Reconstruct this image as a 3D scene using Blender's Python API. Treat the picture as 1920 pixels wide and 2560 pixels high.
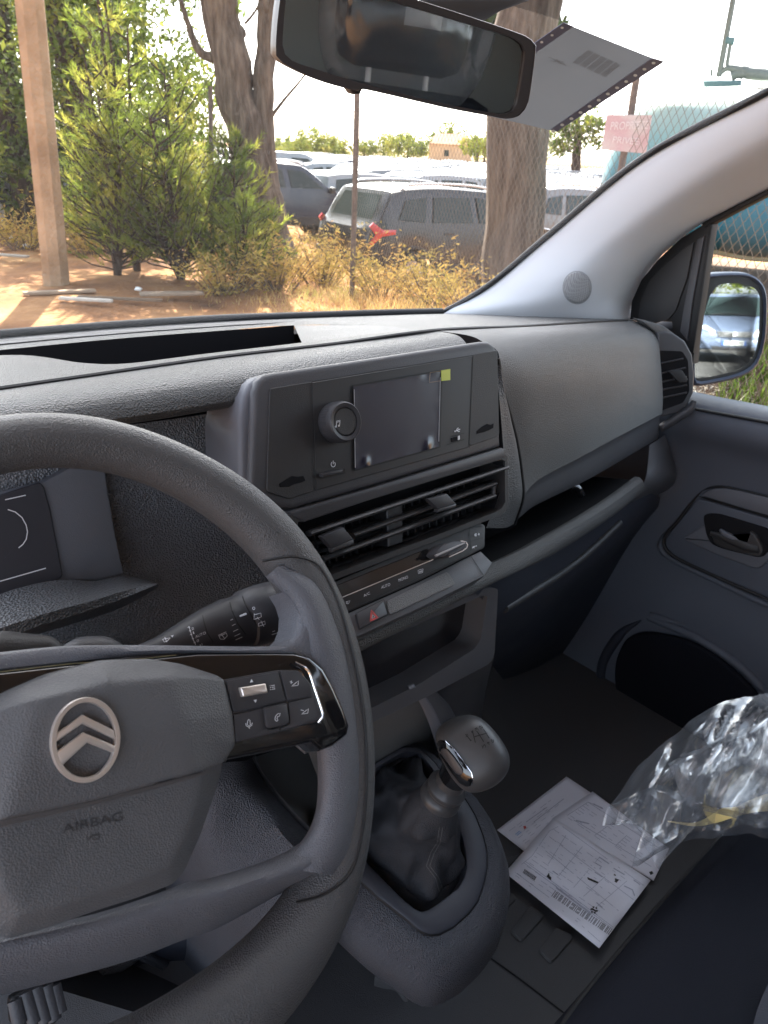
import bpy, bmesh, math, random
from math import radians as R_, sin, cos, pi
from mathutils import Vector, Matrix, noise
from mathutils.bvhtree import BVHTree
from mathutils.geometry import tessellate_polygon
random.seed(7)
for o in list(bpy.data.objects): bpy.data.objects.remove(o)
sc = bpy.context.scene
COL = sc.collection

# ------------------------------------------------------------------ camera
CAM = Vector((-0.48, 0.0, 1.62))
FPX = 1849.0                       # focal length in source pixels (1920 x 2560)
RM = Matrix(((0.74675913, -0.25774263, 0.61312277),
             (-0.66323225, -0.35751794, 0.65749822),
             (0.04973706, -0.89763559, -0.43792301)))   # camera (right, down, forward) -> world
cd = bpy.data.cameras.new('camera'); cam = bpy.data.objects.new('camera', cd); COL.objects.link(cam)
cr, cdn, cf = RM.col[0], RM.col[1], RM.col[2]
cam.matrix_world = Matrix(((cr[0], -cdn[0], -cf[0], CAM[0]), (cr[1], -cdn[1], -cf[1], CAM[1]),
                           (cr[2], -cdn[2], -cf[2], CAM[2]), (0, 0, 0, 1)))
cd.sensor_fit = 'VERTICAL'; cd.sensor_height = 36.0; cd.sensor_width = 27.0
cd.lens = FPX / 2560 * 36.0
cd.clip_start = 0.02; cd.clip_end = 3000
cd.dof.use_dof = True; cd.dof.focus_distance = 0.62; cd.dof.aperture_fstop = 20.0
sc.camera = cam
sc.render.resolution_x = 768; sc.render.resolution_y = 1024

# ------------------------------------------------------------------ light
SUN_EL, SUN_AZ = R_(44), R_(31.5)          # azimuth clockwise from +Y (towards +X)
sdir = Vector((sin(SUN_AZ) * cos(SUN_EL), cos(SUN_AZ) * cos(SUN_EL), sin(SUN_EL)))
w = bpy.data.worlds.new('World'); sc.world = w; w.use_nodes = True
nt = w.node_tree
sky = nt.nodes.new('ShaderNodeTexSky'); sky.sky_type = 'NISHITA'; sky.sun_disc = False
sky.sun_elevation = SUN_EL; sky.sun_rotation = SUN_AZ; sky.dust_density = 2.5; sky.air_density = .8; sky.ozone_density = 1.0
bg = nt.nodes['Background']; hs_ = nt.nodes.new('ShaderNodeHueSaturation'); hs_.inputs['Saturation'].default_value = .5; nt.links.new(sky.outputs[0], hs_.inputs['Color']); nt.links.new(hs_.outputs[0], bg.inputs[0]); bg.inputs[1].default_value = 0.15
sl = bpy.data.lights.new('sun', 'SUN'); sl.energy = 4.6; sl.angle = R_(0.6); sl.color = (1, .93, .82)
so = bpy.data.objects.new('sun', sl); COL.objects.link(so); so.rotation_euler = (-sdir).to_track_quat('-Z', 'Y').to_euler(); so.location = (0, 0, 20)
sc.view_settings.view_transform = 'Standard'; sc.view_settings.look = 'None'; sc.view_settings.gamma = 1
sc.view_settings.exposure = 2.5
sc.cycles.max_bounces = 10; sc.cycles.transparent_max_bounces = 24; sc.cycles.diffuse_bounces = 5

# ------------------------------------------------------------------ pixel helpers
CR = {'F': (0, 0, 1), 'V': (0, 0, 1.15732), 'TL': (0, 0, .4581), 'TM': (600, 0, .42194), 'TR': (1200, 0, .47936), 'WL': (0, 760, .42194),
      'ST': (580, 800, .434), 'SM': (580, 1300, .434), 'PD': (1150, 760, .46413), 'WH': (0, 1560, .57866), 'BR': (1100, 1700, .49427),
      'BT': (380, 1420, .3255), 'GB': (680, 1760, .38577), 'FC': (600, 280, .5425), 'A': (1480, 0, .26522), 'MR': (1700, 640, .19892),
      'MI': (600, 0, .48222), 'CL': (860, 1300, .26522), 'DH': (1580, 1180, .20494), 'PA': (1240, 1900, .27728)}
def q(c, *pts):
    x0, y0, s = CR[c]; return [(x0 + p[0] * s, y0 + p[1] * s) for p in pts]
def ray(px): return RM @ Vector((px[0] - 960, px[1] - 1280, FPX))
def P(px, x=None, y=None, z=None, d=None):
    v = ray(px)
    if x is not None: s = (x - CAM.x) / v.x
    elif y is not None: s = (y - CAM.y) / v.y
    elif z is not None: s = (z - CAM.z) / v.z
    else: s = d / v.length
    return CAM + v * s
def proj(p):
    c = RM.transposed() @ (Vector(p) - CAM); return (960 + FPX * c.x / c.z, 1280 + FPX * c.y / c.z)
class Pl:                          # a plane of the real object; at() drops a photo point onto it
    def __init__(s, o, n): s.o = Vector(o); s.n = Vector(n).normalized()
    def at(s, px, h=0.0):
        v = ray(px); return CAM + v * (((s.o + s.n * h - CAM) @ s.n) / (v @ s.n))
    def ats(s, pts, h=0.0): return [s.at(p, h) for p in pts]
def cat(pts, n, closed=False):     # Catmull-Rom through points, resampled to n by chord length
    pts = [Vector(p) for p in pts]; N = len(pts)
    if N == 2 and not closed: return [pts[0].lerp(pts[1], i / (n - 1)) for i in range(n)]
    segs = N if closed else N - 1; fine = []
    for i in range(segs):
        p1, p2 = pts[i], pts[(i + 1) % N]
        p0 = pts[i - 1] if (closed or i > 0) else p1 * 2 - p2
        p3 = pts[(i + 2) % N] if (closed or i + 2 < N) else p2 * 2 - p1
        for k in range(12):
            t = k / 12
            fine.append(.5 * ((2 * p1) + (p2 - p0) * t + (2 * p0 - 5 * p1 + 4 * p2 - p3) * t * t + (3 * p1 - p0 - 3 * p2 + p3) * t ** 3))
    fine.append(pts[0] if closed else pts[-1])
    return resample(fine, n, closed)
def resample(pl, n, closed=False):
    L = [0.0]
    for a, b in zip(pl, pl[1:]): L.append(L[-1] + (b - a).length)
    T = L[-1]; out = []; j = 0; m = n if closed else n - 1
    for i in range(n):
        t = T * i / m
        while j < len(L) - 2 and L[j + 1] < t: j += 1
        s = (t - L[j]) / max(1e-12, L[j + 1] - L[j]); out.append(pl[j].lerp(pl[j + 1], min(1, s)))
    return out
def rp(pts, r, seg=4):             # round the corners of a pixel polygon
    pts = [Vector(p) for p in pts]; out = []; N = len(pts)
    for i in range(N):
        p, a, b = pts[i], pts[i - 1], pts[(i + 1) % N]
        ra = min(r, (a - p).length * .45); rb = min(r, (b - p).length * .45)
        A = p + (a - p).normalized() * ra; B = p + (b - p).normalized() * rb
        for k in range(seg + 1):
            t = k / seg; out.append(A * (1 - t) ** 2 + p * 2 * t * (1 - t) + B * t * t)
    return [tuple(v) for v in out]

# ------------------------------------------------------------------ materials
MATS = {}
def new_mat(name):
    m = bpy.data.materials.new(name); m.use_nodes = True; MATS[name] = m
    return m, m.node_tree.nodes, m.node_tree.links, m.node_tree.nodes['Principled BSDF']
def plastic(name, col, rough=.5, grain=0, gs=500, var=.12, spec=.5, metal=0, coat=0, dist=.0006, noise_scale=9, dust=0):
    m, N, L, b = new_mat(name)
    b.inputs['Base Color'].default_value = (*col, 1); b.inputs['Roughness'].default_value = rough
    b.inputs['Metallic'].default_value = metal; b.inputs['Specular IOR Level'].default_value = spec
    if coat: b.inputs['Coat Weight'].default_value = coat; b.inputs['Coat Roughness'].default_value = .06
    tc = N.new('ShaderNodeTexCoord'); out = tc.outputs['Object']
    if var:
        n = N.new('ShaderNodeTexNoise'); n.inputs['Scale'].default_value = noise_scale; n.inputs['Detail'].default_value = 5
        L.new(out, n.inputs['Vector'])
        mx = N.new('ShaderNodeMix'); mx.data_type = 'RGBA'; L.new(n.outputs['Fac'], mx.inputs[0])
        mx.inputs[6].default_value = (*[c * (1 - var) for c in col], 1); mx.inputs[7].default_value = (*[min(1, c * (1 + var)) for c in col], 1)
        last = mx.outputs[2]
        if dust:
            d = N.new('ShaderNodeTexNoise'); d.inputs['Scale'].default_value = 900; d.inputs['Detail'].default_value = 1; L.new(out, d.inputs['Vector'])
            cr_ = N.new('ShaderNodeValToRGB'); cr_.color_ramp.elements[0].position = .74; cr_.color_ramp.elements[1].position = .8
            L.new(d.outputs['Fac'], cr_.inputs[0]); m2 = N.new('ShaderNodeMix'); m2.data_type = 'RGBA'
            mu = N.new('ShaderNodeMath'); mu.operation = 'MULTIPLY'; mu.inputs[1].default_value = dust; L.new(cr_.outputs[0], mu.inputs[0])
            L.new(mu.outputs[0], m2.inputs[0]); L.new(last, m2.inputs[6]); m2.inputs[7].default_value = (.5, .47, .42, 1); last = m2.outputs[2]
        L.new(last, b.inputs['Base Color'])
        mr = N.new('ShaderNodeMapRange'); mr.inputs[3].default_value = rough * .85; mr.inputs[4].default_value = min(1, rough * 1.15)
        L.new(n.outputs['Fac'], mr.inputs[0]); L.new(mr.outputs[0], b.inputs['Roughness'])
    if grain:
        v = N.new('ShaderNodeTexVoronoi'); v.feature = 'F1'; v.inputs['Scale'].default_value = gs
        n2 = N.new('ShaderNodeTexNoise'); n2.inputs['Scale'].default_value = gs * .55; n2.inputs['Detail'].default_value = 2
        L.new(out, v.inputs['Vector']); L.new(out, n2.inputs['Vector'])
        ad = N.new('ShaderNodeMath'); ad.operation = 'MULTIPLY_ADD'; ad.inputs[1].default_value = .25; L.new(n2.outputs['Fac'], ad.inputs[0]); L.new(v.outputs['Distance'], ad.inputs[2])
        bp = N.new('ShaderNodeBump'); bp.inputs['Strength'].default_value = grain; bp.inputs['Distance'].default_value = dist
        L.new(ad.outputs[0], bp.inputs['Height']); L.new(bp.outputs[0], b.inputs['Normal'])
    return m
def glass(name, tint=(1, 1, 1), refl=.06, rough=.02, haze=0.0, hcol=(.8, .8, .8)):
    m, N, L, b = new_mat(name); N.remove(b); o = N['Material Output']
    t = N.new('ShaderNodeBsdfTransparent'); t.inputs[0].default_value = (*tint, 1)
    g = N.new('ShaderNodeBsdfGlossy'); g.inputs['Roughness'].default_value = rough
    lw = N.new('ShaderNodeLayerWeight'); lw.inputs[0].default_value = .25
    mr = N.new('ShaderNodeMapRange'); L.new(lw.outputs['Fresnel'], mr.inputs[0]); mr.inputs[3].default_value = refl * .4; mr.inputs[4].default_value = refl * 5
    mx = N.new('ShaderNodeMixShader'); L.new(mr.outputs[0], mx.inputs[0]); L.new(t.outputs[0], mx.inputs[1]); L.new(g.outputs[0], mx.inputs[2])
    last = mx.outputs[0]
    if haze:
        d = N.new('ShaderNodeBsdfDiffuse'); d.inputs[0].default_value = (*hcol, 1)
        tr = N.new('ShaderNodeBsdfTranslucent'); tr.inputs[0].default_value = (*hcol, 1)
        ms = N.new('ShaderNodeMixShader'); L.new(d.outputs[0], ms.inputs[1]); L.new(tr.outputs[0], ms.inputs[2])
        tc = N.new('ShaderNodeTexCoord'); n = N.new('ShaderNodeTexNoise'); n.inputs['Scale'].default_value = 260; n.inputs['Detail'].default_value = 3
        L.new(tc.outputs['Object'], n.inputs['Vector']); r2 = N.new('ShaderNodeMapRange'); r2.inputs[1].default_value = .35; r2.inputs[2].default_value = .8
        r2.inputs[3].default_value = haze * .4; r2.inputs[4].default_value = haze * 2.2; L.new(n.outputs['Fac'], r2.inputs[0])
        m3 = N.new('ShaderNodeMixShader'); L.new(r2.outputs[0], m3.inputs[0]); L.new(last, m3.inputs[1]); L.new(ms.outputs[0], m3.inputs[2]); last = m3.outputs[0]
    L.new(last, o.inputs[0]); return m

M = dict(
    grain=plastic('grained_dash', (.072, .072, .071), .40, 1.0, 720, spec=.5, dist=.0014),
    grain_dk=plastic('grained_dark', (.075, .076, .08), .38, 1.0, 560, spec=.6, dist=.0016),
    panel=plastic('smooth_panel', (.145, .144, .142), .5, .8, 1000, var=.10, dist=.0010),
    fascia=plastic('fascia_black', (.034, .033, .034), .5, .25, 1100, var=.06),
    bezel=plastic('bezel_grey', (.072, .072, .078), .48, .25, 1000, var=.05),
    vent=plastic('vent_black', (.03, .03, .032), .42, 0, var=.05),
    slat=plastic('slat_black', (.05, .05, .052), .36, 0, var=.05),
    dark=plastic('cavity_black', (.012, .012, .014), .8, 0, var=.1, spec=.15),
    gloss=plastic('piano_black', (.008, .008, .009), .06, 0, var=0, coat=1),
    cluster=plastic('cluster_face', (.035, .036, .045), .5, 0, var=.04),
    bluegrey=plastic('satin_bluegrey', (.12, .126, .145), .5, .15, 1200, var=.04),
    leather=plastic('wheel_leather', (.075, .075, .078), .42, .6, 1000, spec=.5, dist=.0007),
    wheelsmooth=plastic('wheel_insert', (.108, .112, .128), .46, .6, 1100, var=.06, dust=.5),
    airbag=plastic('airbag_cover', (.095, .097, .103), .5, .5, 1000, var=.06, dist=.0005),
    chrome=plastic('satin_chrome', (.82, .75, .69), .28, 0, var=0, metal=.7),
    bright=plastic('bright_chrome', (.8, .8, .82), .12, 0, var=0, metal=1),
    white=plastic('white_print', (.75, .77, .8), .6, 0, var=0),
    red=plastic('red_print', (.6, .07, .06), .5, 0, var=0),
    btn=plastic('button_black', (.045, .045, .05), .45, .1, 1400, var=.04),
    engr=plastic('engraved', (.008, .008, .009), .6, 0, var=0),
    knob=plastic('gear_knob_satin', (.058, .058, .06), .42, .1, 1500, var=.04, spec=.6),
    boot=plastic('gaiter_leather', (.034, .035, .04), .62, 1.0, 900, var=.1, spec=.3),
    console=plastic('console_grain', (.068, .071, .083), .40, 1.0, 640, dist=.0014),
    frame=plastic('gear_frame', (.045, .048, .06), .5, .2, 1100, var=.05),
    pillar=plastic('pillar_trim', (.62, .635, .66), .65, .2, 1100, var=.03, noise_scale=4),
    grille=plastic('grille_grey', (.27, .27, .28), .6, 0, var=.04),
    rubber=plastic('black_seal', (.012, .012, .013), .55, 0, var=.1),
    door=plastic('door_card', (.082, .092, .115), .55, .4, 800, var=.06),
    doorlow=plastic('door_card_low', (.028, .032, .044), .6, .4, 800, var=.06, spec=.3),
    mat=plastic('floor_mat', (.055, .055, .058), .75, .6, 900, var=.15, dust=.15),
    fabric=plastic('seat_fabric', (.014, .016, .023), .9, 1.0, 1500, var=.12, spec=.15),
    liner=plastic('headliner', (.42, .42, .40), .9, .3, 900),
    bodygrey=plastic('bulkhead_grey', (.3, .31, .3), .6),
    yellow=plastic('yellow_film', (.62, .68, .12), .45, 0, var=.04),
    ytape=plastic('yellow_tape', (.75, .58, .22), .5, .3, 200, var=.15),
    wsglass=glass('windscreen_glass', (.97, .985, .975), .05, .02, .03, (.85, .82, .75)),
    dglass=glass('door_glass', (.86, .93, .93), .05, .02),
)
def screen_mat():
    m, N, L, b = new_mat('screen_film')
    b.inputs['Base Color'].default_value = (.012, .013, .03, 1); b.inputs['Roughness'].default_value = .3; b.inputs['Coat Roughness'].default_value = .12; b.inputs['Coat Weight'].default_value = 1
    tc = N.new('ShaderNodeTexCoord'); n = N.new('ShaderNodeTexNoise'); n.inputs['Scale'].default_value = 28; n.inputs['Detail'].default_value = 2; n.inputs['Distortion'].default_value = 1.2
    bp = N.new('ShaderNodeBump'); bp.inputs['Strength'].default_value = .02; bp.inputs['Distance'].default_value = .002
    L.new(tc.outputs['Object'], n.inputs['Vector']); L.new(n.outputs['Fac'], bp.inputs['Height']); L.new(bp.outputs[0], b.inputs['Coat Normal']); L.new(bp.outputs[0], b.inputs['Normal'])
    return m
M['screen'] = screen_mat()
def mirror_mat(nm='mirror_silver', c=.75):
    m, N, L, b = new_mat(nm)
    b.inputs['Base Color'].default_value = (c, c * 1.02, c * 1.02, 1); b.inputs['Metallic'].default_value = 1; b.inputs['Roughness'].default_value = .015
    return m
M['mirror'] = mirror_mat(); M['mirror_dim'] = mirror_mat('mirror_tinted', .36)
def dotted(name, base, hole, scale, thr=.33):
    m, N, L, b = new_mat(name); b.inputs['Roughness'].default_value = .6
    tc = N.new('ShaderNodeTexCoord'); v = N.new('ShaderNodeTexVoronoi'); v.inputs['Scale'].default_value = scale; v.inputs['Randomness'].default_value = 0
    cr_ = N.new('ShaderNodeValToRGB'); cr_.color_ramp.elements[0].color = (*hole, 1); cr_.color_ramp.elements[1].color = (*base, 1)
    cr_.color_ramp.elements[0].position = thr; cr_.color_ramp.elements[1].position = thr + .08
    L.new(tc.outputs['Object'], v.inputs['Vector']); L.new(v.outputs['Distance'], cr_.inputs[0]); L.new(cr_.outputs[0], b.inputs['Base Color'])
    bp = N.new('ShaderNodeBump'); bp.inputs['Strength'].default_value = .6; bp.inputs['Distance'].default_value = .0008; L.new(v.outputs['Distance'], bp.inputs['Height']); L.new(bp.outputs[0], b.inputs['Normal'])
    return m
M['speaker'] = dotted('speaker_mesh', (.42, .42, .43), (.12, .12, .125), 480, .3)
M['defrost'] = dotted('defrost_grille', (.12, .12, .125), (.008, .008, .008), 300, .42)

# ------------------------------------------------------------------ object helpers
def thing(name, label, cat_, loc=(0, 0, 0), group=None, rz=0):
    o = bpy.data.objects.new(name, None); COL.objects.link(o); o.location = loc; o.rotation_euler = (0, 0, rz)
    o.empty_display_size = .05; o['label'] = label; o['category'] = cat_
    if group: o['group'] = group
    return o
def tag(o, label=None, cat_=None, group=None, kind=None):
    if label: o['label'] = label
    if cat_: o['category'] = cat_
    if group: o['group'] = group
    if kind: o['kind'] = kind
    return o
def root_mat(o):
    m = Matrix.Translation(o.location) @ o.rotation_euler.to_matrix().to_4x4() if o.parent is None else root_mat(o.parent) @ o.matrix_parent_inverse @ Matrix.Translation(o.location) @ o.rotation_euler.to_matrix().to_4x4()
    return m
def link(name, me, mat, parent=None, smooth=True, ang=35):
    o = bpy.data.objects.new(name, me); COL.objects.link(o)
    if mat is not None:
        for mm in (mat if isinstance(mat, (list, tuple)) else [mat]): me.materials.append(mm)
    if parent is not None: o.parent = parent; o.matrix_parent_inverse = root_mat(parent).inverted()
    if smooth:
        me.polygons.foreach_set('use_smooth', [True] * len(me.polygons))
        try: me.set_sharp_from_angle(angle=R_(ang))
        except Exception: pass
    return o
def raw(name, vs, fs, mat, parent=None, smooth=True, ang=35, fm=None):
    me = bpy.data.meshes.new(name); me.from_pydata([tuple(v) for v in vs], [], fs); me.update()
    if fm: me.polygons.foreach_set('material_index', fm)
    return link(name, me, mat, parent, smooth, ang)
def frombm(name, bm, mat, parent=None, smooth=True, ang=35):
    bmesh.ops.recalc_face_normals(bm, faces=bm.faces)
    me = bpy.data.meshes.new(name); bm.to_mesh(me); bm.free(); return link(name, me, mat, parent, smooth, ang)
def plate_bm(bm, pts, n, th, bev=0, seg=2):
    vs = [bm.verts.new(p) for p in pts]; f = bm.faces.new(vs); f.normal_update()
    if f.normal @ n < 0: f.normal_flip()
    r = bmesh.ops.extrude_face_region(bm, geom=[f])
    nv = [g for g in r['geom'] if isinstance(g, bmesh.types.BMVert)]
    bmesh.ops.translate(bm, verts=nv, vec=-n * th)
    top = None
    # the original face stays put, the new one moves back
    if f.is_valid: top = f
    if bev and top is not None:
        bmesh.ops.bevel(bm, geom=list(top.edges), offset=bev, segments=seg, profile=.5, affect='EDGES')
def plate(name, pts, n, th, mat, parent=None, bev=0, seg=2, bm=None):
    b = bmesh.new(); n = Vector(n).normalized()
    plate_bm(b, pts, n, th, bev, seg)
    return frombm(name, b, mat, parent)
def plates(name, plist, n, th, mat, parent=None, bev=0, seg=2):
    b = bmesh.new(); n = Vector(n).normalized()
    for pts in plist: plate_bm(b, pts, n, th, bev, seg)
    return frombm(name, b, mat, parent)
def ring(name, outer, inner, n, th, mat, parent=None, N=72, lip=0.0, closed_in=True):
    """a frame between two outlines with depth; both start at a matching corner"""
    n = Vector(n).normalized(); o = resample(list(outer) + [outer[0]], N, True); i = resample(list(inner) + [inner[0]], N, True)
    rows = [[p - n * th for p in o], [p - n * lip for p in o], [p.lerp(c, .12) for p, c in zip(o, i)], [p.lerp(c, .88) for p, c in zip(o, i)], [p - n * lip for p in i], [p - n * th for p in i]]
    vs = sum(rows, []); fs = []
    for r in range(len(rows) - 1):
        for k in range(N): fs.append((r * N + k, r * N + (k + 1) % N, (r + 1) * N + (k + 1) % N, (r + 1) * N + k))
    return raw(name, vs, fs, mat, parent, ang=50)
def grid(name, rows, mat, parent=None, th=0, closed=False, ang=40, flip=False):
    n = len(rows[0]); vs = sum(rows, []); fs = []
    for r in range(len(rows) - 1):
        for k in range(n if closed else n - 1):
            f = (r * n + k, r * n + (k + 1) % n, (r + 1) * n + (k + 1) % n, (r + 1) * n + k)
            fs.append(f[::-1] if flip else f)
    o = raw(name, vs, fs, mat, parent, ang=ang)
    if th:
        s = o.modifiers.new('thick', 'SOLIDIFY'); s.thickness = abs(th); s.offset = -1 if th > 0 else 1
    return o
def loft(name, curves, nu, nv, mat, parent=None, th=0, lin=False, ang=40, wob=0):
    cs = [cat(c, nu) for c in curves]; rows = []
    cols = []
    for k in range(nu):
        colp = [c[k] for c in cs]
        if lin:
            col = []
            for a, b in zip(colp, colp[1:]): col += [a.lerp(b, i / nv) for i in range(nv)]
            col.append(colp[-1])
        else: col = cat(colp, nv)
        cols.append(col)
    rows = [[cols[k][r] for k in range(nu)] for r in range(len(cols[0]))]
    return grid(name, rows, mat, parent, th, ang=ang)
def tube_rows(path, rad, sides=10, flat=1.0, up=None):
    path = [Vector(p) for p in path]; n = len(path); rows = []
    rad = rad if isinstance(rad, (list, tuple)) else [rad] * n
    prev = None
    for i, p in enumerate(path):
        t = (path[min(i + 1, n - 1)] - path[max(i - 1, 0)]).normalized()
        a = (up if up is not None else (prev if prev is not None else (Vector((0, 0, 1)) if abs(t.z) < .9 else Vector((1, 0, 0)))))
        a = (a - t * (a @ t)).normalized(); prev = a; b = t.cross(a)
        rows.append([p + (a * cos(2 * pi * k / sides) * flat + b * sin(2 * pi * k / sides)) * rad[i] for k in range(sides)])
    return rows
def tube(name, path, rad, mat, parent=None, sides=10, flat=1.0, up=None, caps=True, n=None):
    if n: 
        if isinstance(rad, (list, tuple)):
            rr = [Vector((r, i, 0)) for i, r in enumerate(rad)]; m = len(rad)
            rad = [rad[min(int(i / (n - 1) * (m - 1)), m - 2)] * (1 - (i / (n - 1) * (m - 1) - min(int(i / (n - 1) * (m - 1)), m - 2))) + rad[min(int(i / (n - 1) * (m - 1)), m - 2) + 1] * (i / (n - 1) * (m - 1) - min(int(i / (n - 1) * (m - 1)), m - 2)) for i in range(n)]
        path = cat(path, n)
    rows = tube_rows(path, rad, sides, flat, up)
    vs = sum(rows, []); fs = []
    for r in range(len(rows) - 1):
        for k in range(sides): fs.append((r * sides + k, r * sides + (k + 1) % sides, (r + 1) * sides + (k + 1) % sides, (r + 1) * sides + k))
    if caps: fs.append(tuple(range(sides))[::-1]); fs.append(tuple((len(rows) - 1) * sides + k for k in range(sides)))
    return raw(name, vs, fs, mat, parent, ang=50)
def box_bm(bm, c, s, rot=None, bev=0):
    m = Matrix.Translation(Vector(c)) @ (rot.to_4x4() if rot is not None else Matrix()) @ Matrix.Diagonal((s[0], s[1], s[2], 1))
    r = bmesh.ops.create_cube(bm, size=1, matrix=m)
    if bev: bmesh.ops.bevel(bm, geom=list({e for v in r['verts'] for e in v.link_edges}), offset=bev, segments=2, affect='EDGES', profile=.5)
def box(name, c, s, mat, parent=None, rot=None, bev=0):
    b = bmesh.new(); box_bm(b, c, s, rot, bev); return frombm(name, b, mat, parent)
# surface projection: photo points dropped onto a plane or onto a built mesh
class Surf:
    def __init__(s, *objs):
        vs, fs = [], []
        for o in objs:
            k = len(vs); mw = root_mat(o) if o.parent is None else root_mat(o.parent) @ o.matrix_parent_inverse
            vs += [mw @ v.co for v in o.data.vertices]; fs += [tuple(k + i for i in p.vertices) for p in o.data.polygons]
        s.t = BVHTree.FromPolygons(vs, fs)
    def at(s, px, h=0.0):
        v = ray(px).normalized(); loc, nn, i, d = s.t.ray_cast(CAM, v)
        if loc is None: return None
        s.n = nn if nn @ v < 0 else -nn
        return loc - v * h * 2
def stroke_geo(S, pts, w, h, vs, fs, sub=6):
    """a thin raised ribbon of width w source pixels along the photo polyline"""
    P2 = [Vector(p) for p in pts]; fine = [P2[0]]
    for a, b in zip(P2, P2[1:]):
        k = max(1, min(40, int((b - a).length / sub)))
        fine += [a.lerp(b, i / k) for i in range(1, k + 1)]
    n = len(fine); closed = (fine[0] - fine[-1]).length < .01; L = []
    for i, p in enumerate(fine):
        if closed: a, b = fine[i - 1 if i else n - 2], fine[i + 1 if i < n - 1 else 1]
        else: a, b = fine[max(0, i - 1)], fine[min(n - 1, i + 1)]
        t = (b - a); t = t.normalized() if t.length > 1e-6 else Vector((1, 0)); nn = Vector((-t.y, t.x)) * w / 2
        L.append((S.at(tuple(p - nn), h), S.at(tuple(p + nn), h)))
    for (a, b), (c, d) in zip(L, L[1:]):
        if None in (a, b, c, d): continue
        k = len(vs); vs += [a, b, d, c]; fs.append((k, k + 1, k + 2, k + 3))
def strokes(name, S, plist, w, mat, parent, h=.0006):
    vs, fs = [], []
    for p in plist: stroke_geo(S, p, w, h, vs, fs)
    return raw(name, vs, fs, mat, parent, smooth=False)
def polys(name, S, plist, mat, parent, h=.0006):
    vs, fs = [], []
    for p in plist:
        k = len(vs); v3 = [S.at(x, h) for x in p]
        if None in v3: continue
        vs += v3; fs.append(tuple(range(k, k + len(p))))
    return raw(name, vs, fs, mat, parent, smooth=False)
def text_geo(s):
    c = bpy.data.curves.new('t', 'FONT'); c.body = s; c.size = 1.0; c.resolution_u = 3
    o = bpy.data.objects.new('t', c); me = bpy.data.meshes.new_from_object(o)
    vs = [v.co.copy() for v in me.vertices]; fs = [tuple(p.vertices) for p in me.polygons]
    bpy.data.objects.remove(o); bpy.data.meshes.remove(me); bpy.data.curves.remove(c)
    x0 = min(v.x for v in vs); x1 = max(v.x for v in vs); y0 = min(v.y for v in vs); y1 = max(v.y for v in vs)
    return [Vector(((v.x - x0) / (x1 - x0), (v.y - y0) / (y1 - y0))) for v in vs], fs
def text_px(name, S, s, o, r, u, mat, parent, h=.0006):
    """text filling the parallelogram origin o (bottom left), right end r, top u, all photo points"""
    vs, fs = text_geo(s); o, r, u = Vector(o), Vector(r), Vector(u)
    v3 = [S.at(tuple(o + (r - o) * v.x + (u - o) * v.y), h) for v in vs]
    fs = [f for f in fs if all(v3[i] is not None for i in f)]; v3 = [v if v is not None else Vector((0, 0, 0)) for v in v3]
    return raw(name, v3, fs, mat, parent, smooth=False)
def arc(cx, cy, rx, ry, a0, a1, n=20, rot=0):
    out = []
    for i in range(n + 1):
        a = R_(a0 + (a1 - a0) * i / n); x, y = rx * cos(a), ry * sin(a); c, s = cos(R_(rot)), sin(R_(rot))
        out.append((cx + x * c - y * s, cy + x * s + y * c))
    return out
def Y(pts, ys):                    # photo points at given world Y (one value, or first -> last, or a list)
    n = len(pts)
    if not isinstance(ys, (list, tuple)): ys = [ys] * n
    elif len(ys) == 2 and n != 2: ys = [ys[0] + (ys[1] - ys[0]) * i / (n - 1) for i in range(n)]
    return [P(p, y=v) for p, v in zip(pts, ys)]
def X(pts, xs):
    n = len(pts)
    if not isinstance(xs, (list, tuple)): xs = [xs] * n
    elif len(xs) == 2 and n != 2: xs = [xs[0] + (xs[1] - xs[0]) * i / (n - 1) for i in range(n)]
    return [P(p, x=v) for p, v in zip(pts, xs)]
def Z(pts, zs):
    n = len(pts)
    if not isinstance(zs, (list, tuple)): zs = [zs] * n
    elif len(zs) == 2 and n != 2: zs = [zs[0] + (zs[1] - zs[0]) * i / (n - 1) for i in range(n)]
    return [P(p, z=v) for p, v in zip(pts, zs)]
# ================================================================== DASHBOARD
dash = thing('dashboard', 'dark grey grained plastic dashboard running under the windscreen', 'dashboard', (0, .6, .6))
WSL = [(-80, 856), (0, 845), (300, 820), (560, 803), (740, 796), (930, 789), (1110, 784), (1300, 787), (1450, 791), (1600, 799), (1660, 803)]
c_ws = Y(WSL, [1.08, 1.08, 1.09, 1.09, 1.08, 1.06, 1.02, .93, .85, .76, .72])
T1 = [(-80, 883), (0, 875), (300, 846), (560, 826), (735, 813), (925, 813.5), (1059, 825), (1300, 815), (1450, 808), (1585, 802), (1650, 806)]
c_t1 = Y(T1, [.98, .98, .98, .98, .97, .84, .73, .62, .65, .69, .70])
loft('top_cover', [c_ws, c_t1], 90, 5, M['grain'], dash)
T2 = [(-80, 893), (0, 888), (80, 889), (174, 903), (260, 921), (500, 893), (752, 862), (920, 840), (1062, 826)]
c_t2 = Y(T2, [.76, .76, .76, .72, .66, .66, .66, .66, .66])
SM_ = [(-80, 986), (0, 974), (228, 941), (400, 916), (580, 891), (840, 861), (1092, 827)]
c_sm = Y(SM_, [.58, .58, .58, .58, .58, .575, .575])
loft('top_lip', [c_t2, [a.lerp(b, .5) + Vector((0, 0, .004)) for a, b in zip(cat(c_t2, 40), cat(c_sm, 40))], c_sm], 60, 8, M['grain'], dash)
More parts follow.
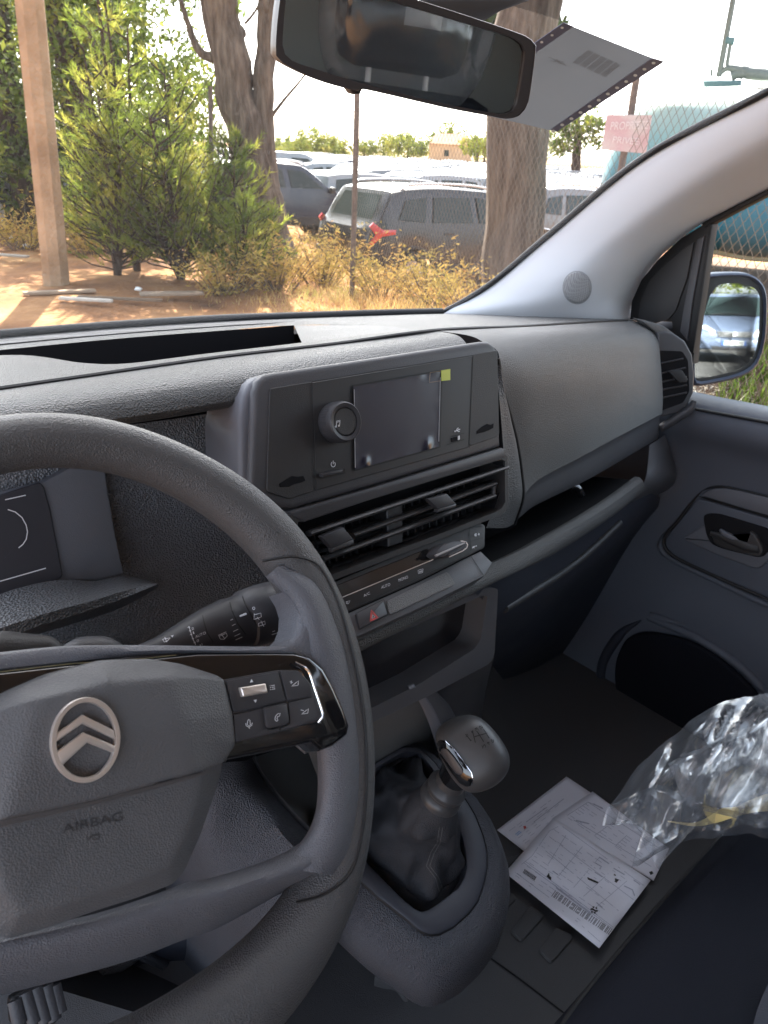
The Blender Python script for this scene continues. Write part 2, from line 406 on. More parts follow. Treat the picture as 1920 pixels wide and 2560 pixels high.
# storage tray behind the lip
back = [p - Vector((0, 0, .10)) for p in c_t1[:5]]
fl = [p - Vector((0, 0, .10)) for p in Y(T2[:7], .66)]
tr = loft('storage_tray', [c_t1[:5], back, cat(fl, 9), [p - Vector((0, 0, .004)) for p in Y(T2[:7], [.76, .76, .76, .72, .66, .66, .66])]], 30, 3, M['dark'], dash, lin=True)
slope = loft('tray_end', [[c_t1[4], c_t1[5], c_t1[6]], [P((757, 862), y=.69), P((900, 842), y=.68), P((1050, 827), y=.67)]], 14, 5, M['grain_dk'], dash)
# defrost grille along the glass
loft('defrost_vent', [[a.lerp(b, .25) + Vector((0, 0, .0015)) for a, b in zip(c_ws[:5], c_t1[:5])], [a.lerp(b, .62) + Vector((0, 0, .0015)) for a, b in zip(c_ws[:5], c_t1[:5])]], 40, 3, M['defrost'], dash)
tube('seam_groove', [p + Vector((0, -.0005, .0005)) for p in c_sm] + Y([(1300, 817), (1450, 808), (1568, 802)], [.60, .64, .68]), .0022, M['rubber'], dash, 6, n=70)
# padded roll face
lowY = Y([(-80, 1110), (0, 1100), (371, 1051), (603, 1013), (900, 968), (1190, 928)], .505)
midY = Y([(-80, 1010), (0, 998), (228, 965), (580, 915), (850, 880), (1150, 842)], [.535] * 6)
mid2 = Y([(-80, 1060), (0, 1050), (300, 1003), (600, 960), (880, 925), (1180, 888)], [.508] * 6)
loft('padded_roll', [c_sm, midY, mid2, lowY, [p + Vector((0, .05, -.012)) for p in lowY]], 70, 26, M['grain'], dash)
# grained panel behind the wheel
pa = Y([(-100, 1110), (371, 1056), (640, 1015)], .555)
pb = Y([(-100, 1500), (371, 1400), (680, 1330)], .53)
pc = Y([(-100, 1760), (371, 1700), (800, 1600)], .50)
pd = [p + Vector((0, .16, -.15)) for p in pc]
loft('driver_panel', [pa, pb, pc, pd], 30, 20, plastic('grained_mid', (.15, .153, .165), .38, 1.0, 560, spec=.6, dist=.0014), dash)
# instrument cluster surround
PC = Pl(P((200, 1350), y=.515), (0, -.93, .36))
Sx = PC
cl_out = q('WL', (-250, 1250), (0, 1120), (260, 1050), (400, 975), (480, 940), (622, 960), (640, 1090), (690, 1380), (737, 1600), (560, 1640), (390, 1635), (0, 1760), (-250, 1850))
plate('cluster_surround', PC.ats(cl_out), PC.n, .04, M['bluegrey'], dash, .0025, 2)
cl_in = rp(q('WL', (-240, 1215), (0, 1130), (235, 1055), (262, 1080), (300, 1220), (375, 1610), (340, 1640), (0, 1735), (-240, 1800)), 6, 3)
clf = plate('cluster_display', PC.ats(cl_in, .002), PC.n, .003, M['cluster'], dash, .001, 1)
S = PC
strokes('gauge_marking', S, [q('WL', (30, 1160), (152, 1133)), q('WL', (0, 1643), (272, 1565)), q('WL', *[(46, 1218), (90, 1232), (130, 1265), (155, 1310), (163, 1350), (155, 1395), (135, 1425), (110, 1445)])], 2.6, M['white'], clf, h=.003)
# shelf-like brow under the cluster
b1 = Y(q('WL', (-200, 1830), (0, 1720), (200, 1660), (390, 1632), (560, 1642), (737, 1612), (930, 1655)), .49)
b2 = Y(q('WL', (-200, 2010), (0, 1960), (250, 1880), (450, 1820), (640, 1760), (800, 1705), (932, 1660)), .445)
b3 = Y(q('WL', (-200, 2080), (0, 2030), (250, 1950), (450, 1890), (640, 1830), (800, 1760), (940, 1675)), .50)
loft('cluster_brow', [b1, b2, b3], 40, 12, M['grain_dk'], dash)

# ------------------------------------------------------------------ centre stack
a20 = R_(20); PF = Pl((0, .465, 1.39), (0, -cos(a20), sin(a20)))
rad = link('radio_unit', bpy.data.meshes.new('radio_unit'), None, dash)
bpy.data.objects.remove(rad)
hous = [(100, 1020), (108, 860), (125, 420), (150, 350), (190, 315), (240, 302), (800, 220), (1440, 122), (1480, 122), (1515, 145), (1532, 185), (1540, 500), (1552, 730), (900, 930), (350, 1092), (200, 1060)]
radio = plate('radio_unit', PF.ats(q('ST', *hous), .0), PF.n, .055, M['bezel'], dash, .005, 3)
side = plate('radio_shell', PF.ats(q('ST', (50, 960), (45, 560), (65, 440), (105, 365), (150, 328), (210, 308), (1000, 190), (1000, 900), (300, 1060)), -.006), PF.n, .06, M['bluegrey'], dash, .006, 3)
plate('textured_panel', PF.ats(rp(q('ST', (200, 990), (218, 395), (462, 354), (483, 983), (330, 1032)), 8), .0015), PF.n, .002, M['fascia'], radio, .0005, 1)
plate('textured_panel', PF.ats(rp(q('ST', (1386, 199), (1530, 172), (1541, 668), (1368, 728)), 8), .0015), PF.n, .002, M['fascia'], radio, .0005, 1)
head = plate('head_unit', PF.ats(q('ST', (460, 358), (1388, 205), (1366, 733), (484, 982)), .002), PF.n, .003, plastic('head_unit_black', (.032, .031, .032), .42, .05, 1500, var=.03), radio, .0006, 1)
strokes('panel_gap', PF, [q('ST', (460, 357), (1389, 204)), q('ST', (459, 358), (483, 984)), q('ST', (1389, 204), (1367, 735))], 2.2, M['rubber'], head, .0024)
strokes('screen_frame', PF, [q('ST', (695, 378), (1211, 290), (1197, 732), (705, 868), (695, 378))], 3.4, M['rubber'], head, .0026)
scr_px = rp(q('ST', (699, 384), (1206, 297), (1193, 728), (708, 862)), 3, 2)
def film():
    o, r, u, ru = [Vector(v) for v in q('ST', (708, 862), (1193, 728), (699, 384), (1206, 297))]
    rows = []
    for j in range(33):
        row = []
        for i in range(41):
            s, t = i / 40, j / 32
            px = (o * (1 - s) + r * s) * (1 - t) + (u * (1 - s) + ru * s) * t
            e = min(s, 1 - s) * 1.5; f = min(t, 1 - t)
            h = .0034 + .0004 * math.exp(-min(e, f) * 18) * (.6 + noise.noise(Vector((s * 9, t * 7, 3)))) + .0001 * noise.noise(Vector((s * 4, t * 3, 0)))
            for (cx, cy, am) in ((.13, .05, .0018), (.86, .07, .0018)):
                h += am * math.exp(-(((s - cx) / .035) ** 2 + ((t - cy) / .06) ** 2))
            row.append(PF.at(tuple(px), h))
        rows.append(row)
    return grid('screen', rows, M['screen'], head)
film()
strokes('film_edge', PF, [q('ST', (704, 400), (710, 850))], 1.6, plastic('film_edge', (.4, .4, .42), .3, 0, var=0), head, .004); strokes('film_edge', PF, [q('ST', (1200, 330), (1191, 700))], 1.6, MATS['film_edge'], head, .004)
plate('yellow_tab', PF.ats(q('ST', (1206, 290), (1258, 282), (1258, 346), (1208, 351)), .0045), PF.n, .0004, M['yellow'], head)
strokes('film_outline', PF, [q('ST', (1136, 358), (1142, 303), (1206, 293)), q('ST', (1136, 360), (1206, 350))], 1.0, plastic('film_line', (.3, .2, .12), .4, 0, var=0), head, .0045)
# volume knob
def disc_stack(name, c, n, prof, mat, parent, seg=48, knurl=None, up=Vector((0, 0, 1))):
    n = Vector(n).normalized(); u = up.cross(n).normalized(); v = n.cross(u); rows = []
    for i, (r, h) in enumerate(prof):
        rows.append([c + n * h + (u * cos(2 * pi * k / seg) + v * sin(2 * pi * k / seg)) * (r * (1 + (.018 if (knurl and i in knurl and k % 2) else 0))) for k in range(seg)])
    vs = sum(rows, []); fs = []
    for r in range(len(rows) - 1):
        for k in range(seg): fs.append((r * seg + k, r * seg + (k + 1) % seg, (r + 1) * seg + (k + 1) % seg, (r + 1) * seg + k))
    fs.append(tuple((len(rows) - 1) * seg + k for k in range(seg)))
    return raw(name, vs, fs, mat, parent, ang=30)
kc = PF.at(q('ST', (588, 592))[0], .002)
kn = disc_stack('volume_knob', kc, PF.n, [(.0165, 0), (.0172, .002), (.0172, .006), (.0172, .010), (.0172, .013), (.0165, .0165), (.0155, .0175), (.0125, .0165), (.0120, .0145)], M['btn'], radio, 96, knurl=(1, 2, 3, 4))
disc_stack('knob_cap', kc, PF.n, [(.0118, .013), (.0117, .0155), (.0108, .0163), (.001, .0160)], M['fascia'], kn, 40)
PK = Pl(kc + PF.n * .0166, PF.n)
strokes('music_symbol', PK, [q('ST', (601, 611), (603, 582), (623, 577), (620, 605)), q('ST', (603, 589), (622, 584)), q('ST', *arc(598, 614, 4, 4, 0, 360, 8)), q('ST', *arc(616, 609, 4, 4, 0, 360, 8))], 1.3, M['white'], kn, .0002)
# power button, usb, icons, slots
plate('power_button', PF.ats(q('ST', (515, 884), (640, 857), (640, 880), (521, 905)), .006), PF.n, .005, M['btn'], radio, .0008, 2)
strokes('button_recess', PF, [q('ST', (508, 888), (512, 915), (650, 882), (646, 855))], 3, M['rubber'], head, .0026)
strokes('power_symbol', PF, [q('ST', *arc(583, 831, 12, 15, -55, 235, 16)), q('ST', (583, 810), (583, 830))], 1.5, M['white'], head, .0028)
strokes('usb_symbol', PF, [q('ST', (1284, 642), (1314, 628)), q('ST', (1292, 638), (1298, 624), (1306, 622)), q('ST', (1296, 637), (1306, 643), (1312, 640)), q('ST', *arc(1285, 641, 3, 3, 0, 360, 6))], 2.2, M['white'], head, .0028)
plate('usb_port', PF.ats(q('ST', (1266, 680), (1318, 663), (1318, 690), (1268, 704)), .0032), PF.n, .001, M['dark'], head, .0003, 1)
strokes('port_surround', PF, [q('ST', (1240, 718), (1338, 688)), q('ST', (1262, 672), (1336, 652))], 2.2, M['rubber'], head, .0028)
plate('port_tongue', PF.ats(q('ST', (1305, 668), (1313, 665), (1313, 688), (1305, 691)), .0042), PF.n, .001, M['white'], head)
for pts in (((275, 942), (310, 920), (345, 898), (380, 903), (412, 898), (425, 925), (400, 936), (360, 945), (330, 960), (278, 962)), ((1412, 640), (1440, 615), (1470, 598), (1490, 604), (1508, 596), (1506, 622), (1480, 635), (1455, 645), (1412, 656))):
    plate('release_slot', PF.ats(q('ST', *pts), .0022), PF.n, .001, M['dark'], radio, .0003, 1)
# lower fascia strip, vents
plate('fascia_strip', PF.ats(q('ST', (330, 1104), (900, 938), (1556, 735), (1572, 742), (1578, 792), (1560, 796), (900, 1002), (420, 1165), (350, 1130)), .002), PF.n, .03, M['bezel'], dash, .002, 2)
vent = plate('centre_air_vent', PF.ats(q('ST', (400, 1150), (900, 990), (1580, 785), (1582, 1060), (1555, 1100), (1200, 1240), (540, 1480), (380, 1400)), -.035), PF.n, .01, M['dark'], dash)
ring('vent_frame', PF.ats(q('ST', (330, 1120), (900, 975), (1586, 770), (1592, 1070), (1560, 1120), (1200, 1262), (560, 1510), (330, 1500)), .001), PF.ats(q('ST', (380, 1165), (900, 1003), (1572, 796), (1574, 1062), (1545, 1096), (1190, 1236), (540, 1480), (380, 1440)), .001), PF.n, .036, M['fascia'], vent)
def bar(name, p0, p1, r, h, mat, parent, flat=.5):
    return tube(name, [PF.at(p0, h), PF.at(p1, h)], r, mat, parent, 8, flat, up=Vector(PF.n), n=12)
for a, b, h in (((440, 1230), (1578, 850), -.003), ((690, 1240), (1510, 942), -.006), ((520, 1378), (1505, 1012), -.006)):
    A, B = q('ST', a, b); bar('slat', A, B, .0028, h, M['slat'], vent, 1.8)
A, B = q('ST', (1510, 942), (1503, 1012)); bar('slat', A, B, .002, -.006, M['slat'], vent, 1.5)
for a, b in (((470, 1290), (1560, 905)), ((480, 1340), (1540, 970)), ((560, 1430), (1480, 1090)), ((460, 1210), (1540, 862))):
    A, B = q('ST', a, b); bar('rear_slat', A, B, .0022, -.022, M['vent'], vent, 2.5)
vp = []
for i in range(26):
    t = i / 25; A = q('ST', (470 + 1080 * t, 1215 - 375 * t + 20), (520 + 1030 * t, 1420 - 350 * t))
    vp.append([PF.at(A[0], -.028), PF.at((A[0][0] + 2.5, A[0][1] - 1), -.028), PF.at((A[1][0] + 2.5, A[1][1] - 1), -.028), PF.at(A[1], -.028)])
plates('vertical_fins', vp, PF.n, .006, M['vent'], vent)
plate('vent_divider', PF.ats(q('ST', (892, 1090), (985, 1062), (986, 1280), (902, 1308)), -.010), PF.n, .02, M['vent'], vent, .001, 1)
for pts, tip in ((((515, 1248), (642, 1192), (700, 1262), (578, 1318)), ((578, 1318), (700, 1262), (706, 1290), (580, 1338))), (((1130, 1032), (1240, 1000), (1292, 1058), (1190, 1090)), ((1190, 1090), (1292, 1058), (1296, 1075), (1188, 1108)))):
    tb = plate('adjuster_tab', PF.ats(q('ST', *pts), .006), PF.n, .006, M['btn'], vent, .001, 2)
    plate('tab_front', PF.ats(q('ST', *tip), .0075), PF.n, .006, M['slat'], tb, .001, 2)
# climate strip
a35 = R_(32); PCl = Pl(PF.at(q('CL', (600, 420))[0], -.002), (0, -cos(a35), sin(a35)))
clim = plate('climate_panel', PCl.ats(rp(q('CL', (-250, 640), (-60, 570), (700, 250), (1290, 22), (1335, 50), (1330, 262), (700, 580), (60, 862), (-230, 1000)), 6, 3), 0), PCl.n, .03, M['fascia'], dash, .0015, 2)
plate('climate_display', PCl.ats(q('CL', (-200, 665), (0, 588), (790, 268), (830, 370), (0, 715), (-200, 800)), .0012), PCl.n, .002, M['gloss'], clim, .0004, 1)
strokes('chrome_line', PCl, [q('CL', (-200, 805), (0, 722), (842, 372))], 2.4, M['bright'], clim, .0026)
strokes('panel_line', PCl, [q('CL', (60, 838), (700, 548), (1180, 325)), q('CL', (1180, 80), (1188, 170), (1196, 290)), q('CL', (1185, 205), (1310, 165)), q('CL', (1165, 60), (1305, 62))], 1.3, M['rubber'], clim, .0006)
for s_, o_, r_, u_ in (('A/C', (187, 727), (247, 700), (182, 702)), ('AUTO', (352, 650), (436, 620), (350, 622)), ('MONO', (518, 582), (606, 548), (512, 556))):
    o2, r2, u2 = q('CL', o_, r_, u_); text_px('button_lettering', PCl, s_, o2, r2, u2, M['white'], clim, .001)
strokes('demist_symbol', PCl, [q('CL', (700, 505), (698, 475), (745, 460), (742, 495), (700, 505)), q('CL', (706, 487), (738, 476)), q('CL', (706, 495), (738, 484)), q('CL', (25, 790), (20, 770), (58, 760), (40, 790)), q('CL', (30, 776), (36, 792))], 1.2, M['white'], clim, .001)
strokes('fan_symbol', PCl, [q('CL', (1230, 150), (1252, 128)), q('CL', (1228, 134), (1252, 150)), q('CL', (1240, 125), (1242, 155)), q('CL', (1262, 138), (1280, 130)), q('CL', (1268, 122), (1272, 146)), q('CL', (1208, 265), (1235, 245)), q('CL', (1215, 248), (1228, 264)), q('CL', (1240, 248), (1252, 242))], 2.0, M['white'], clim, .001)
tk = plate('temperature_knob', PCl.ats(rp(q('CL', (865, 322), (900, 262), (960, 222), (1040, 200), (1110, 198), (1150, 210), (1152, 235), (1050, 290), (950, 345), (905, 352)), 4, 2), .016), PCl.n, .016, M['bezel'], clim, .002, 2)
plate('knob_face', PCl.ats(q('CL', (868, 328), (1140, 210), (1150, 222), (880, 345)), .018), PCl.n, .003, plastic('knob_face', (.3, .29, .29), .35), tk, .0006, 1)
plate('knob_base', PCl.ats(rp(q('CL', (980, 300), (1050, 262), (1152, 215), (1172, 250), (1140, 285), (1000, 352)), 3, 2), .010), PCl.n, .01, M['bezel'], tk, .001, 1)
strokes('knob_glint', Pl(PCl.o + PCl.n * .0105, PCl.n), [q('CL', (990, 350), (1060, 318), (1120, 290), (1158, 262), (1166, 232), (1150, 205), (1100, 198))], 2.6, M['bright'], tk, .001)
# switch ledge facing up
PH = Pl(PCl.at(q('CL', (600, 610))[0]), (0, -cos(R_(52)), sin(R_(52))))
led = plate('switch_ledge', PH.ats(q('CL', (-150, 930), (60, 868), (700, 585), (1195, 338), (1290, 292), (1400, 402), (1320, 530), (800, 790), (150, 1090), (-100, 1180)), 0), PH.n, .03, M['bezel'], dash, .0015, 2)
plate('blank_cover', PH.ats(rp(q('CL', (402, 765), (975, 482), (1058, 605), (430, 895)), 8, 3), .002), PH.n, .002, M['panel'], led, .0008, 2)
strokes('ledge_gap', PH, [q('CL', (1195, 338), (1320, 530)), q('CL', (60, 872), (700, 590), (1195, 342))], 1.6, M['rubber'], led, .0006)
hz = plate('hazard_button', PH.ats(rp(q('CL', (114, 882), (372, 755), (410, 890), (152, 1022)), 3, 2), .0035), PH.n, .003, M['btn'], led, .001, 2)
strokes('hazard_gap', PH, [q('CL', (110, 880), (375, 750), (415, 892), (150, 1027), (110, 880))], 1.8, M['rubber'], led, .001)
strokes('hazard_triangle', PH, [q('CL', (258, 848), (246, 955), (320, 920), (258, 848)), q('CL', (264, 872), (256, 943), (308, 916), (264, 872))], 2.0, M['red'], hz, .0042)
strokes('hazard_outline', PH, [q('CL', (268, 893), (264, 928), (292, 913), (268, 893))], 1.2, M['white'], hz, .0042)
# padded lip running from the stack to the door
lipc = Y(q('CL', (-100, 1290), (200, 1150), (800, 850), (1320, 580), (1659, 420)), [.40, .40, .402, .412, .43]) + Y(q('PD', (480, 1312), (700, 1178), (860, 1068), (990, 965)), [.452, .478, .503, .53])
lipc2 = [p + Vector((0, .006, .006)) for p in lipc]
lo1 = Y(q('CL', (-100, 1340), (200, 1215), (800, 910), (1320, 640), (1659, 475)), [.405, .405, .407, .417, .435]) + Y(q('PD', (480, 1362), (700, 1228), (860, 1115), (1000, 1003)), [.458, .485, .51, .54])
loft('padded_lip', [[p + Vector((0, .018, -.008)) for p in lipc2], [p + Vector((0, .010, .001)) for p in lipc2], lipc2, lipc, lo1, [p + Vector((0, .04, -.02)) for p in lo1]], 70, 14, M['grain'], dash)
# ------------------------------------------------------------------ passenger side
K0 = Y([(1092, 826), (1200, 821), (1300, 817), (1450, 808), (1568, 802), (1625, 809)], [.575, .585, .60, .64, .68, .69])
K1 = Y([(1200, 850), (1260, 848), (1382, 840), (1480, 836), (1580, 834), (1644, 842)], [.52, .525, .54, .57, .61, .64])
K2 = Y([(1246, 930), (1320, 930), (1400, 925), (1480, 920), (1580, 915), (1652, 912)], [.487, .49, .505, .535, .58, .615])
K25 = Y([(1285, 1080), (1340, 1068), (1420, 1045), (1500, 1020), (1580, 1000), (1657, 985)], [.487, .49, .51, .54, .57, .603])
K3 = Y(q('PD', (338, 1035), (400, 965), (480, 912), (650, 825), (880, 700), (1090, 590)), [.492, .50, .51, .53, .56, .598])
K35 = [p + Vector((0, .004, -.006)) for p in K3]
K4 = Y(q('PD', (288, 1180), (380, 1105), (480, 1050), (700, 940), (900, 825), (1060, 730)), [.51, .515, .525, .55, .58, .61])
loft('passenger_panel', [K0, K1, K2, K25, K3], 60, 40, M['panel'], dash)
loft('panel_underside', [K3, K35, K4, [p + Vector((0, .05, .0)) for p in K4]], 60, 12, M['bezel'], dash)
PG = Y([(1244, 895), (1256, 975), (1288, 1090), (1303, 1185), (1306, 1245), (1285, 1310)], [.488, .486, .486, .488, .49, .505])
stk = Y([(1225, 860), (1244, 960), (1256, 1090), (1258, 1160), (1250, 1230), (1215, 1320)], [.50, .478, .455, .445, .44, .435])
loft('column_side', [stk, [a.lerp(b, .5) + Vector((0, -.006, 0)) for a, b in zip(stk, PG)], PG], 30, 12, M['grain_dk'], dash)
loft('column_wall', [[p + Vector((0, .08, -.05)) for p in stk], [p + Vector((0, .02, -.01)) for p in stk], stk], 20, 3, M['dark'], dash, lin=True); loft('column_wall', [[p + Vector((-.01, .08, -.05)) for p in PG], PG], 20, 3, M['dark'], dash, lin=True)
box('dash_core', (-.1, .93, .94), (1.75, .24, .60), M['dark'], dash); box('dash_core', (.02, .60, 1.22), (.62, .03, .26), M['dark'], dash)
low_side = Y([(1250, 1230), (1262, 1300), (1240, 1400)], [.44, .44, .45])
tube('panel_seam', [p + Vector((-.001, -.0015, 0)) for p in PG], .0022, M['rubber'], dash, 6, n=30)
# side air vent
PV = Pl(P((1690, 930), x=.765), (-.62, -.78, .08))
sv = plate('side_air_vent', PV.ats(q('TR', (925, 1735), (960, 1728), (1010, 1738), (1070, 1780), (1108, 1850), (1120, 1950), (1115, 2050), (1085, 2110), (1040, 2150), (945, 2175), (935, 1950)), 0), PV.n, .05, M['bezel'], dash, .004, 3)
plate('vent_crown', PV.ats(q('TR', (840, 1672), (900, 1682), (960, 1700), (1010, 1738), (1040, 1772), (1000, 1760), (950, 1745), (925, 1740)), -.004), PV.n, .04, M['panel'], dash, .003, 2)
rec = plate('vent_recess', PV.ats(rp(q('TR', (932, 1828), (1055, 1832), (1085, 1880), (1092, 2040), (1060, 2100), (945, 2142)), 6, 3), .001), PV.n, .002, M['dark'], sv, 0)
for i, (a, b) in enumerate((((942, 1893), (1062, 1868)), ((945, 1945), (1075, 1915)), ((947, 1990), (1080, 1962)), ((950, 2030), (1082, 2005)), ((952, 2072), (1080, 2045)))):
    A, B = q('TR', a, b)
    plate('slat', [PV.at(A, .006), PV.at(B, .006), PV.at((B[0], B[1] + 3.5), .004), PV.at((A[0], A[1] + 3.5), .004)], PV.n, .003, M['bezel'], sv, .0006, 1)
plate('adjuster_tab', PV.ats(q('TR', (985, 1938), (1055, 1932), (1085, 1978), (1080, 1992), (1040, 1995)), .012), PV.n, .008, M['slat'], sv, .001, 2)
loft('vent_lower_trim', [PV.ats(q('TR', (930, 2215), (1010, 2165), (1085, 2115), (1105, 2085)), .001), PV.ats(q('TR', (935, 2235), (1020, 2185), (1075, 2150), (1098, 2120)), -.004)], 12, 4, M['bezel'], sv, .01)
# end block under the side vent
e1 = Y(q('PD', (1020, 760), (1060, 735), (1105, 705)), [.60, .60, .60])
e2 = Y(q('PD', (1012, 860), (1090, 830), (1160, 870)), [.575, .58, .585])
e3 = Y(q('PD', (990, 965), (1080, 960), (1162, 940)), [.535, .555, .57])
e4 = Y(q('PD', (900, 1110), (1000, 1060), (1140, 990)), [.56, .58, .60])
loft('end_block', [e1, e2, e3, e4], 12, 16, M['bezel'], dash)
# open shelf: dark inside
sh_top = [p + Vector((0, .05, 0)) for p in K4]
sh_back = [p + Vector((0, .20, -.02)) for p in K4]
sh_b2 = [p + Vector((0, .17, -.13)) for p in K4]
sh_lip = cat([p + Vector((0, .016, -.008)) for p in lipc2[3:]], 6)
loft('open_shelf', [sh_top, sh_back, sh_b2, sh_lip], 40, 6, M['dark'], dash, lin=True)
tube('shelf_latch', Y(q('PD', (590, 985), (630, 990), (655, 1030)), [.55, .545, .54]), .006, M['gloss'], dash, 8, n=8)
# lower dash below the lip going into the footwell
u0 = [p + Vector((0, .02, -.01)) for p in lo1[3:]]
u1 = Y(q('PD', (200, 1700), (420, 1580), (640, 1430), (860, 1260), (1080, 1060)), [.48, .50, .53, .56, .58])
u2 = Y(q('PD', (150, 1900), (380, 1800), (600, 1640), (800, 1500), (980, 1340)), [.62, .64, .66, .68, .70])
u3 = Y(q('PD', (300, 2100), (450, 2100), (640, 2100), (800, 2080), (1000, 2000)), [.92, .92, .92, .92, .92])
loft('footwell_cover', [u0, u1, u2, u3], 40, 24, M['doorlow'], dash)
tube('cover_ridge', Y(q('PD', (240, 1640), (420, 1530), (560, 1440), (700, 1330), (860, 1180)), [.475, .485, .505, .52, .54]), .006, M['fascia'], dash, 8, n=20)

# centre cubby below the lip
PCb = Pl(P(q('SM', (1100, 780))[0], y=.44), (0, -1, .12))
cub = plate('cubby_back', PCb.ats(q('SM', (500, 850), (740, 740), (1440, 425), (1450, 700), (1400, 755), (1060, 965), (800, 1095), (500, 1240)), -.03), PCb.n, .01, plastic('cubby_gloss', (.012, .011, .013), .25, 0, var=.1), dash)
ring('cubby_frame', PCb.ats(q('SM', (420, 860), (735, 700), (1470, 385), (1532, 395), (1512, 790), (1480, 830), (1150, 1005), (800, 1170), (420, 1350))), PCb.ats(q('SM', (470, 870), (745, 745), (1455, 430), (1472, 440), (1432, 690), (1400, 740), (1070, 950), (800, 1085), (470, 1230))), PCb.n, .035, M['bezel'], dash)
# column below the cubby down to the gear lever
v0 = Y(q('SM', (420, 1280), (700, 1130), (1030, 965)), [.44, .44, .44])
v1 = Y(q('SM', (500, 1500), (800, 1310), (1120, 1120)), [.50, .50, .49])
v2 = Y(q('SM', (620, 1800), (900, 1640), (1200, 1400)), [.60, .60, .58])
loft('column_front', [v0, v1, v2], 20, 14, M['panel'], dash)
w0 = Y(q('SM', (1020, 970), (1080, 1050), (1140, 1180), (1180, 1300), (1230, 1480)), [.435, .45, .47, .49, .52])
w1 = Y(q('SM', (1055, 958), (1140, 1050), (1200, 1170), (1240, 1300), (1290, 1480)), [.435, .45, .47, .49, .52])
w2 = Y(q('SM', (1150, 1000), (1230, 1080), (1290, 1200), (1330, 1330), (1380, 1500)), [.49, .51, .54, .57, .60])
loft('column_trim', [w0, w1], 20, 4, plastic('column_trim', (.17, .17, .19), .5), dash, .004)
loft('column_flank', [w1, [a.lerp(b, .5) + Vector((.01, -.01, 0)) for a, b in zip(w1, w2)], w2], 20, 8, M['bezel'], dash)
x1 = Y(q('SM', (1512, 790), (1480, 900), (1450, 1050), (1420, 1300)), [.45, .50, .56, .65])
loft('column_inner', [[w2[0], w2[1], w2[3], w2[4]], x1], 14, 8, M['fascia'], dash)
# ================================================================== STEERING WHEEL
T_ = R_(36); PW = Pl((-.391, .312, 1.339), (0, -cos(T_), sin(T_)))
W0 = PW.at((215, 1848)); PHI = R_(-13.6)
ux = Vector((1, 0, 0)); vy = PW.n.cross(ux)
wu = ux * cos(PHI) + vy * sin(PHI); wv = -ux * sin(PHI) + vy * cos(PHI)
def ab(px, h=0): d = PW.at(px, h) - W0; return (d @ wu, d @ wv)
def wp(a, b, h=0): return W0 + wu * a + wv * b + PW.n * h
wheel = thing('steering_wheel', 'dark grey grained leather steering wheel turned slightly clockwise with chrome chevron emblem', 'steering wheel', tuple(W0))
prs = [((0, 878), (0, 998)), ((150, 890), (150, 1012)), ((300, 925), (290, 1035)), ((400, 965), (350, 1062)), ((500, 1020), (430, 1110)), ((600, 1095), (515, 1172)), ((680, 1190), (585, 1262)),
       ((745, 1320), (645, 1372)), ((787, 1480), (690, 1510)), ((801, 1600), (700, 1612)), ((803, 1700), (700, 1700)), ((795, 1800), (690, 1790)), ((775, 1900), (655, 1862)), ((742, 2010), (608, 1945)), ((700, 2085), (545, 2022)), ((650, 2150), (480, 2085)), ((590, 2212), (395, 2150)), ((500, 2290), (290, 2225))]
cl = []
for o, i in prs:
    A, B = PW.at((o[0] * 1.15732, o[1] * 1.15732)), PW.at((i[0] * 1.15732, i[1] * 1.15732))
    m = (A + B) / 2 - W0; cl.append((m @ wu, m @ wv, (A - B).length / 2))
# right half sorted by angle from the top of the wheel; mirrored to the left
ang = sorted([(math.atan2(a, b), math.hypot(a, b), r) for a, b, r in cl])
def rr(th):
    th = abs(th)
    L = [x for x in ang if x[0] >= 0]
    if th <= L[0][0]: return L[0][1], L[0][2]
    for x, y in zip(L, L[1:]):
        if x[0] <= th <= y[0]:
            t = (th - x[0]) / (y[0] - x[0]); return x[1] + (y[1] - x[1]) * t, x[2] + (y[2] - x[2]) * t
    return L[-1][1] * (1 - .02 * (th - L[-1][0])), L[-1][2]
N_ = 144; tab = [rr(-pi + 2 * pi * i / N_) for i in range(N_)]
def sm(k): return [sum(tab[(i + j) % N_][k] for j in range(-5, 6)) / 11 for i in range(N_)]
rs, ws = sm(0), sm(1); rows = []
for i in range(N_):
    th = -pi + 2 * pi * i / N_; r, hw = rs[i], ws[i] * .93; row = []
    for k in range(20):
        a = 2 * pi * k / 20; row.append(wp((r + cos(a) * hw) * sin(th), (r + cos(a) * hw) * cos(th), sin(a) * min(hw, .0185)))
    rows.append(row)
rim = grid('rim', rows + [rows[0]], M['leather'], wheel, closed=True, ang=60)
S_rim = Surf(rim)
def WPt(c, pts, h): return [PW.at(p, hh) for p, hh in zip(q(c, *pts), h if isinstance(h, list) else [h] * len(pts))]
# smooth insert from 1 to 4 o'clock
seam = WPt('V', [(565, 1212), (640, 1203), (690, 1214), (730, 1290), (762, 1400), (785, 1520), (793, 1620), (792, 1740), (775, 1850), (750, 1900), (700, 1935), (610, 1945)], -.004)
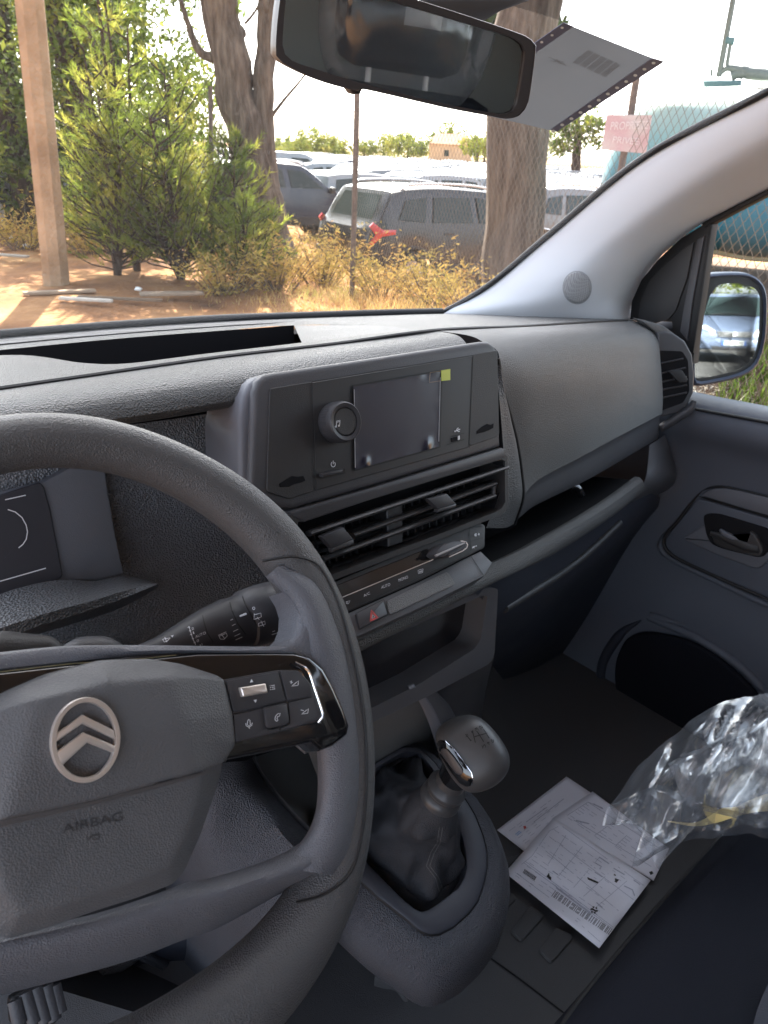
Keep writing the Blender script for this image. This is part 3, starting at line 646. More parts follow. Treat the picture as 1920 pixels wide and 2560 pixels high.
# build as cross sections: outer seam, crown, inner edge, back
so_ = WPt('V', [(640, 1203), (700, 1225), (745, 1330), (772, 1440), (789, 1560), (794, 1660), (790, 1760), (776, 1850), (752, 1896)], [-.002, .003, .006, .006, .006, .006, .006, .004, .0])
cr1 = WPt('V', [(600, 1225), (672, 1270), (712, 1360), (738, 1460), (752, 1570), (758, 1660), (752, 1760), (735, 1840), (705, 1888)], [.0165, .021, .0225, .0225, .0225, .0225, .0225, .022, .020])
cr2 = WPt('V', [(575, 1245), (640, 1300), (672, 1370), (690, 1470), (712, 1570), (716, 1660), (708, 1760), (690, 1830), (650, 1880)], [.010, .018, .0215, .0215, .0215, .0215, .0215, .0215, .019])
in_ = WPt('V', [(572, 1242), (628, 1300), (648, 1360), (650, 1470), (680, 1580), (692, 1660), (688, 1750), (662, 1815), (610, 1862)], [.002, .009, .012, .012, .012, .012, .012, .012, .010])
bk = WPt('V', [(580, 1250), (632, 1305), (646, 1360), (648, 1470), (678, 1580), (686, 1660), (682, 1750), (655, 1812), (604, 1856)], -.012)
ins = loft('spoke_insert', [so_, cr1, cr2, in_, bk], 60, 24, M['wheelsmooth'], wheel, ang=60)
tube('leather_seam', [S_rim.at(p, .0004) or PW.at(p, .012) for p in q('V', (568, 1212), (600, 1206), (640, 1203), (690, 1222), (728, 1290), (756, 1380), (776, 1470), (788, 1560), (793, 1660), (788, 1760), (773, 1845), (750, 1894), (700, 1932), (640, 1950))], .0008, M['rubber'], wheel, 5, n=60)
# upper spoke: thin top band, gloss trim, button pod
top_band = WPt('WH', [(-500, 175), (0, 122), (300, 95), (640, 92), (1000, 97), (1200, 97)], .020)
top_band1 = WPt('WH', [(-500, 200), (0, 150), (300, 108), (640, 102), (1000, 106), (1230, 96)], .024)
top_b2 = WPt('WH', [(-500, 268), (0, 196), (300, 165), (700, 128), (1000, 124), (1280, 128)], .0235)
top_b3 = WPt('WH', [(-500, 268), (0, 200), (300, 170), (700, 132), (1000, 128), (1280, 132)], .004)
tb0 = WPt('WH', [(-500, 185), (0, 130), (300, 97), (640, 94), (1000, 99), (1200, 97)], .0)
loft('spoke_top', [tb0, top_band, top_band1, top_b2, top_b3], 40, 14, M['wheelsmooth'], wheel, ang=60)
fill = WPt('WH', [(1195, 98), (1247, 88), (1281, 54), (1299, 5), (1302, -50), (1286, -101), (1256, -150), (1330, -150), (1420, 0), (1490, 150), (1535, 330), (1550, 470), (1500, 540), (1400, 545), (1330, 420), (1250, 200)], .0205)
plate('spoke_shoulder', fill, PW.n, .030, M['wheelsmooth'], wheel, .007, 4)
trim_px = q('WH', (-500, 272), (0, 205), (300, 172), (640, 146), (860, 124), (1180, 122), (1270, 124), (1340, 140), (1400, 190), (1440, 260), (1490, 370), (1515, 440), (1505, 480), (1440, 530), (1385, 552), (1345, 514), (1200, 545), (1000, 585), (700, 610), (-500, 640))
plate('spoke_trim', PW.ats(trim_px, .0255), PW.n, .02, M['gloss'], wheel, .003, 3)
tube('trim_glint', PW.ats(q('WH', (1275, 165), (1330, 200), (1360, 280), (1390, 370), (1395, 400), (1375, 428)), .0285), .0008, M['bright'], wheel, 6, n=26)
strokes('trim_edge', PW, [q('WH', (0, 207), (300, 172), (640, 147), (760, 134))], 2.2, plastic('trim_edge', (.35, .33, .2), .3, 0, var=0, metal=.6), wheel, .0262)
PB = Pl(W0 + PW.n * .0265, PW.n)
pod = plate('button_pod', PB.ats(rp(q('WH', (960, 240), (1200, 198), (1290, 198), (1340, 250), (1372, 330), (1392, 400), (1370, 425), (1015, 515), (1000, 400)), 8, 3)), PW.n, .012, M['btn'], wheel, .0012, 2)
for nm, pts in (('scroll_button', ((978, 246), (1200, 206), (1235, 332), (1008, 380))), ('plus_button', ((1212, 203), (1288, 203), (1335, 255), (1350, 312), (1243, 332))),
                ('microphone_button', ((1010, 392), (1138, 364), (1150, 440), (1160, 458), (1208, 448), (1208, 466), (1020, 508))), ('minus_button', ((1246, 340), (1355, 316), (1388, 400), (1370, 418), (1218, 462), (1216, 448), (1256, 430)))):
    plate(nm, PB.ats(rp(q('WH', *pts), 4, 2), .0016), PW.n, .0016, M['btn'], pod, .0005, 2)
ph = plate('phone_button', PB.ats(rp(q('WH', (1142, 362), (1242, 340), (1252, 420), (1240, 434), (1165, 452), (1152, 440)), 4, 3), .0034), PW.n, .003, M['btn'], pod, .001, 2)
rl = plate('scroll_roller', PB.ats(rp(q('WH', (1038, 274), (1150, 256), (1160, 296), (1050, 316)), 3, 3), .0046), PW.n, .004, M['chrome'], pod, .0012, 3)
k_ = .5626                        # BT crop pixels drawn on the pod
st = [q('BT', (1058, 872), (1082, 880)), q('BT', (1072, 864), (1068, 890)), q('BT', (1072, 908), (1125, 866), (1122, 900), (1072, 908)),
      q('BT', (1142, 1090), (1166, 1096)), q('BT', (1148, 1122), (1202, 1080), (1196, 1115), (1148, 1122)),
      q('BT', (905, 905), (912, 904)), q('BT', (918, 903), (943, 900)), q('BT', (906, 919), (913, 918)), q('BT', (919, 917), (944, 914)), q('BT', (908, 934), (915, 933)), q('BT', (921, 932), (946, 928)),
      q('BT', (735, 1175), (731, 1205), (742, 1212), (756, 1205), (752, 1170), (743, 1163), (735, 1175)), q('BT', (720, 1192), (724, 1212), (745, 1222), (766, 1208), (770, 1188)), q('BT', (746, 1222), (748, 1234))]
PS = Pl(PB.o + PB.n * .0018, PB.n)
strokes('button_symbol', PS, st, 1.5, M['white'], pod, .0)
polys('arrow_symbol', PS, [q('BT', (764, 852), (778, 876), (751, 880)), q('BT', (779, 1014), (806, 1010), (796, 1036))], M['white'], pod, .0001)
strokes('phone_symbol', Pl(PB.o + PB.n * .0036, PB.n), [q('BT', (985, 1115), (966, 1120), (948, 1140), (944, 1165), (958, 1178), (968, 1168), (960, 1158), (965, 1142), (978, 1138), (985, 1115))], 1.5, M['white'], ph, .0)
# lower spoke bar
ls_in = WPt('WH', [(1310, 940), (1230, 990), (1080, 1050), (880, 1108), (810, 1120), (640, 1180), (400, 1255), (0, 1345), (-500, 1440)], .006)
ls_t = WPt('WH', [(1400, 985), (1300, 1040), (1150, 1095), (900, 1165), (780, 1190), (600, 1245), (400, 1300), (0, 1395), (-500, 1500)], .021)
ls_m = WPt('WH', [(1440, 1020), (1340, 1080), (1200, 1130), (950, 1245), (780, 1295), (600, 1360), (400, 1425), (0, 1530), (-500, 1640)], .012)
ls_o = WPt('WH', [(1420, 1060), (1300, 1130), (1230, 1155), (950, 1310), (780, 1370), (600, 1440), (400, 1500), (0, 1605), (-500, 1720)], -.012)
ls_b = WPt('WH', [(1310, 950), (1230, 1000), (1080, 1060), (880, 1112), (810, 1122), (640, 1190), (400, 1265), (0, 1355), (-500, 1450)], -.016)
loft('lower_spoke', [ls_b, ls_in, ls_t, ls_m, ls_o], 60, 24, M['wheelsmooth'], wheel, ang=60)
# airbag cover, right half traced and mirrored
def HP(px, h): d = PW.at(q('WH', px)[0], h) - W0; return [d @ wu, d @ wv, h]
hub = {}
hv = []; hf = []; AXI = set()
def V_(px, h, axis=False):
    a, b, hh = HP(px, h)
    if axis: a = .09 * b
    i = len(hv); hv.append((a, b, hh)); AXI.update([i] if axis else []); return i
c0 = V_((370, 165), .030, 1); c1 = V_((375, 262), .044, 1); c2 = V_((372, 505), .0445, 1); c3 = V_((400, 772), .040, 1)
r0 = V_((640, 150), .030); r0b = V_((780, 172), .030); r1 = V_((470, 255), .044); r1b = V_((745, 230), .043); r2 = V_((800, 430), .044); r3 = V_((850, 640), .041)
o0 = V_((935, 222), .030); o1 = V_((967, 243), .030); o2 = V_((1003, 385), .031); o3 = V_((1017, 520), .030); o4 = V_((965, 598), .030)
k3 = V_((400, 782), .031, 1); kr3 = V_((868, 655), .032)
l4 = V_((960, 640), .018); l5 = V_((935, 720), .018); l6 = V_((872, 905), .018); l7 = V_((805, 1062), .018); l8 = V_((745, 1130), .018); l9 = V_((600, 1185), .018); l10 = V_((430, 1238), .018, 1)
m5 = V_((850, 760), .031); m6 = V_((800, 920), .029); m7 = V_((730, 1040), .027); m8 = V_((590, 1110), .027); m9 = V_((425, 1160), .027, 1)
b0 = V_((365, 160), .010, 1); b1_ = V_((640, 146), .010); b1c = V_((785, 168), .010); b2_ = V_((940, 218), .010); b3_ = V_((974, 240), .010); b4_ = V_((1010, 385), .010); b5_ = V_((1024, 522), .010); b6_ = V_((970, 604), .010)
F = [(c0, r0, r1, c1), (r0, r0b, r1b, r1), (r0b, o0, r1b), (o0, o1, r1b), (c1, r1, r2, c2), (r1, r1b, r2), (r1b, o1, o2, r2), (r2, o2, o3), (r2, o3, o4, r3), (c2, r2, r3, c3),
     (c3, r3, kr3, k3), (r3, o4, l4, kr3), (k3, kr3, m5), (kr3, l4, l5, m5), (m5, l5, l6, m6), (m6, l6, l7, m7), (m7, l7, l8), (m7, l8, l9, m8), (m8, l9, l10, m9), (k3, m5, m6), (k3, m6, m7), (k3, m7, m8), (k3, m8, m9),
     (b0, b1_, r0, c0), (b1_, b1c, r0b, r0), (b1c, b2_, o0, r0b), (b2_, b3_, o1, o0), (b3_, b4_, o2, o1), (b4_, b5_, o3, o2), (b5_, b6_, o4, o3)]
nv = len(hv); vs = [wp(*v) for v in hv] + [wp(.18 * v[1] - v[0], v[1], v[2]) for v in hv]
fs = F + [tuple(nv + i if i not in AXI else i for i in f)[::-1] for f in F]
me = bpy.data.meshes.new('airbag_cover'); bm = bmesh.new(); bv = [bm.verts.new(v) for v in vs]
for f in fs:
    try: bm.faces.new([bv[i] for i in f])
    except ValueError: pass
bmesh.ops.delete(bm, geom=[v for v in bm.verts if not v.link_faces], context='VERTS')
bmesh.ops.recalc_face_normals(bm, faces=bm.faces)
bmesh.ops.triangulate(bm, faces=[f for f in bm.faces if len(f.verts) > 4])
bm.to_mesh(me); bm.free(); hubo = link('airbag_cover', me, M['airbag'], wheel, ang=70)
sb_m = hubo.modifiers.new('fine', 'SUBSURF'); sb_m.subdivision_type = 'SIMPLE'; sb_m.levels = 4; sb_m.render_levels = 4; sm_m = hubo.modifiers.new('soft', 'SMOOTH'); sm_m.factor = .5; sm_m.iterations = 22
hubo.data.polygons.foreach_set('use_smooth', [True] * len(hubo.data.polygons)); hubo.data.set_sharp_from_angle(angle=pi)
# crisp fold line and chevron emblem
PE = Pl(W0 + PW.n * .0448, PW.n)
PL = Pl(W0 + PW.n * .0302, PW.n)
ec = q('WH', (370, 499))[0]
em = thing_e = None
def ell(rx, ry, n=64):
    c = PE.at(ec, .001); return [c + wu * rx * cos(2 * pi * i / n) + wv * ry * sin(2 * pi * i / n) + PW.n * .0 for i in range(n)]
def chev(y0, w_, t, dip):
    return [(-w_, y0 - dip), (0, y0), (w_, y0 - dip), (w_, y0 - dip - t), (0, y0 - t), (-w_, y0 - dip - t)]
ep = PE.at(ec, .001); A_, B_ = ab(q('WH', (520, 480))[0], .0448), ab(q('WH', (218, 480))[0], .0448); RX = (A_[0] - B_[0]) / 2
A_, B_ = ab(q('WH', (365, 315))[0], .0448), ab(q('WH', (375, 683))[0], .0448); RY = math.hypot(A_[0] - B_[0], A_[1] - B_[1]) / 2
vx = [ep + wu * RX * cos(2 * pi * i / 64) + wv * RY * sin(2 * pi * i / 64) for i in range(64)]
vi = [ep + wu * (RX - .0024) * cos(2 * pi * i / 64) + wv * (RY - .0024) * sin(2 * pi * i / 64) for i in range(64)]
emb = ring('emblem', [v + PW.n * .0022 for v in vx], [v + PW.n * .0022 for v in vi], PW.n, .004, M['chrome'], wheel, 64, lip=.0006)
def ec_pt(px): return PE.at(q('WH', px)[0], .0032)
for nm, pts in (('upper_chevron', ((240, 512), (250, 470), (358, 392), (492, 458), (500, 500), (358, 430))), ('lower_chevron', ((250, 590), (248, 552), (360, 468), (504, 528), (498, 560), (378, 512), (272, 610)))):
    plate(nm, [ec_pt(p) for p in pts], PW.n, .003, M['chrome'], emb, .0007, 2)
# embossed lettering
text_px('airbag_lettering', Surf(hubo), 'AIRBAG', q('WH', (272, 905))[0], q('WH', (532, 848))[0], q('WH', (268, 868))[0], plastic('embossed', (.045, .046, .05), .5, 0, var=0), wheel, .0003)
strokes('airbag_symbol', Surf(hubo), [q('WH', (372, 918), (385, 935), (395, 915)), q('WH', *arc(412, 922, 18, 10, 200, 500, 10)), q('WH', (400, 915), (430, 908))], 2.6, MATS['embossed'], wheel, .0003)
strokes('fold_shadow_line', Surf(hubo), [q('WH', (0, 850), (400, 765), (870, 640))], 1.4, M['engr'], wheel, .0003)

# ================================================================== WIPER STALK
stalk = thing('wiper_stalk', 'black wiper stalk with white printed symbols behind the steering wheel', 'stalk', tuple(PW.at((520, 1560), -.05)))
cpx = [(-250, 760), (60, 660), (300, 560), (420, 510), (600, 435), (615, 430), (700, 400), (712, 396), (850, 350), (960, 316), (1005, 300), (1035, 292)]
crad = [.008, .0105, .0145, .0165, .0180, .0174, .0178, .0195, .0205, .0200, .0150, .006]
cc = [PW.at(p, -.045) for p in q('BT', *cpx)]
rows = tube_rows(cc, crad, 28)
vs = sum(rows, []); fs = [(r * 28 + k, r * 28 + (k + 1) % 28, (r + 1) * 28 + (k + 1) % 28, (r + 1) * 28 + k) for r in range(len(rows) - 1) for k in range(28)] + [tuple((len(rows) - 1) * 28 + k for k in range(28))]
sb = raw('stalk_body', vs, fs, M['btn'], stalk, ang=50)
SS = Surf(sb)
for g__ in ([q('BT', (388, 362), (400, 420), (425, 500), (470, 570)), q('BT', (598, 262), (615, 330), (660, 430), (720, 510)), q('BT', (692, 212), (712, 270), (760, 360), (815, 460)), q('BT', (950, 170), (970, 230), (1010, 300), (1040, 345))]): strokes('ring_gap', SS, [g__], 2.6, M['rubber'], stalk, .0004)
stk_marks = [q('BT', (284, 452), (300, 500), (312, 540), (335, 590)), q('BT', (275, 458), (284, 450), (292, 458)), q('BT', (284, 484), (300, 480)), q('BT', (292, 512), (308, 508)), q('BT', (305, 545), (322, 540)), q('BT', (320, 575), (336, 570)),
             q('BT', (602, 402), (622, 392)), q('BT', (614, 443), (642, 430)), q('BT', (624, 488), (662, 470)), q('BT', (634, 524), (678, 504)), q('BT', (642, 552), (694, 530)),
             q('BT', (785, 350), (783, 395), (805, 388), (840, 375), (836, 346), (785, 360)), q('BT', (808, 378), (825, 396)), q('BT', (820, 425), (818, 448), (870, 432), (866, 408), (820, 425)), q('BT', (835, 405), (860, 450)), q('BT', (845, 412), (850, 440)),
             q('BT', (508, 518), (570, 490)), q('BT', (515, 525), (525, 546), (552, 548), (578, 522), (572, 500), (515, 525)), q('BT', (535, 510), (560, 546)), q('BT', (80, 548), (95, 568), (118, 560), (140, 536), (80, 548)), q('BT', (98, 530), (115, 570)),
             q('BT', *arc(1040, 345, 20, 22, -60, 60, 8)), q('BT', (920, 512), (960, 500), (985, 475)), q('BT', (925, 490), (945, 482))]
strokes('printed_marks', SS, stk_marks, 1.5, M['white'], stalk, .0004)
polys('arrow_marks', SS, [q('BT', (918, 252), (938, 232), (942, 254)), q('BT', (940, 245), (958, 226), (962, 248)), q('BT', (144, 520), (166, 514), (158, 532))], M['white'], stalk, .0005)
for s_, o_, r_, u_ in (('0', (775, 325), (795, 318), (768, 302)), ('2', (305, 478), (324, 472), (302, 460)), ('1', (318, 508), (326, 505), (312, 490)), ('AUTO', (335, 540), (415, 506), (330, 520)), ('0', (345, 572), (362, 566), (342, 552)), ('x1', (366, 600), (388, 592), (362, 584))):
    o2, r2, u2 = q('BT', o_, r_, u_); text_px('printed_lettering', SS, s_, o2, r2, u2, M['white'], stalk, .0004)
PSt = Pl(SS.at(q('BT', (700, 365))[0], .0), (CAM - SS.at(q('BT', (700, 365))[0])).normalized())
plate('setting_marker', PSt.ats(rp(q('BT', (662, 368), (724, 344), (730, 358), (668, 382)), 2, 2), .0015), PSt.n, .002, M['white'], stalk, .0004, 1)
tube('stalk_end_button', [PW.at(p, -.04) for p in q('BT', (975, 200), (1020, 235), (1040, 290))], [.004, .0075, .004], M['fascia'], stalk, 12, n=9)
# steering column shroud
shroud = thing('steering_column', 'black plastic steering column shroud behind the wheel', 'column shroud', tuple(PW.at((215, 1700), -.1)))
h1 = [PW.at(p, -.05) for p in q('WH', (-200, 118), (0, 90), (120, 68), (200, 72), (300, 95), (500, 100))]
tube('shroud', [W0 - PW.n * .04 + wv * .01, W0 - PW.n * .12 - Vector((0, 0, .0)), W0 + Vector((0, .22, -.13))], [.052, .060, .065], M['grain_dk'], shroud, 28, .8, n=10)
tube('ignition_cowl', [PW.at(p, -.055) for p in q('WH', (-80, 140), (60, 122), (190, 112), (240, 130), (300, 150))], [.012, .013, .010, .008, .004], M['fascia'], shroud, 16, n=14)
tube('ignition_cowl', [PW.at(p, -.055) for p in q('WH', (250, 160), (340, 130), (460, 116), (540, 135))], [.006, .010, .009, .004], M['bezel'], shroud, 14, n=14)

# ================================================================== CONSOLE, GEAR LEVER
con = thing('gear_console', 'dark grained console with black surround under the gear lever', 'console', (0, .45, .6))
PGr = Pl(P((1060, 2300), z=.83), (0, -.45, .89))
fo = q('GB', (400, 940), (535, 1110), (700, 1260), (880, 1400), (960, 1470), (1020, 1495), (1080, 1490), (1180, 1440), (1280, 1350), (1340, 1270), (1380, 1150), (1398, 1060), (1396, 950), (1370, 850), (1320, 720), (1260, 620), (1160, 520), (1060, 380), (960, 285), (850, 275), (660, 390), (480, 560))
fi = q('GB', (470, 900), (570, 975), (720, 1130), (860, 1270), (930, 1325), (975, 1345), (1020, 1335), (1120, 1265), (1215, 1190), (1255, 1120), (1270, 1050), (1262, 960), (1240, 860), (1215, 780), (1185, 720), (1120, 620), (1060, 450), (960, 320), (860, 310), (680, 410), (520, 600))
ring('gear_surround', PGr.ats(fo, 0), PGr.ats(fi, 0), PGr.n, .03, M['frame'], con, 120, lip=.002)
ring('surround_lip', PGr.ats([(p[0] - 1, p[1] + 6) for p in fo], -.004), PGr.ats(fo, -.001), PGr.n, .02, M['rubber'], con, 120)
well = PGr.ats(fi, -.028)
plate('gaiter_well', well, PGr.n, .004, M['boot'], con)
# console body skirt: frame edge -> shoulder -> floor
Nf = 60; top = resample([Vector(v) for v in PGr.ats(fo, -.004)] + [PGr.at(fo[0], -.004)], Nf, True)
cen = sum(top, Vector()) / Nf
def out(p, s, dz):
    d = p - cen; d.z = 0; return p + d.normalized() * s + Vector((0, 0, dz))
sk = [top, [out(p, .018, -.008) for p in top], [out(p, .032, -.035) for p in top], [out(p, .030, -.075) for p in top], [out(p, .012, -.115) for p in top], [out(p, -.03, -.135) for p in top]]
ped_top = [out(p, -.065, -.12) for p in top]; grid('console_pedestal', [ped_top, [Vector((p.x, p.y, .58)) for p in ped_top]], M['mat'], con, closed=True)
rowsk = []
cols_ = [cat([s[k] for s in sk], 20) for k in range(Nf)]
rowsk = [[cols_[k][r] for k in range(Nf)] for r in range(20)]
grid('console_body', rowsk, M['console'], con, closed=True, ang=60)
# left shoulder running forward under the dash
sh1 = [P(p, y=v) for p, v in zip(q('WH', (1085, 580), (1120, 650), (1200, 760), (1310, 880), (1520, 1080)), (.56, .55, .52, .49, .44))]
sh2 = [P(p, y=v) for p, v in zip(q('WH', (960, 600), (980, 690), (1090, 830), (1220, 985), (1440, 1180)), (.53, .52, .50, .465, .41))]
sh3 = [P(p, y=v) for p, v in zip(q('WH', (880, 640), (860, 900), (900, 1080), (1100, 1300), (1350, 1500)), (.54, .53, .52, .48, .43))]
sh4 = [P(p, y=v) for p, v in zip(q('WH', (700, 700), (700, 1000), (760, 1350), (900, 1600), (1250, 1560)), (.66, .66, .66, .60, .48))]
loft('console_shoulder', [sh1, [a.lerp(b, .45) + Vector((0, -.012, .008)) for a, b in zip(sh1, sh2)], sh2, sh3, sh4], 40, 26, M['console'], con, ang=60)
tube('edge_strip', [p + Vector((.003, -.002, .002)) for p in sh1], .0022, M['bezel'], con, 6, n=30)
loft('console_valley', [[P(p, y=v) for p, v in zip(q('WH', (1085, 580), (1250, 800), (1540, 1100)), (.57, .53, .46))], [P(p, y=v) for p, v in zip(q('WH', (1330, 500), (1420, 700), (1620, 900)), (.68, .66, .60))]], 14, 6, M['panel'], con)
# gear lever
gear = thing('gear_lever', 'gear lever with satin grey knob, shift pattern and creased leather gaiter', 'gear lever', tuple(P((1060, 2150), z=.86)))
def ring_at(px, rx, ry, tilt, yv, n=24):
    """a horizontal-ish loop around the lever axis"""
    c = P(px, y=yv); return c
ax0 = P(q('GB', (1080, 620))[0], y=.385); axd = (P(q('GB', (1300, 330))[0], y=.36) - P(q('GB', (960, 860))[0], y=.40)).normalized()
# gaiter: loops from the well edge up to the collar
base = resample([Vector(v) for v in PGr.ats([(p[0], p[1]) for p in fi], -.024)] + [PGr.at(fi[0], -.024)], 64, True)
colc = P(q('GB', (1090, 610))[0], y=.39); u_ = axd.cross(Vector((0, 1, 0))).normalized(); v_ = axd.cross(u_)
def loop(c, r, wob=0, ph=0, n=64, ref=None):
    outp = []
    for b in ref:
        d = b - (ref_c); d -= axd * (d @ axd); d.normalize()
        a = math.atan2(d @ v_, d @ u_); outp.append(c + d * r * (1 + wob * sin(a * 4 + ph)))
    return outp
ref_c = sum(base, Vector()) / 64
L4 = loop(colc, .0235, 0, 0, ref=base); L3 = loop(colc - axd * .03, .033, .05, .6, ref=base); L2 = loop(colc.lerp(ref_c, .55) , .046, .10, 1.2, ref=base)
L1 = [a.lerp(b, .72) - PGr.n * .004 + PGr.n * .012 * sin(k * .9) for k, (a, b) in enumerate(zip(L2, base))]
L0 = [p.lerp(ref_c, .10) + PGr.n * .006 for p in base]
colsg = [cat([s[k] for s in (base, L0, L1, L2, L3, L4)], 30) for k in range(64)]
def crease(p, r):
    a = noise.noise(Vector((p.x * 34, p.y * 34, p.z * 16))); b_ = noise.noise(p * 75 + Vector((5, 2, 1)))
    return (.013 * (abs(a) - .22) + .002 * b_) * min(1, r / 5) * min(1, (29 - r) / 6)
gm = [[colsg[k][r] + ((colsg[k][r] - ref_c) - axd * ((colsg[k][r] - ref_c) @ axd)).normalized() * crease(colsg[k][r], r) for k in range(64)] for r in range(30)]
gt_ = grid('gaiter', gm, M['boot'], gear, closed=True, ang=70)
SGt = Surf(gt_)
strokes('gaiter_stitching', SGt, [q('GB', (1085, 800), (1070, 900), (1030, 960), (1000, 1050), (1060, 1130), (1085, 1215))], 1.3, M['panel'], gear, .0006); strokes('gaiter_stitching', SGt, [q('GB', (1105, 800), (1090, 900), (1050, 970), (1022, 1050), (1080, 1125), (1108, 1205))], 1.3, M['panel'], gear, .0006)
# collar rings
cb = colc
disc_stack('collar', cb - axd * .006, axd, [(.0215, 0), (.0238, .003), (.0240, .010), (.0225, .014), (.0200, .0165), (.0200, .019), (.0222, .022), (.0225, .027), (.0200, .031), (.017, .034), (.0165, .05)], M['slat'], gear, 40)
# knob: superellipsoid
kcen = P(q('GB', (1310, 330))[0], y=.352)
kz = (CAM - kcen); kz = (kz * .45 + Vector((.25, -.25, .9)) * .55).normalized()
d1 = P(q('GB', (1130, 150))[0], y=.352) - P(q('GB', (1460, 560))[0], y=.352)
# in-photo axes of the knob: long axis down-right, short axis across
def kpx(px): return Pl(kcen, (CAM - kcen).normalized()).at(q('GB', px)[0])
ka = (kpx((1500, 470)) - kpx((1120, 150))); kb = (kpx((1480, 150)) - kpx((1130, 500)))
kn_ = (CAM - kcen).normalized()
kout = q('GB', (1062, 235), (1062, 200), (1085, 150), (1140, 105), (1210, 78), (1280, 70), (1345, 88), (1410, 140), (1470, 210), (1515, 280), (1538, 340), (1538, 410), (1510, 470), (1460, 520), (1400, 555), (1330, 575), (1270, 570), (1220, 540), (1160, 470), (1110, 380), (1075, 300))
PKn = Pl(kcen, kn_); ol = cat([PKn.at(p) for p in kout], 72, True); c_ = sum(ol, Vector()) / 72
rows = []
for j in range(1, 20):
    ph_ = pi * j / 20; r = sin(ph_) ** .62; hh = math.copysign(abs(cos(ph_)) ** .8, cos(ph_)) * .031
    rows.append([c_ + (p - c_) * r + kn_ * hh for p in ol])
vs = sum(rows, []) + [c_ + kn_ * .0312, c_ - kn_ * .0312]; fs = [(r * 72 + k, r * 72 + (k + 1) % 72, (r + 1) * 72 + (k + 1) % 72, (r + 1) * 72 + k) for r in range(18) for k in range(72)]
fs += [(len(vs) - 2, (k + 1) % 72, k) for k in range(72)] + [(len(vs) - 1, 18 * 72 + k, 18 * 72 + (k + 1) % 72) for k in range(72)]
kno = raw('knob', vs, fs, M['knob'], gear, ang=180); SK = Surf(kno)
def surf_plate(name, S, px, h, mat, parent, n=None):
    c = Vector((sum(p[0] for p in px) / len(px), sum(p[1] for p in px) / len(px))); vs = []; fs = []; m = len(px)
    for j, t in enumerate((1.0, .96, .8, .6, .4, .2)):
        for p in px: 
            x = c + (Vector(p) - c) * t; vs.append(S.at(tuple(x), 0 if j == 0 else h) or S.at(tuple(c), h))
    vs.append(S.at(tuple(c), h))
    for j in range(5):
        for k in range(m): fs.append((j * m + k, j * m + (k + 1) % m, (j + 1) * m + (k + 1) % m, (j + 1) * m + k))
    for k in range(m): fs.append((5 * m + k, 5 * m + (k + 1) % m, len(vs) - 1))
    return raw(name, vs, fs, mat, parent, ang=60)
ins1 = rp(q('GB', (1062, 255), (1085, 232), (1125, 236), (1170, 275), (1230, 355), (1290, 440), (1306, 490), (1298, 525), (1262, 540), (1215, 515), (1150, 430), (1095, 345), (1070, 300)), 6, 3)
kp = surf_plate('gloss_insert', SK, ins1, .0008, M['gloss'], gear)
ins2 = rp(q('GB', (1088, 300), (1105, 285), (1130, 290), (1175, 340), (1232, 420), (1240, 450), (1220, 466), (1195, 455), (1140, 385), (1095, 325)), 6, 3)
surf_plate('insert_centre', SK, ins2, .0018, M['btn'], gear)
strokes('insert_rim', SK, [q('GB', (1120, 238), (1180, 290), (1240, 370), (1292, 445), (1304, 495), (1290, 525))], 1.6, M['bright'], gear, .0010)
strokes('shift_pattern', SK, [q('GB', (1298, 172), (1318, 250)), q('GB', (1330, 178), (1372, 245)), q('GB', (1370, 160), (1408, 222)), q('GB', (1312, 212), (1395, 188)), q('GB', (1258, 200), (1290, 240)), q('GB', (1285, 232), (1292, 236))], 2.2, M['engr'], gear, .0003)
for s_, o_, r_, u_ in (('R', (1256, 215), (1250, 193), (1272, 208)), ('1', (1296, 190), (1290, 178), (1306, 182)), ('3', (1326, 182), (1310, 158), (1342, 172)), ('5', (1356, 168), (1338, 144), (1372, 156)), ('2', (1366, 290), (1358, 266), (1388, 280)), ('4', (1402, 270), (1390, 250), (1418, 260)), ('6', (1430, 255), (1416, 232), (1446, 244))):
    o2, r2, u2 = q('GB', o_, r_, u_); text_px('gear_number', SK, s_, o2, r2, u2, M['engr'], gear, .0003)
neck = disc_stack('knob_neck', cb + axd * .035, axd, [(.0165, 0), (.0180, .012), (.0200, .022), (.019, .04)], M['gloss'], gear, 32)

# ================================================================== VAN CABIN SHELL
van = thing('van_cabin', 'light grey windscreen pillar and cabin shell of the van around the dashboard', 'van', (0, 0, 0))
# A-pillar
pl_e = q('F', (1085, 800), (1130, 775), (1180, 748), (1250, 703), (1388, 586), (1620, 398), (1920, 241), (2060, 168))
pr_e = q('F', (1600, 860), (1571, 790), (1579, 748), (1607, 690), (1655, 633), (1718, 580), (1775, 545), (1920, 470), (2060, 398))
lx = [.60, .62, .65, .67, .70, .72, .735, .74]
cA = X(pl_e, lx)
cD = X(pr_e, [.84, .84, .84, .84, .84, .84, .84, .84, .84])
cB = X(q('F', (1180, 800), (1240, 770), (1290, 742), (1350, 700), (1470, 600), (1690, 430), (1920, 310), (2060, 235)), [.63, .64, .655, .67, .70, .72, .735, .74])
cB2 = X(q('F', (1330, 815), (1370, 780), (1400, 745), (1440, 700), (1540, 610), (1740, 465), (1920, 365), (2060, 290)), [.68, .68, .68, .69, .715, .735, .75, .755])
cC = X(q('F', (1500, 830), (1510, 790), (1520, 748), (1550, 690), (1620, 615), (1770, 505), (1920, 428), (2060, 355)), [.76, .755, .755, .755, .765, .785, .80, .80])
pil = loft('pillar_trim', [[p + Vector((.02, .03, .0)) for p in cA], cA, cB, cB2, cC, cD, [p + Vector((.03, .01, 0)) for p in cD]], 50, 40, M['pillar'], van, ang=60)
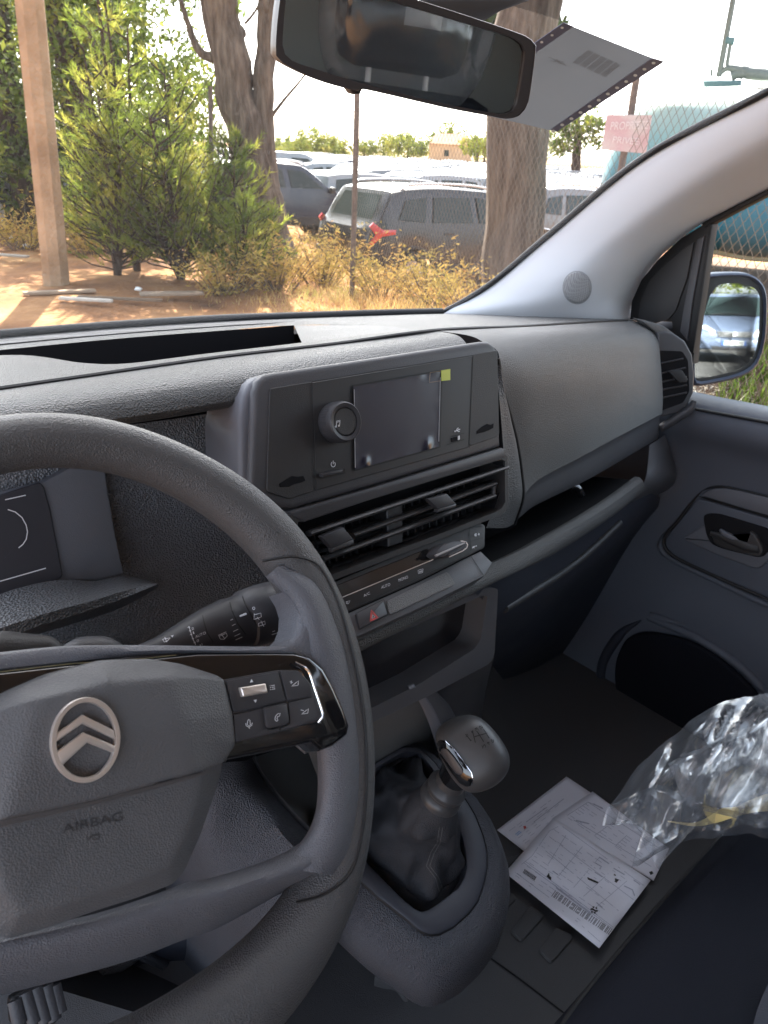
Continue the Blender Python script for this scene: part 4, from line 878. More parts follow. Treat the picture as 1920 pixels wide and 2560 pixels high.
tube('glass_seal', [p + Vector((-.002, .004, 0)) for p in X(q('F', (1040, 812), (1085, 795), (1118, 779), (1175, 747), (1245, 700), (1383, 583), (1614, 395), (1916, 235), (2060, 160)), [.60] + lx)], .0055, M['rubber'], van, 8, n=60)
tube('glass_seal', [p + Vector((0, .006, .002)) for p in Y(WSL[:7], [1.08, 1.08, 1.09, 1.09, 1.08, 1.06, 1.02])], .008, M['rubber'], van, 8, n=50)
SP = Surf(pil)
spk = q('TR', *arc(507, 1500, 71, 82, 0, 360, 40)[:-1])
o_ = surf_plate('speaker_grille', SP, spk, .0012, M['speaker'], pil)
strokes('grille_rim', SP, [q('TR', *arc(507, 1500, 74, 85, 0, 360, 40))], 1.6, M['grille'], o_, .0004)
# windscreen
ws_b = [(-1.0, .98, 1.36), (-.6, 1.05, 1.355), (-.2, 1.08, 1.352), (.2, 1.09, 1.345), (.45, 1.07, 1.335), (.62, 1.02, 1.325)]
ws_r = [tuple(p + Vector((.0, .006, 0))) for p in cA]
bot = cat([Vector(v) for v in ws_b], 30)
topw = cat([Vector((-1.0, .40, 1.93)), Vector((-.5, .44, 1.945)), Vector((0, .45, 1.95)), Vector((.45, .44, 1.94)), Vector((.74, .40, 1.90))], 30)
edge = cat([Vector(ws_r[1]), Vector(ws_r[3]), Vector(ws_r[5]), Vector(ws_r[6]), topw[-1]], 12)
rows = []
for j in range(12):
    t = j / 11; a = [b.lerp(tp, t) for b, tp in zip(bot, topw)]
    dlt = edge[j] - a[-1]; rows.append([p + dlt * (i / 29) ** 3 + Vector((0, .0, .03 * sin(pi * t) * (1 - (i / 29) ** 2))) for i, p in enumerate(a)])
wsg = grid('windscreen', rows, M['wsglass'], van)
# header with dotted black band, headliner, far side and bulkhead
WS = Surf(wsg)
hd = dotted('frit_band', (.02, .02, .022), (.02, .02, .022), 300)
m, N, L, b = new_mat('frit_dots'); N.remove(b)
tr_ = N.new('ShaderNodeBsdfTransparent'); df = N.new('ShaderNodeBsdfDiffuse'); df.inputs[0].default_value = (.03, .03, .032, 1)
tcx = N.new('ShaderNodeTexCoord'); vo = N.new('ShaderNodeTexVoronoi'); vo.inputs['Scale'].default_value = 260; vo.inputs['Randomness'].default_value = 0
th_ = N.new('ShaderNodeMath'); th_.operation = 'LESS_THAN'; th_.inputs[1].default_value = .46; L.new(tcx.outputs['Object'], vo.inputs['Vector']); L.new(vo.outputs['Distance'], th_.inputs[0])
mxx = N.new('ShaderNodeMixShader'); L.new(th_.outputs[0], mxx.inputs[0]); L.new(tr_.outputs[0], mxx.inputs[1]); L.new(df.outputs[0], mxx.inputs[2]); L.new(mxx.outputs[0], N['Material Output'].inputs[0])
M['frit'] = m
def ws_patch(name, px_rows, mat, off=.004, parent=None, n=14):
    rr_ = []
    cs = [resample([Vector(p) for p in r], n) for r in px_rows]
    for r in cs: rr_.append([(WS.at(tuple(p)) or P(tuple(p), y=.5)) + Vector((0, -off, -off * .5)) for p in r])
    return grid(name, rr_, mat, parent or van)
dl = []
def in_band(x, y):                 # dotted band narrowing to the right, drawn in the photo crop TR
    lim = 112 if x < 455 else 112 - (x - 455) * .42
    return y < min(lim, 40 + (x - 200) * .30 if x > 60 else 0)
for j in range(-16, 26):
    for i in range(0, 130):
        x, y_ = 60 + i * 6.2 + (j % 2) * 3.1, j * 5.6
        if in_band(x, y_):
            s = 2.9 if x < 455 else max(.7, 2.4 - (x - 455) * .006)
            dl.append(q('TR', (x - s, y_), (x, y_ - s), (x + s, y_), (x, y_ + s)))
polys('frit_dots', WS, dl, M['rubber'], van, .0015)
sb_ = ws_patch('sensor_cover', [q('MI', (880, -60), (1180, -60), (1440, -60)), q('MI', (900, 20), (1120, 40), (1300, -10)), q('MI', (950, 60), (1080, 70), (1150, 78))], plastic('sensor_shade', (.07, .075, .085), .6), .012)
sb_.modifiers.new('thick', 'SOLIDIFY').thickness = .008
hl = [[Vector((x, y_, z_)) for x in (-.95, -.5, 0, .5, .78)] for y_, z_ in ((.45, 1.955), (.40, 1.965), (.1, 1.99), (-.4, 2.0), (-.95, 2.0))]
grid('headliner', [cat(r, 12) for r in hl], M['liner'], van, .01)
box('bulkhead', (0, -.98, 1.3), (1.9, .03, 1.42), M['bodygrey'], van)
box('cabin_floor', (-.05, .1, .565), (1.86, 2.1, .03), M['mat'], van)
box('firewall', (-.05, 1.1, .95), (1.86, .03, .74), M['dark'], van)
box('body_side', (.93, -.4, .75), (.04, 1.4, .95), M['bodygrey'], van); box('rear_pillar', (.90, -.66, 1.62), (.05, .62, .80), M['pillar'], van, None, .02); box('roof_rail', (.88, -.2, 1.95), (.10, 1.3, .09), M['pillar'], van, None, .02)
# ================================================================== PASSENGER DOOR
dr = thing('passenger_door', 'dark blue-grey passenger door card with recessed handle and wing mirror outside', 'door', (.85, 0, .6))
PD_ = Pl((.80, 0, 1.0), (-1, 0, 0))
Xd = .80
belt = [(.98, 1.10), (.80, 1.205), (.66, 1.232), (.55, 1.240), (.40, 1.25), (.15, 1.258), (-.3, 1.27), (-.9, 1.28)]
s0 = [Vector((.875, y_, z_ + .004)) for y_, z_ in belt]; s1 = [Vector((.83, y_, z_ + .006)) for y_, z_ in belt]
s2 = [Vector((.805, y_, z_ - .012)) for y_, z_ in belt]; s3 = [Vector((.800, y_, z_ - .045)) for y_, z_ in belt]; s4 = [Vector((.822, y_, z_ - .09)) for y_, z_ in belt]
s5 = [Vector((.83, y_, 1.05)) for y_, z_ in belt]; s6 = [Vector((.825, y_, .9)) for y_, z_ in belt]; s7 = [Vector((.815, y_, .75)) for y_, z_ in belt]; s8 = [Vector((.82, y_, .35)) for y_, z_ in belt]
dc = loft('door_card', [s0, s1, s2, s3, s4, s5, s6, s7, s8], 60, 60, M['door'], dr, ang=60)
SD = Surf(dc)
def ridge(name, px, r, mat, h=0, n=40, par=dr, flat=1.0):
    pts = [SD.at(tuple(p), h) for p in cat([Vector(a) for a in px], n)]
    pts = [p for p in pts if p is not None]
    m_ = len(pts); return tube(name, pts, [r * min(1, .15 + min(i, m_ - 1 - i) / 6) for i in range(m_)], mat, par, 8, flat)
PR = Pl((.826, 0, 1.05), (-1, 0, 0))
ridge('card_ridge', q('DH', (560, 600), (420, 760), (350, 880), (370, 960), (450, 1040), (620, 1130), (1000, 1310), (1400, 1500), (1800, 1690)), .007, M['door'])
ridge('card_groove', q('DH', (860, 230), (780, 310), (560, 600), (410, 770), (385, 880), (440, 970), (560, 1060), (900, 1220), (1300, 1400), (1800, 1610)), .0035, M['rubber'], .003)
ridge('card_groove', q('DH', (800, 295), (1000, 350), (1300, 440), (1800, 585)), .0022, M['rubber'], .002)
ridge('card_groove', q('DH', (860, 230), (950, 195), (1100, 182), (1300, 215), (1800, 330)), .0022, M['rubber'], .002)
ub = plate('upper_band', PR.ats(q('DH', (850, 290), (900, 240), (1000, 208), (1120, 202), (1300, 232), (1900, 375), (1900, 600), (1300, 430)), .006), PR.n, .012, M['bluegrey'], dr, .002, 2)
card = plate('recess_card', PR.ats(rp(q('DH', (800, 325), (1000, 380), (1300, 470), (1900, 650), (1900, 1640), (1000, 1260), (560, 1050), (430, 950), (400, 860), (430, 780), (570, 610)), 10, 3), .004), PR.n, .01, M['door'], dr, .003, 3)
ledge = plate('pull_ledge', PR.ats(rp(q('DH', (625, 810), (640, 790), (880, 640), (1650, 850), (1700, 1050), (1560, 1180), (1480, 1180), (1000, 1000), (680, 860)), 10, 3), .010), PR.n, .01, M['bluegrey'], dr, .004, 3)
cup = plate('handle_recess', PR.ats(rp(q('DH', (865, 540), (920, 512), (1050, 515), (1659, 700), (1720, 860), (1640, 1010), (1560, 1050), (1100, 940), (960, 880), (900, 760)), 12, 3), .0108), PR.n, .006, M['dark'], dr, .001, 1)
hnd = tube('door_handle', PR.ats(q('DH', (960, 745), (1100, 790), (1300, 870), (1480, 930), (1560, 935)), .016), [.004, .006, .007, .008, .006], M['fascia'], dr, 10, 1.2, n=20)
plate('handle_end', PR.ats(rp(q('DH', (1385, 860), (1430, 720), (1500, 770), (1580, 900), (1600, 980), (1560, 1045), (1400, 1010), (1150, 945), (1000, 880), (960, 760), (1200, 850)), 6, 3), .019), PR.n, .008, M['fascia'], hnd, .003, 3)
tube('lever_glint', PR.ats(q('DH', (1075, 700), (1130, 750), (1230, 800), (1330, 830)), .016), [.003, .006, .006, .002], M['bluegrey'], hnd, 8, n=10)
# lower pocket
ridge('pocket_rim', q('V', (1385, 1340), (1340, 1370), (1300, 1440), (1310, 1520), (1350, 1600), (1420, 1660), (1500, 1700)), .011, M['doorlow'])
ridge('pocket_rim', q('V', (1480, 1350), (1400, 1330), (1510, 1380), (1600, 1440), (1680, 1520)), .009, M['door'])
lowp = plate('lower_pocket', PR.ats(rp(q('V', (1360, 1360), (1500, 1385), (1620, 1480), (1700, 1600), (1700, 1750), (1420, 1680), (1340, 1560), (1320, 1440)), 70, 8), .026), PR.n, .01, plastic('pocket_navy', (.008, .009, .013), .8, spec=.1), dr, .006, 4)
# door window frame, quarter panel, glass
PF2 = Pl((.845, 0, 1.4), (-1, 0, 0))
plate('quarter_panel', PF2.ats(q('TR', (780, 1665), (790, 1570), (840, 1460), (930, 1350), (1050, 1240), (1215, 1140), (1205, 1230), (1150, 1500), (1110, 1900), (1020, 1900), (1000, 1680)), 0), PF2.n, .02, M['rubber'], dr, .002, 2)
plate('quarter_trim', PF2.ats(q('TR', (822, 1665), (835, 1570), (880, 1465), (960, 1380), (1060, 1295), (1115, 1262), (1080, 1450), (1020, 1620), (980, 1668), (900, 1690)), .004), PF2.n, .01, M['fascia'], dr, .002, 2)
plate('frame_bar', PF2.ats(q('TR', (1130, 1250), (1172, 1225), (1110, 1560), (1080, 1780), (1040, 1730), (1060, 1600)), .005), PF2.n, .012, M['bezel'], dr, .003, 2)
plate('window_frame', PF2.ats(q('TR', (1170, 1190), (1300, 1120), (1502, 1015), (1800, 880), (1800, 840), (1502, 985), (1300, 1085), (1150, 1165)), .002), PF2.n, .02, M['rubber'], dr, .003, 2)
plate('window_frame', PF2.ats(q('TR', (1195, 1165), (1212, 1170), (1200, 1250), (1155, 1560), (1112, 1840), (1095, 1840), (1140, 1560), (1185, 1250)), .003), PF2.n, .02, M['rubber'], dr, .002, 2)
raw('door_glass', [(.862, .70, 1.20), (.862, -.36, 1.24), (.862, -.36, 1.90), (.862, .25, 1.86), (.862, .62, 1.56)], [(0, 1, 2, 3, 4)], M['dglass'], dr, smooth=False)
ridge('belt_seal', q('F', (1700, 1016), (1800, 1034), (1920, 1056), (2050, 1080)), .003, M['rubber'], .002)

# ================================================================== WING MIRROR (outside, on the door)
wm = thing('wing_mirror', 'dark blue-grey wing mirror outside the passenger window reflecting a silver car', 'wing mirror', (1.05, .68, 1.25))
mc = P((1815, 840), x=1.12); tgt = Vector((2.35, -18.5, .66))
PM = Pl(mc, ((tgt - mc).normalized() - (mc - CAM).normalized()))
hp = q('MR', (150, 1500), (150, 700), (210, 420), (280, 262), (430, 226), (700, 213), (880, 235), (1000, 320), (1058, 430), (1078, 600), (1062, 1000), (1000, 1270), (900, 1430), (700, 1530), (400, 1600), (200, 1622))
gp = q('MR', (190, 1530), (185, 1300), (250, 1000), (300, 750), (370, 520), (430, 420), (480, 370), (560, 347), (740, 345), (900, 390), (975, 450), (1000, 560), (992, 900), (962, 1150), (900, 1290), (780, 1410), (600, 1470))
hw = PM.ats(hp, .004)
ctr = sum(hw, Vector()) / len(hw)
rows = []
lp = cat(hw, 60, True)
for t, hh in ((.93, .0), (.965, .006), (1.0, .004), (1.02, -.01), (1.0, -.04), (.88, -.07), (.6, -.095), (.2, -.105)):
    rows.append([ctr + (p - ctr) * t + PM.n * hh for p in lp])
vs = sum(rows, []); fs = [(r * 60 + k, r * 60 + (k + 1) % 60, (r + 1) * 60 + (k + 1) % 60, (r + 1) * 60 + k) for r in range(7) for k in range(60)] + [tuple(7 * 60 + k for k in range(60))]
raw('mirror_housing', vs, fs, plastic('mirror_shell', (.055, .065, .10), .4, .2, 900), wm, ang=60)
plate('mirror_backing', [ctr + (p - ctr) * .96 + PM.n * -.001 for p in lp], PM.n, .01, M['rubber'], wm)
gl = cat(PM.ats(gp, .003), 60, True)
raw('mirror_glass', gl, [tuple(range(60))], M['mirror'], wm, smooth=False)
tube('mirror_arm', [Vector((.88, .80, 1.24)), Vector((.98, .84, 1.27)), mc - PM.n * .10 + Vector((-.02, .05, 0))], [.025, .025, .03], M['rubber'], wm, 12, n=8)

# ================================================================== REAR-VIEW MIRROR
rm = thing('rear_view_mirror', 'black framed rear-view mirror hanging at the top of the windscreen', 'mirror', (0, .5, 1.75))
rc = P((990, 130), y=.46); rdir = Vector((.16, -1, -.13)).normalized()
PRm = Pl(rc, rdir - (rc - CAM).normalized())
ho = q('MI', (240, -110), (215, -40), (195, 100), (185, 270), (200, 310), (235, 335), (340, 388), (480, 440), (600, 468), (640, 462), (1050, 555), (1300, 602), (1380, 616), (1440, 600), (1475, 560), (1495, 500), (1526, 265), (1520, 225), (1490, 195), (1430, 168), (1200, 90), (870, -15), (600, -90), (400, -120))
gi = q('MI', (265, -85), (240, -10), (228, 100), (220, 240), (232, 280), (270, 315), (350, 345), (500, 392), (700, 450), (1050, 535), (1300, 585), (1385, 590), (1425, 565), (1445, 500), (1478, 290), (1470, 240), (1430, 205), (1370, 180), (1200, 128), (870, 30), (600, -50), (400, -85))
lp = cat(PRm.ats(ho), 80, True); ctr = sum(lp, Vector()) / 80; rows = []
for t, hh in ((.97, .002), (.985, .004), (1.0, .002), (1.0, -.012), (.9, -.03), (.5, -.04)): rows.append([ctr + (p - ctr) * t + PRm.n * hh for p in lp])
vs = sum(rows, []); fs = [(r * 80 + k, r * 80 + (k + 1) % 80, (r + 1) * 80 + (k + 1) % 80, (r + 1) * 80 + k) for r in range(5) for k in range(80)] + [tuple(5 * 80 + k for k in range(80))]
raw('mirror_shell', vs, fs, M['btn'], rm, ang=60)
ring('mirror_bezel', cat(PRm.ats(ho, .004), 80, True), cat(PRm.ats(gi, .004), 80, True), PRm.n, .006, M['btn'], rm, 80)
raw('mirror_glass', cat(PRm.ats(gi, .0015), 80, True), [tuple(range(80))], M['mirror_dim'], rm, smooth=False)
tube('mirror_stem', [ctr - PRm.n * .03, ctr + Vector((.0, .04, .06)), Vector((.0, .50, 1.92))], [.014, .012, .022], M['btn'], rm, 12, n=10)
plate('mirror_button', PRm.ats(q('MI', (560, 452), (640, 462), (625, 490), (590, 492)), -.004), PRm.n, .012, M['btn'], rm, .002, 2)

# plastic sleeve stuck on the windscreen
slv = thing('document_sleeve', 'grey translucent punched document sleeve with barcode stuck to the windscreen', 'document sleeve', tuple(P((1480, 200), y=.62)))
PSl = Pl(P((1400, 230), y=.60), (-.15, -.75, -.62))
m, N, L, b = new_mat('sleeve_paper'); b.inputs['Base Color'].default_value = (.36, .38, .40, 1); b.inputs['Roughness'].default_value = .35
N.remove(b); d_ = N.new('ShaderNodeBsdfDiffuse'); d_.inputs[0].default_value = (.22, .235, .25, 1); t_ = N.new('ShaderNodeBsdfTranslucent'); t_.inputs[0].default_value = (.16, .165, .17, 1)
x_ = N.new('ShaderNodeMixShader'); x_.inputs[0].default_value = .35; L.new(d_.outputs[0], x_.inputs[1]); L.new(t_.outputs[0], x_.inputs[2]); L.new(x_.outputs[0], N['Material Output'].inputs[0]); M['sleeve'] = m
def quadgrid(name, pl, c4, nx, ny, mat, parent, h=0, wob=.002, seed=0):
    a, b_, c, d_ = [Vector(v) for v in c4]; rows = []
    for j in range(ny + 1):
        t = j / ny; rows.append([pl.at(tuple((a * (1 - s) + b_ * s) * (1 - t) + (d_ * (1 - s) + c * s) * t), h + wob * noise.noise(Vector((s * 3, t * 3, seed)))) for s in [i / nx for i in range(nx + 1)]])
    return grid(name, rows, mat, parent)
sc4 = q('TR', (430, 118), (962, 322), (400, 685), (-150, 560))
quadgrid('sheet', PSl, [q('TR', (485, 138))[0], q('TR', (905, 305))[0], q('TR', (370, 680))[0], q('TR', (-150, 560))[0]], 16, 16, M['sleeve'], slv)
strip_m = plastic('sleeve_edge', (.16, .17, .24), .4, 0)
rows = []
A, B = Vector(q('TR', (962, 322))[0]), Vector(q('TR', (400, 687))[0]); A2, B2 = Vector(q('TR', (900, 303))[0]), Vector(q('TR', (366, 679))[0])
stp = plate('punched_edge', PSl.ats([tuple(A), tuple(B), tuple(B2), tuple(A2)], .0015), PSl.n, .0006, strip_m, slv)
stp2 = plate('punched_edge', PSl.ats(q('TR', (437, 118), (487, 138), (270, 290), (270, 235)), .0015), PSl.n, .0006, strip_m, slv)
hm = plastic('hole_white', (.85, .87, .85), .7, 0, var=0)
dots = []
for i in range(12):
    t = .045 + i * .087; c = (A * .48 + A2 * .52).lerp(B * .48 + B2 * .52, t)
    dots.append([(c.x + 4.6 * cos(k * pi / 6) * 1.1, c.y + 3.4 * sin(k * pi / 6)) for k in range(12)])
for c in q('TR', (428, 145), (376, 184), (322, 220)): dots.append([(c[0] + 4 * cos(k * pi / 6), c[1] + 3 * sin(k * pi / 6)) for k in range(12)])
polys('punch_holes', PSl, dots[:12], hm, stp, .0024); polys('punch_holes', PSl, dots[12:], hm, stp2, .0024)
ink = plastic('sleeve_ink', (.14, .145, .15), .7, 0, var=0)
bars = []
for i in range(26):
    if (i * 7) % 5 == 0: continue
    t = i / 26; x, y_ = 560 + 185 * t, 258 + 85 * t; bars.append(q('TR', (x, y_), (x - 80, y_ + 65)))
strokes('barcode', PSl, bars, 1.6, ink, slv, .0024)
text_px('sleeve_lettering', PSl, '28C', *q('TR', (455, 345), (370, 318), (440, 322)), ink, slv, .0024)

def bag_mat():
    m, N, L, b = new_mat('clear_film'); N.remove(b)
    tc = N.new('ShaderNodeTexCoord'); n = N.new('ShaderNodeTexNoise'); n.inputs['Scale'].default_value = 6; n.inputs['Detail'].default_value = 2; n.inputs['Distortion'].default_value = 1.5
    L.new(tc.outputs['Object'], n.inputs['Vector']); bp = N.new('ShaderNodeBump'); bp.inputs['Strength'].default_value = 1; bp.inputs['Distance'].default_value = .012; L.new(n.outputs['Fac'], bp.inputs['Height'])
    t = N.new('ShaderNodeBsdfTransparent'); t.inputs[0].default_value = (.93, .95, .97, 1)
    g = N.new('ShaderNodeBsdfGlossy'); g.inputs['Roughness'].default_value = .2; L.new(bp.outputs[0], g.inputs['Normal'])
    d = N.new('ShaderNodeBsdfDiffuse'); d.inputs[0].default_value = (.62, .68, .76, 1)
    lw = N.new('ShaderNodeLayerWeight'); lw.inputs[0].default_value = .35; L.new(bp.outputs[0], lw.inputs['Normal'])
    m1 = N.new('ShaderNodeMixShader'); r = N.new('ShaderNodeMapRange'); r.inputs[3].default_value = .04; r.inputs[4].default_value = .9; L.new(lw.outputs['Facing'], r.inputs[0]); L.new(r.outputs[0], m1.inputs[0])
    L.new(t.outputs[0], m1.inputs[1]); L.new(g.outputs[0], m1.inputs[2])
    m2 = N.new('ShaderNodeMixShader'); m2.inputs[0].default_value = .10; L.new(m1.outputs[0], m2.inputs[1]); L.new(d.outputs[0], m2.inputs[2])
    L.new(m2.outputs[0], N['Material Output'].inputs[0]); return m
M['film'] = bag_mat()
# ================================================================== SEATS
def cushion(name, cx, y0, y1, w_, z_, parent, th=.14, front=.03):
    rows = []
    for j in range(13):
        v = j / 12; a = pi * v
        rows.append(v)
    bm = bmesh.new(); bmesh.ops.create_grid(bm, x_segments=24, y_segments=24, size=.5)
    bmesh.ops.delete(bm, geom=[], context='VERTS')
    r = bmesh.ops.extrude_face_region(bm, geom=bm.faces[:]); 
    bmesh.ops.translate(bm, verts=[g for g in r['geom'] if isinstance(g, bmesh.types.BMVert)], vec=(0, 0, -1))
    for v in bm.verts:
        x, y_, z__ = v.co; e = max(abs(x), abs(y_)) * 2
        top_ = z__ > -.5
        ex = 1 - max(0, abs(x) * 2 - .86) / .14; ey = 1 - max(0, abs(y_) * 2 - .88) / .12
        dz = -.03 * (1 - ex) ** 2 - .035 * (1 - ey) ** 2 + .008 * cos(x * 3) if top_ else 0
        v.co = Vector((cx + x * w_, (y0 + y1) / 2 + y_ * (y0 - y1), z_ + (dz if top_ else -th)))
    return frombm(name, bm, M['fabric'], parent, ang=80)
seat = thing('passenger_seat', 'dark navy fabric passenger bench seat partly under clear plastic', 'seat', (.3, -.05, .6))
ZS = .90; fe = [P(p, z=ZS) for p in ((1400, 2545), (1610, 2200), (1700, 2090))]
sx0, sy0 = -.12, .20
cushion('cushion', .33, .185, -.42, .92, ZS + .0, seat, .17)
tube('piping', [Vector((-.125, .155, ZS - .006)), Vector((.0, .181, ZS - .024)), Vector((.4, .182, ZS - .024)), Vector((.78, .17, ZS - .024))], .0022, M['rubber'], seat, 6, n=30)
box('seat_base', (.33, -.13, .70), (.8, .5, .2), M['doorlow'], seat, None, .01)
def back(name, cx, w_, parent, hr=True):
    b_ = bmesh.new(); rot = Matrix.Rotation(R_(14), 4, 'X')
    box_bm(b_, (0, 0, 0), (w_, .13, .64), None, .05); bmesh.ops.transform(b_, matrix=Matrix.Translation((cx, -.56, 1.17)) @ rot, verts=b_.verts)
    frombm('backrest', b_, M['fabric'], parent, ang=80)
    if hr:
        b_ = bmesh.new(); box_bm(b_, (0, 0, 0), (.27, .1, .19), None, .045); bmesh.ops.transform(b_, matrix=Matrix.Translation((cx, -.66, 1.60)) @ rot, verts=b_.verts)
        frombm('headrest', b_, M['fabric'], parent, ang=80)
        for s in (-.06, .06): tube('headrest_post', [Vector((cx + s, -.62, 1.45)), Vector((cx + s, -.66, 1.56))], .006, M['chrome'], parent, 8)
back('b', .12, .42, seat); back('b', .56, .42, seat)
ds = thing('front_seat', 'dark fabric driver seat behind the viewpoint seen only in the rear-view mirror', 'seat', (-.48, -.4, .6))
back('b', -.48, .48, ds); cushion('cushion', -.46, .0, -.5, .5, .93, ds, .17)
for k_, (cx_, cz_, sx_, sz_) in enumerate(((-.02 + .14, 1.60, .33, .26), (-.02 + .14, 1.27, .36, .3))):
    rows = []
    for j in range(22):
        v_ = pi * (j + .5) / 22; rows.append([Vector((cx_ + sx_ * .52 * sin(v_) ** .5 * cos(a * 2 * pi / 40), -.62 + .14 * sin(v_) ** .5 * sin(a * 2 * pi / 40), cz_ + sz_ * .6 * cos(v_))) * 1 for a in range(40)])
    rows = [[p + Vector((0, 1, .3)) * .02 * (1 - 2 * abs(noise.noise(Vector((p.x * 14, p.z * 5, k_))))) for p in r] for r in rows]
    grid('seat_wrapping', rows, M['film'], seat, closed=True)
plate('care_label', [Vector((0.10, -.53, 1.60)), Vector((0.17, -.53, 1.60)), Vector((0.17, -.53, 1.66)), Vector((0.10, -.53, 1.66))], (0, 1, 0), .002, M['grille'], seat)
strap = tube('seat_belt', [P((1905, 2620), z=.92), P((1922, 2540), z=.92), P((1960, 2450), z=.92)], .010, plastic('belt_webbing', (.04, .045, .06), .8, 1, 900), None, 8, .12, n=6)
tag(strap, 'dark woven seat belt strap on the bench at the lower right corner', 'seat belt')

# ================================================================== FLOOR, PAPERS, PEDAL
ZF = .582
fl_ = thing('floor_mat', 'black rubber floor covering with raised rectangular pads', 'floor mat', (.2, .4, ZF))
raw('mat_sheet', [(-.9, -.2, ZF), (.8, -.2, ZF), (.8, 1.05, ZF), (-.9, 1.05, ZF)], [(0, 1, 2, 3)], M['mat'], fl_, smooth=False)
PFl = Pl((0, 0, ZF), (0, 0, 1))
for pts in (((360, 1265), (455, 1140), (520, 1175), (525, 1195), (420, 1310), (405, 1308)), ((500, 1360), (590, 1250), (665, 1285), (670, 1305), (570, 1420), (555, 1418)), ((215, 1160), (310, 1050), (380, 1085), (385, 1105), (280, 1205), (265, 1203)), ((250, 920), (330, 860), (420, 880), (330, 945), (300, 940))):
    plate('mat_pad', PFl.ats(rp(q('BR', *pts), 5, 3), .006), PFl.n, .006, M['mat'], fl_, .0015, 2)
strokes('mat_groove', PFl, [q('BR', (-120, 1150), (120, 1310), (400, 1510), (700, 1740)), q('BR', (100, 1300), (300, 1010))], 4, M['dark'], fl_, .001)
pap = plastic('paper_white', (.82, .82, .90), .7, .1, 400, var=.03)
inkd = plastic('print_black', (.03, .03, .03), .8, 0, var=0); inkl = plastic('print_grey', (.42, .43, .52), .8, 0, var=0); inkb = plastic('print_blue', (.3, .45, .7), .8, 0, var=0)
def paper(name, label, c4, h, seed, curl=.004):
    o = thing(name, label, 'paper', tuple(PFl.at(q('PA', c4[0])[0], h)), 'delivery papers on the passenger floor')
    s = quadgrid('sheet', PFl, q('PA', *c4), 18, 14, pap, o, h, curl, seed)
    s.modifiers.new('thick', 'SOLIDIFY').thickness = .0004
    return o, Surf(s)
oB, SB = paper('printed_sheet', 'white sheet with a small red and blue mark lying furthest left under the others', [(10, 632), (635, 150), (1010, 400), (300, 860)], .003, 1)
strokes('print_lines', SB, [q('PA', (270, 560), (460, 425)), q('PA', (340, 560), (610, 350)), q('PA', (520, 545), (650, 460))], 1.6, inkl, oB, .0004)
strokes('blue_mark', SB, [q('PA', (175, 672), (215, 640)), q('PA', (190, 680), (228, 648))], 2.4, inkb, oB, .0004)
polys('red_mark', SB, [q('PA', (245, 598), (265, 592), (275, 612), (255, 625))], M['red'], oB, .0005)
oC, SC_ = paper('printed_sheet', 'white gridded sheet in the middle partly covered by the plastic bag', [(500, 530), (870, 285), (1560, 800), (1420, 1090)], .009, 5)
strokes('print_grid', SC_, [q('PA', (640, 500), (830, 380), (960, 430)), q('PA', (700, 540), (1400, 960)), q('PA', (890, 680), (1000, 600)), q('PA', (1080, 770), (1180, 680)), q('PA', (830, 380), (1480, 800))], 1.2, inkl, oC, .0004)
polys('print_blot', SC_, [q('PA', (1380, 1010), (1405, 1000), (1420, 1022), (1395, 1038))], inkd, oC, .0006)
strokes('print_smudge', SC_, [q('PA', (875, 395), (965, 440)), q('PA', (720, 545), (840, 575))], 3, inkl, oC, .0005)
oA, SA = paper('printed_sheet', 'white form with a long barcode lying on top nearest the seat', [(80, 1015), (520, 520), (1395, 1085), (930, 1698)], .017, 9, .012)
gl_ = [q('PA', (250, 925), (1050, 1520)), q('PA', (262, 912), (1058, 1508)), q('PA', (230, 940), (320, 870), (480, 640), (560, 600)), q('PA', (480, 690), (1240, 1260)), q('PA', (400, 780), (1130, 1380)), q('PA', (600, 600), (1330, 1130)),
       q('PA', (630, 680), (470, 940)), q('PA', (780, 780), (560, 1050)), q('PA', (930, 880), (700, 1150)), q('PA', (1060, 980), (790, 1230)), q('PA', (1180, 1090), (900, 1330)), q('PA', (170, 1010), (480, 1240)), q('PA', (700, 1430), (940, 1640))]
rp2 = random.Random(5)
def fine_print(S, o, org, du, dv, nu, nv, parent):
    L_ = []
    for j in range(nv):
        for i in range(nu):
            if rp2.random() < .45: continue
            x, y_ = org[0] + du[0] * i + dv[0] * j, org[1] + du[1] * i + dv[1] * j; f = rp2.uniform(.3, .8); L_.append(q('PA', (x, y_), (x + du[0] * f, y_ + du[1] * f)))
    strokes('print_text', S, L_, 1.0, inkl, parent, .0005)
fine_print(SA, 0, (520, 625), (75, 52), (-22, 30), 9, 14, oA); fine_print(SA, 0, (190, 1020), (60, 45), (-14, 20), 10, 2, oA); fine_print(SC_, 0, (650, 520), (80, 55), (22, -18), 8, 9, oC); fine_print(SB, 0, (120, 640), (70, -52), (20, 16), 6, 8, oB)
strokes('form_lines', SA, gl_, 1.1, inkl, oA, .0004)
bars = []
x = 0
while x < 60:
    t = x / 60; cx_, cy_ = 520 + 510 * t, 1180 + 345 * t
    bars.append([(a[0], a[1]) for a in q('PA', (cx_ + 18, cy_ - 2), (cx_ - 18, cy_ + 50))]); x += random.choice((1, 1.6, 2.2))
strokes('barcode', SA, bars, 1.7, plastic('barcode_grey', (.12, .12, .14), .8, 0, var=0), oA, .0005)
strokes('barcode', SA, [q('PA', (262 + i * 9, 985 + i * 6), (245 + i * 9, 1020 + i * 6)) for i in range(12)], 1.8, inkd, oA, .0005)
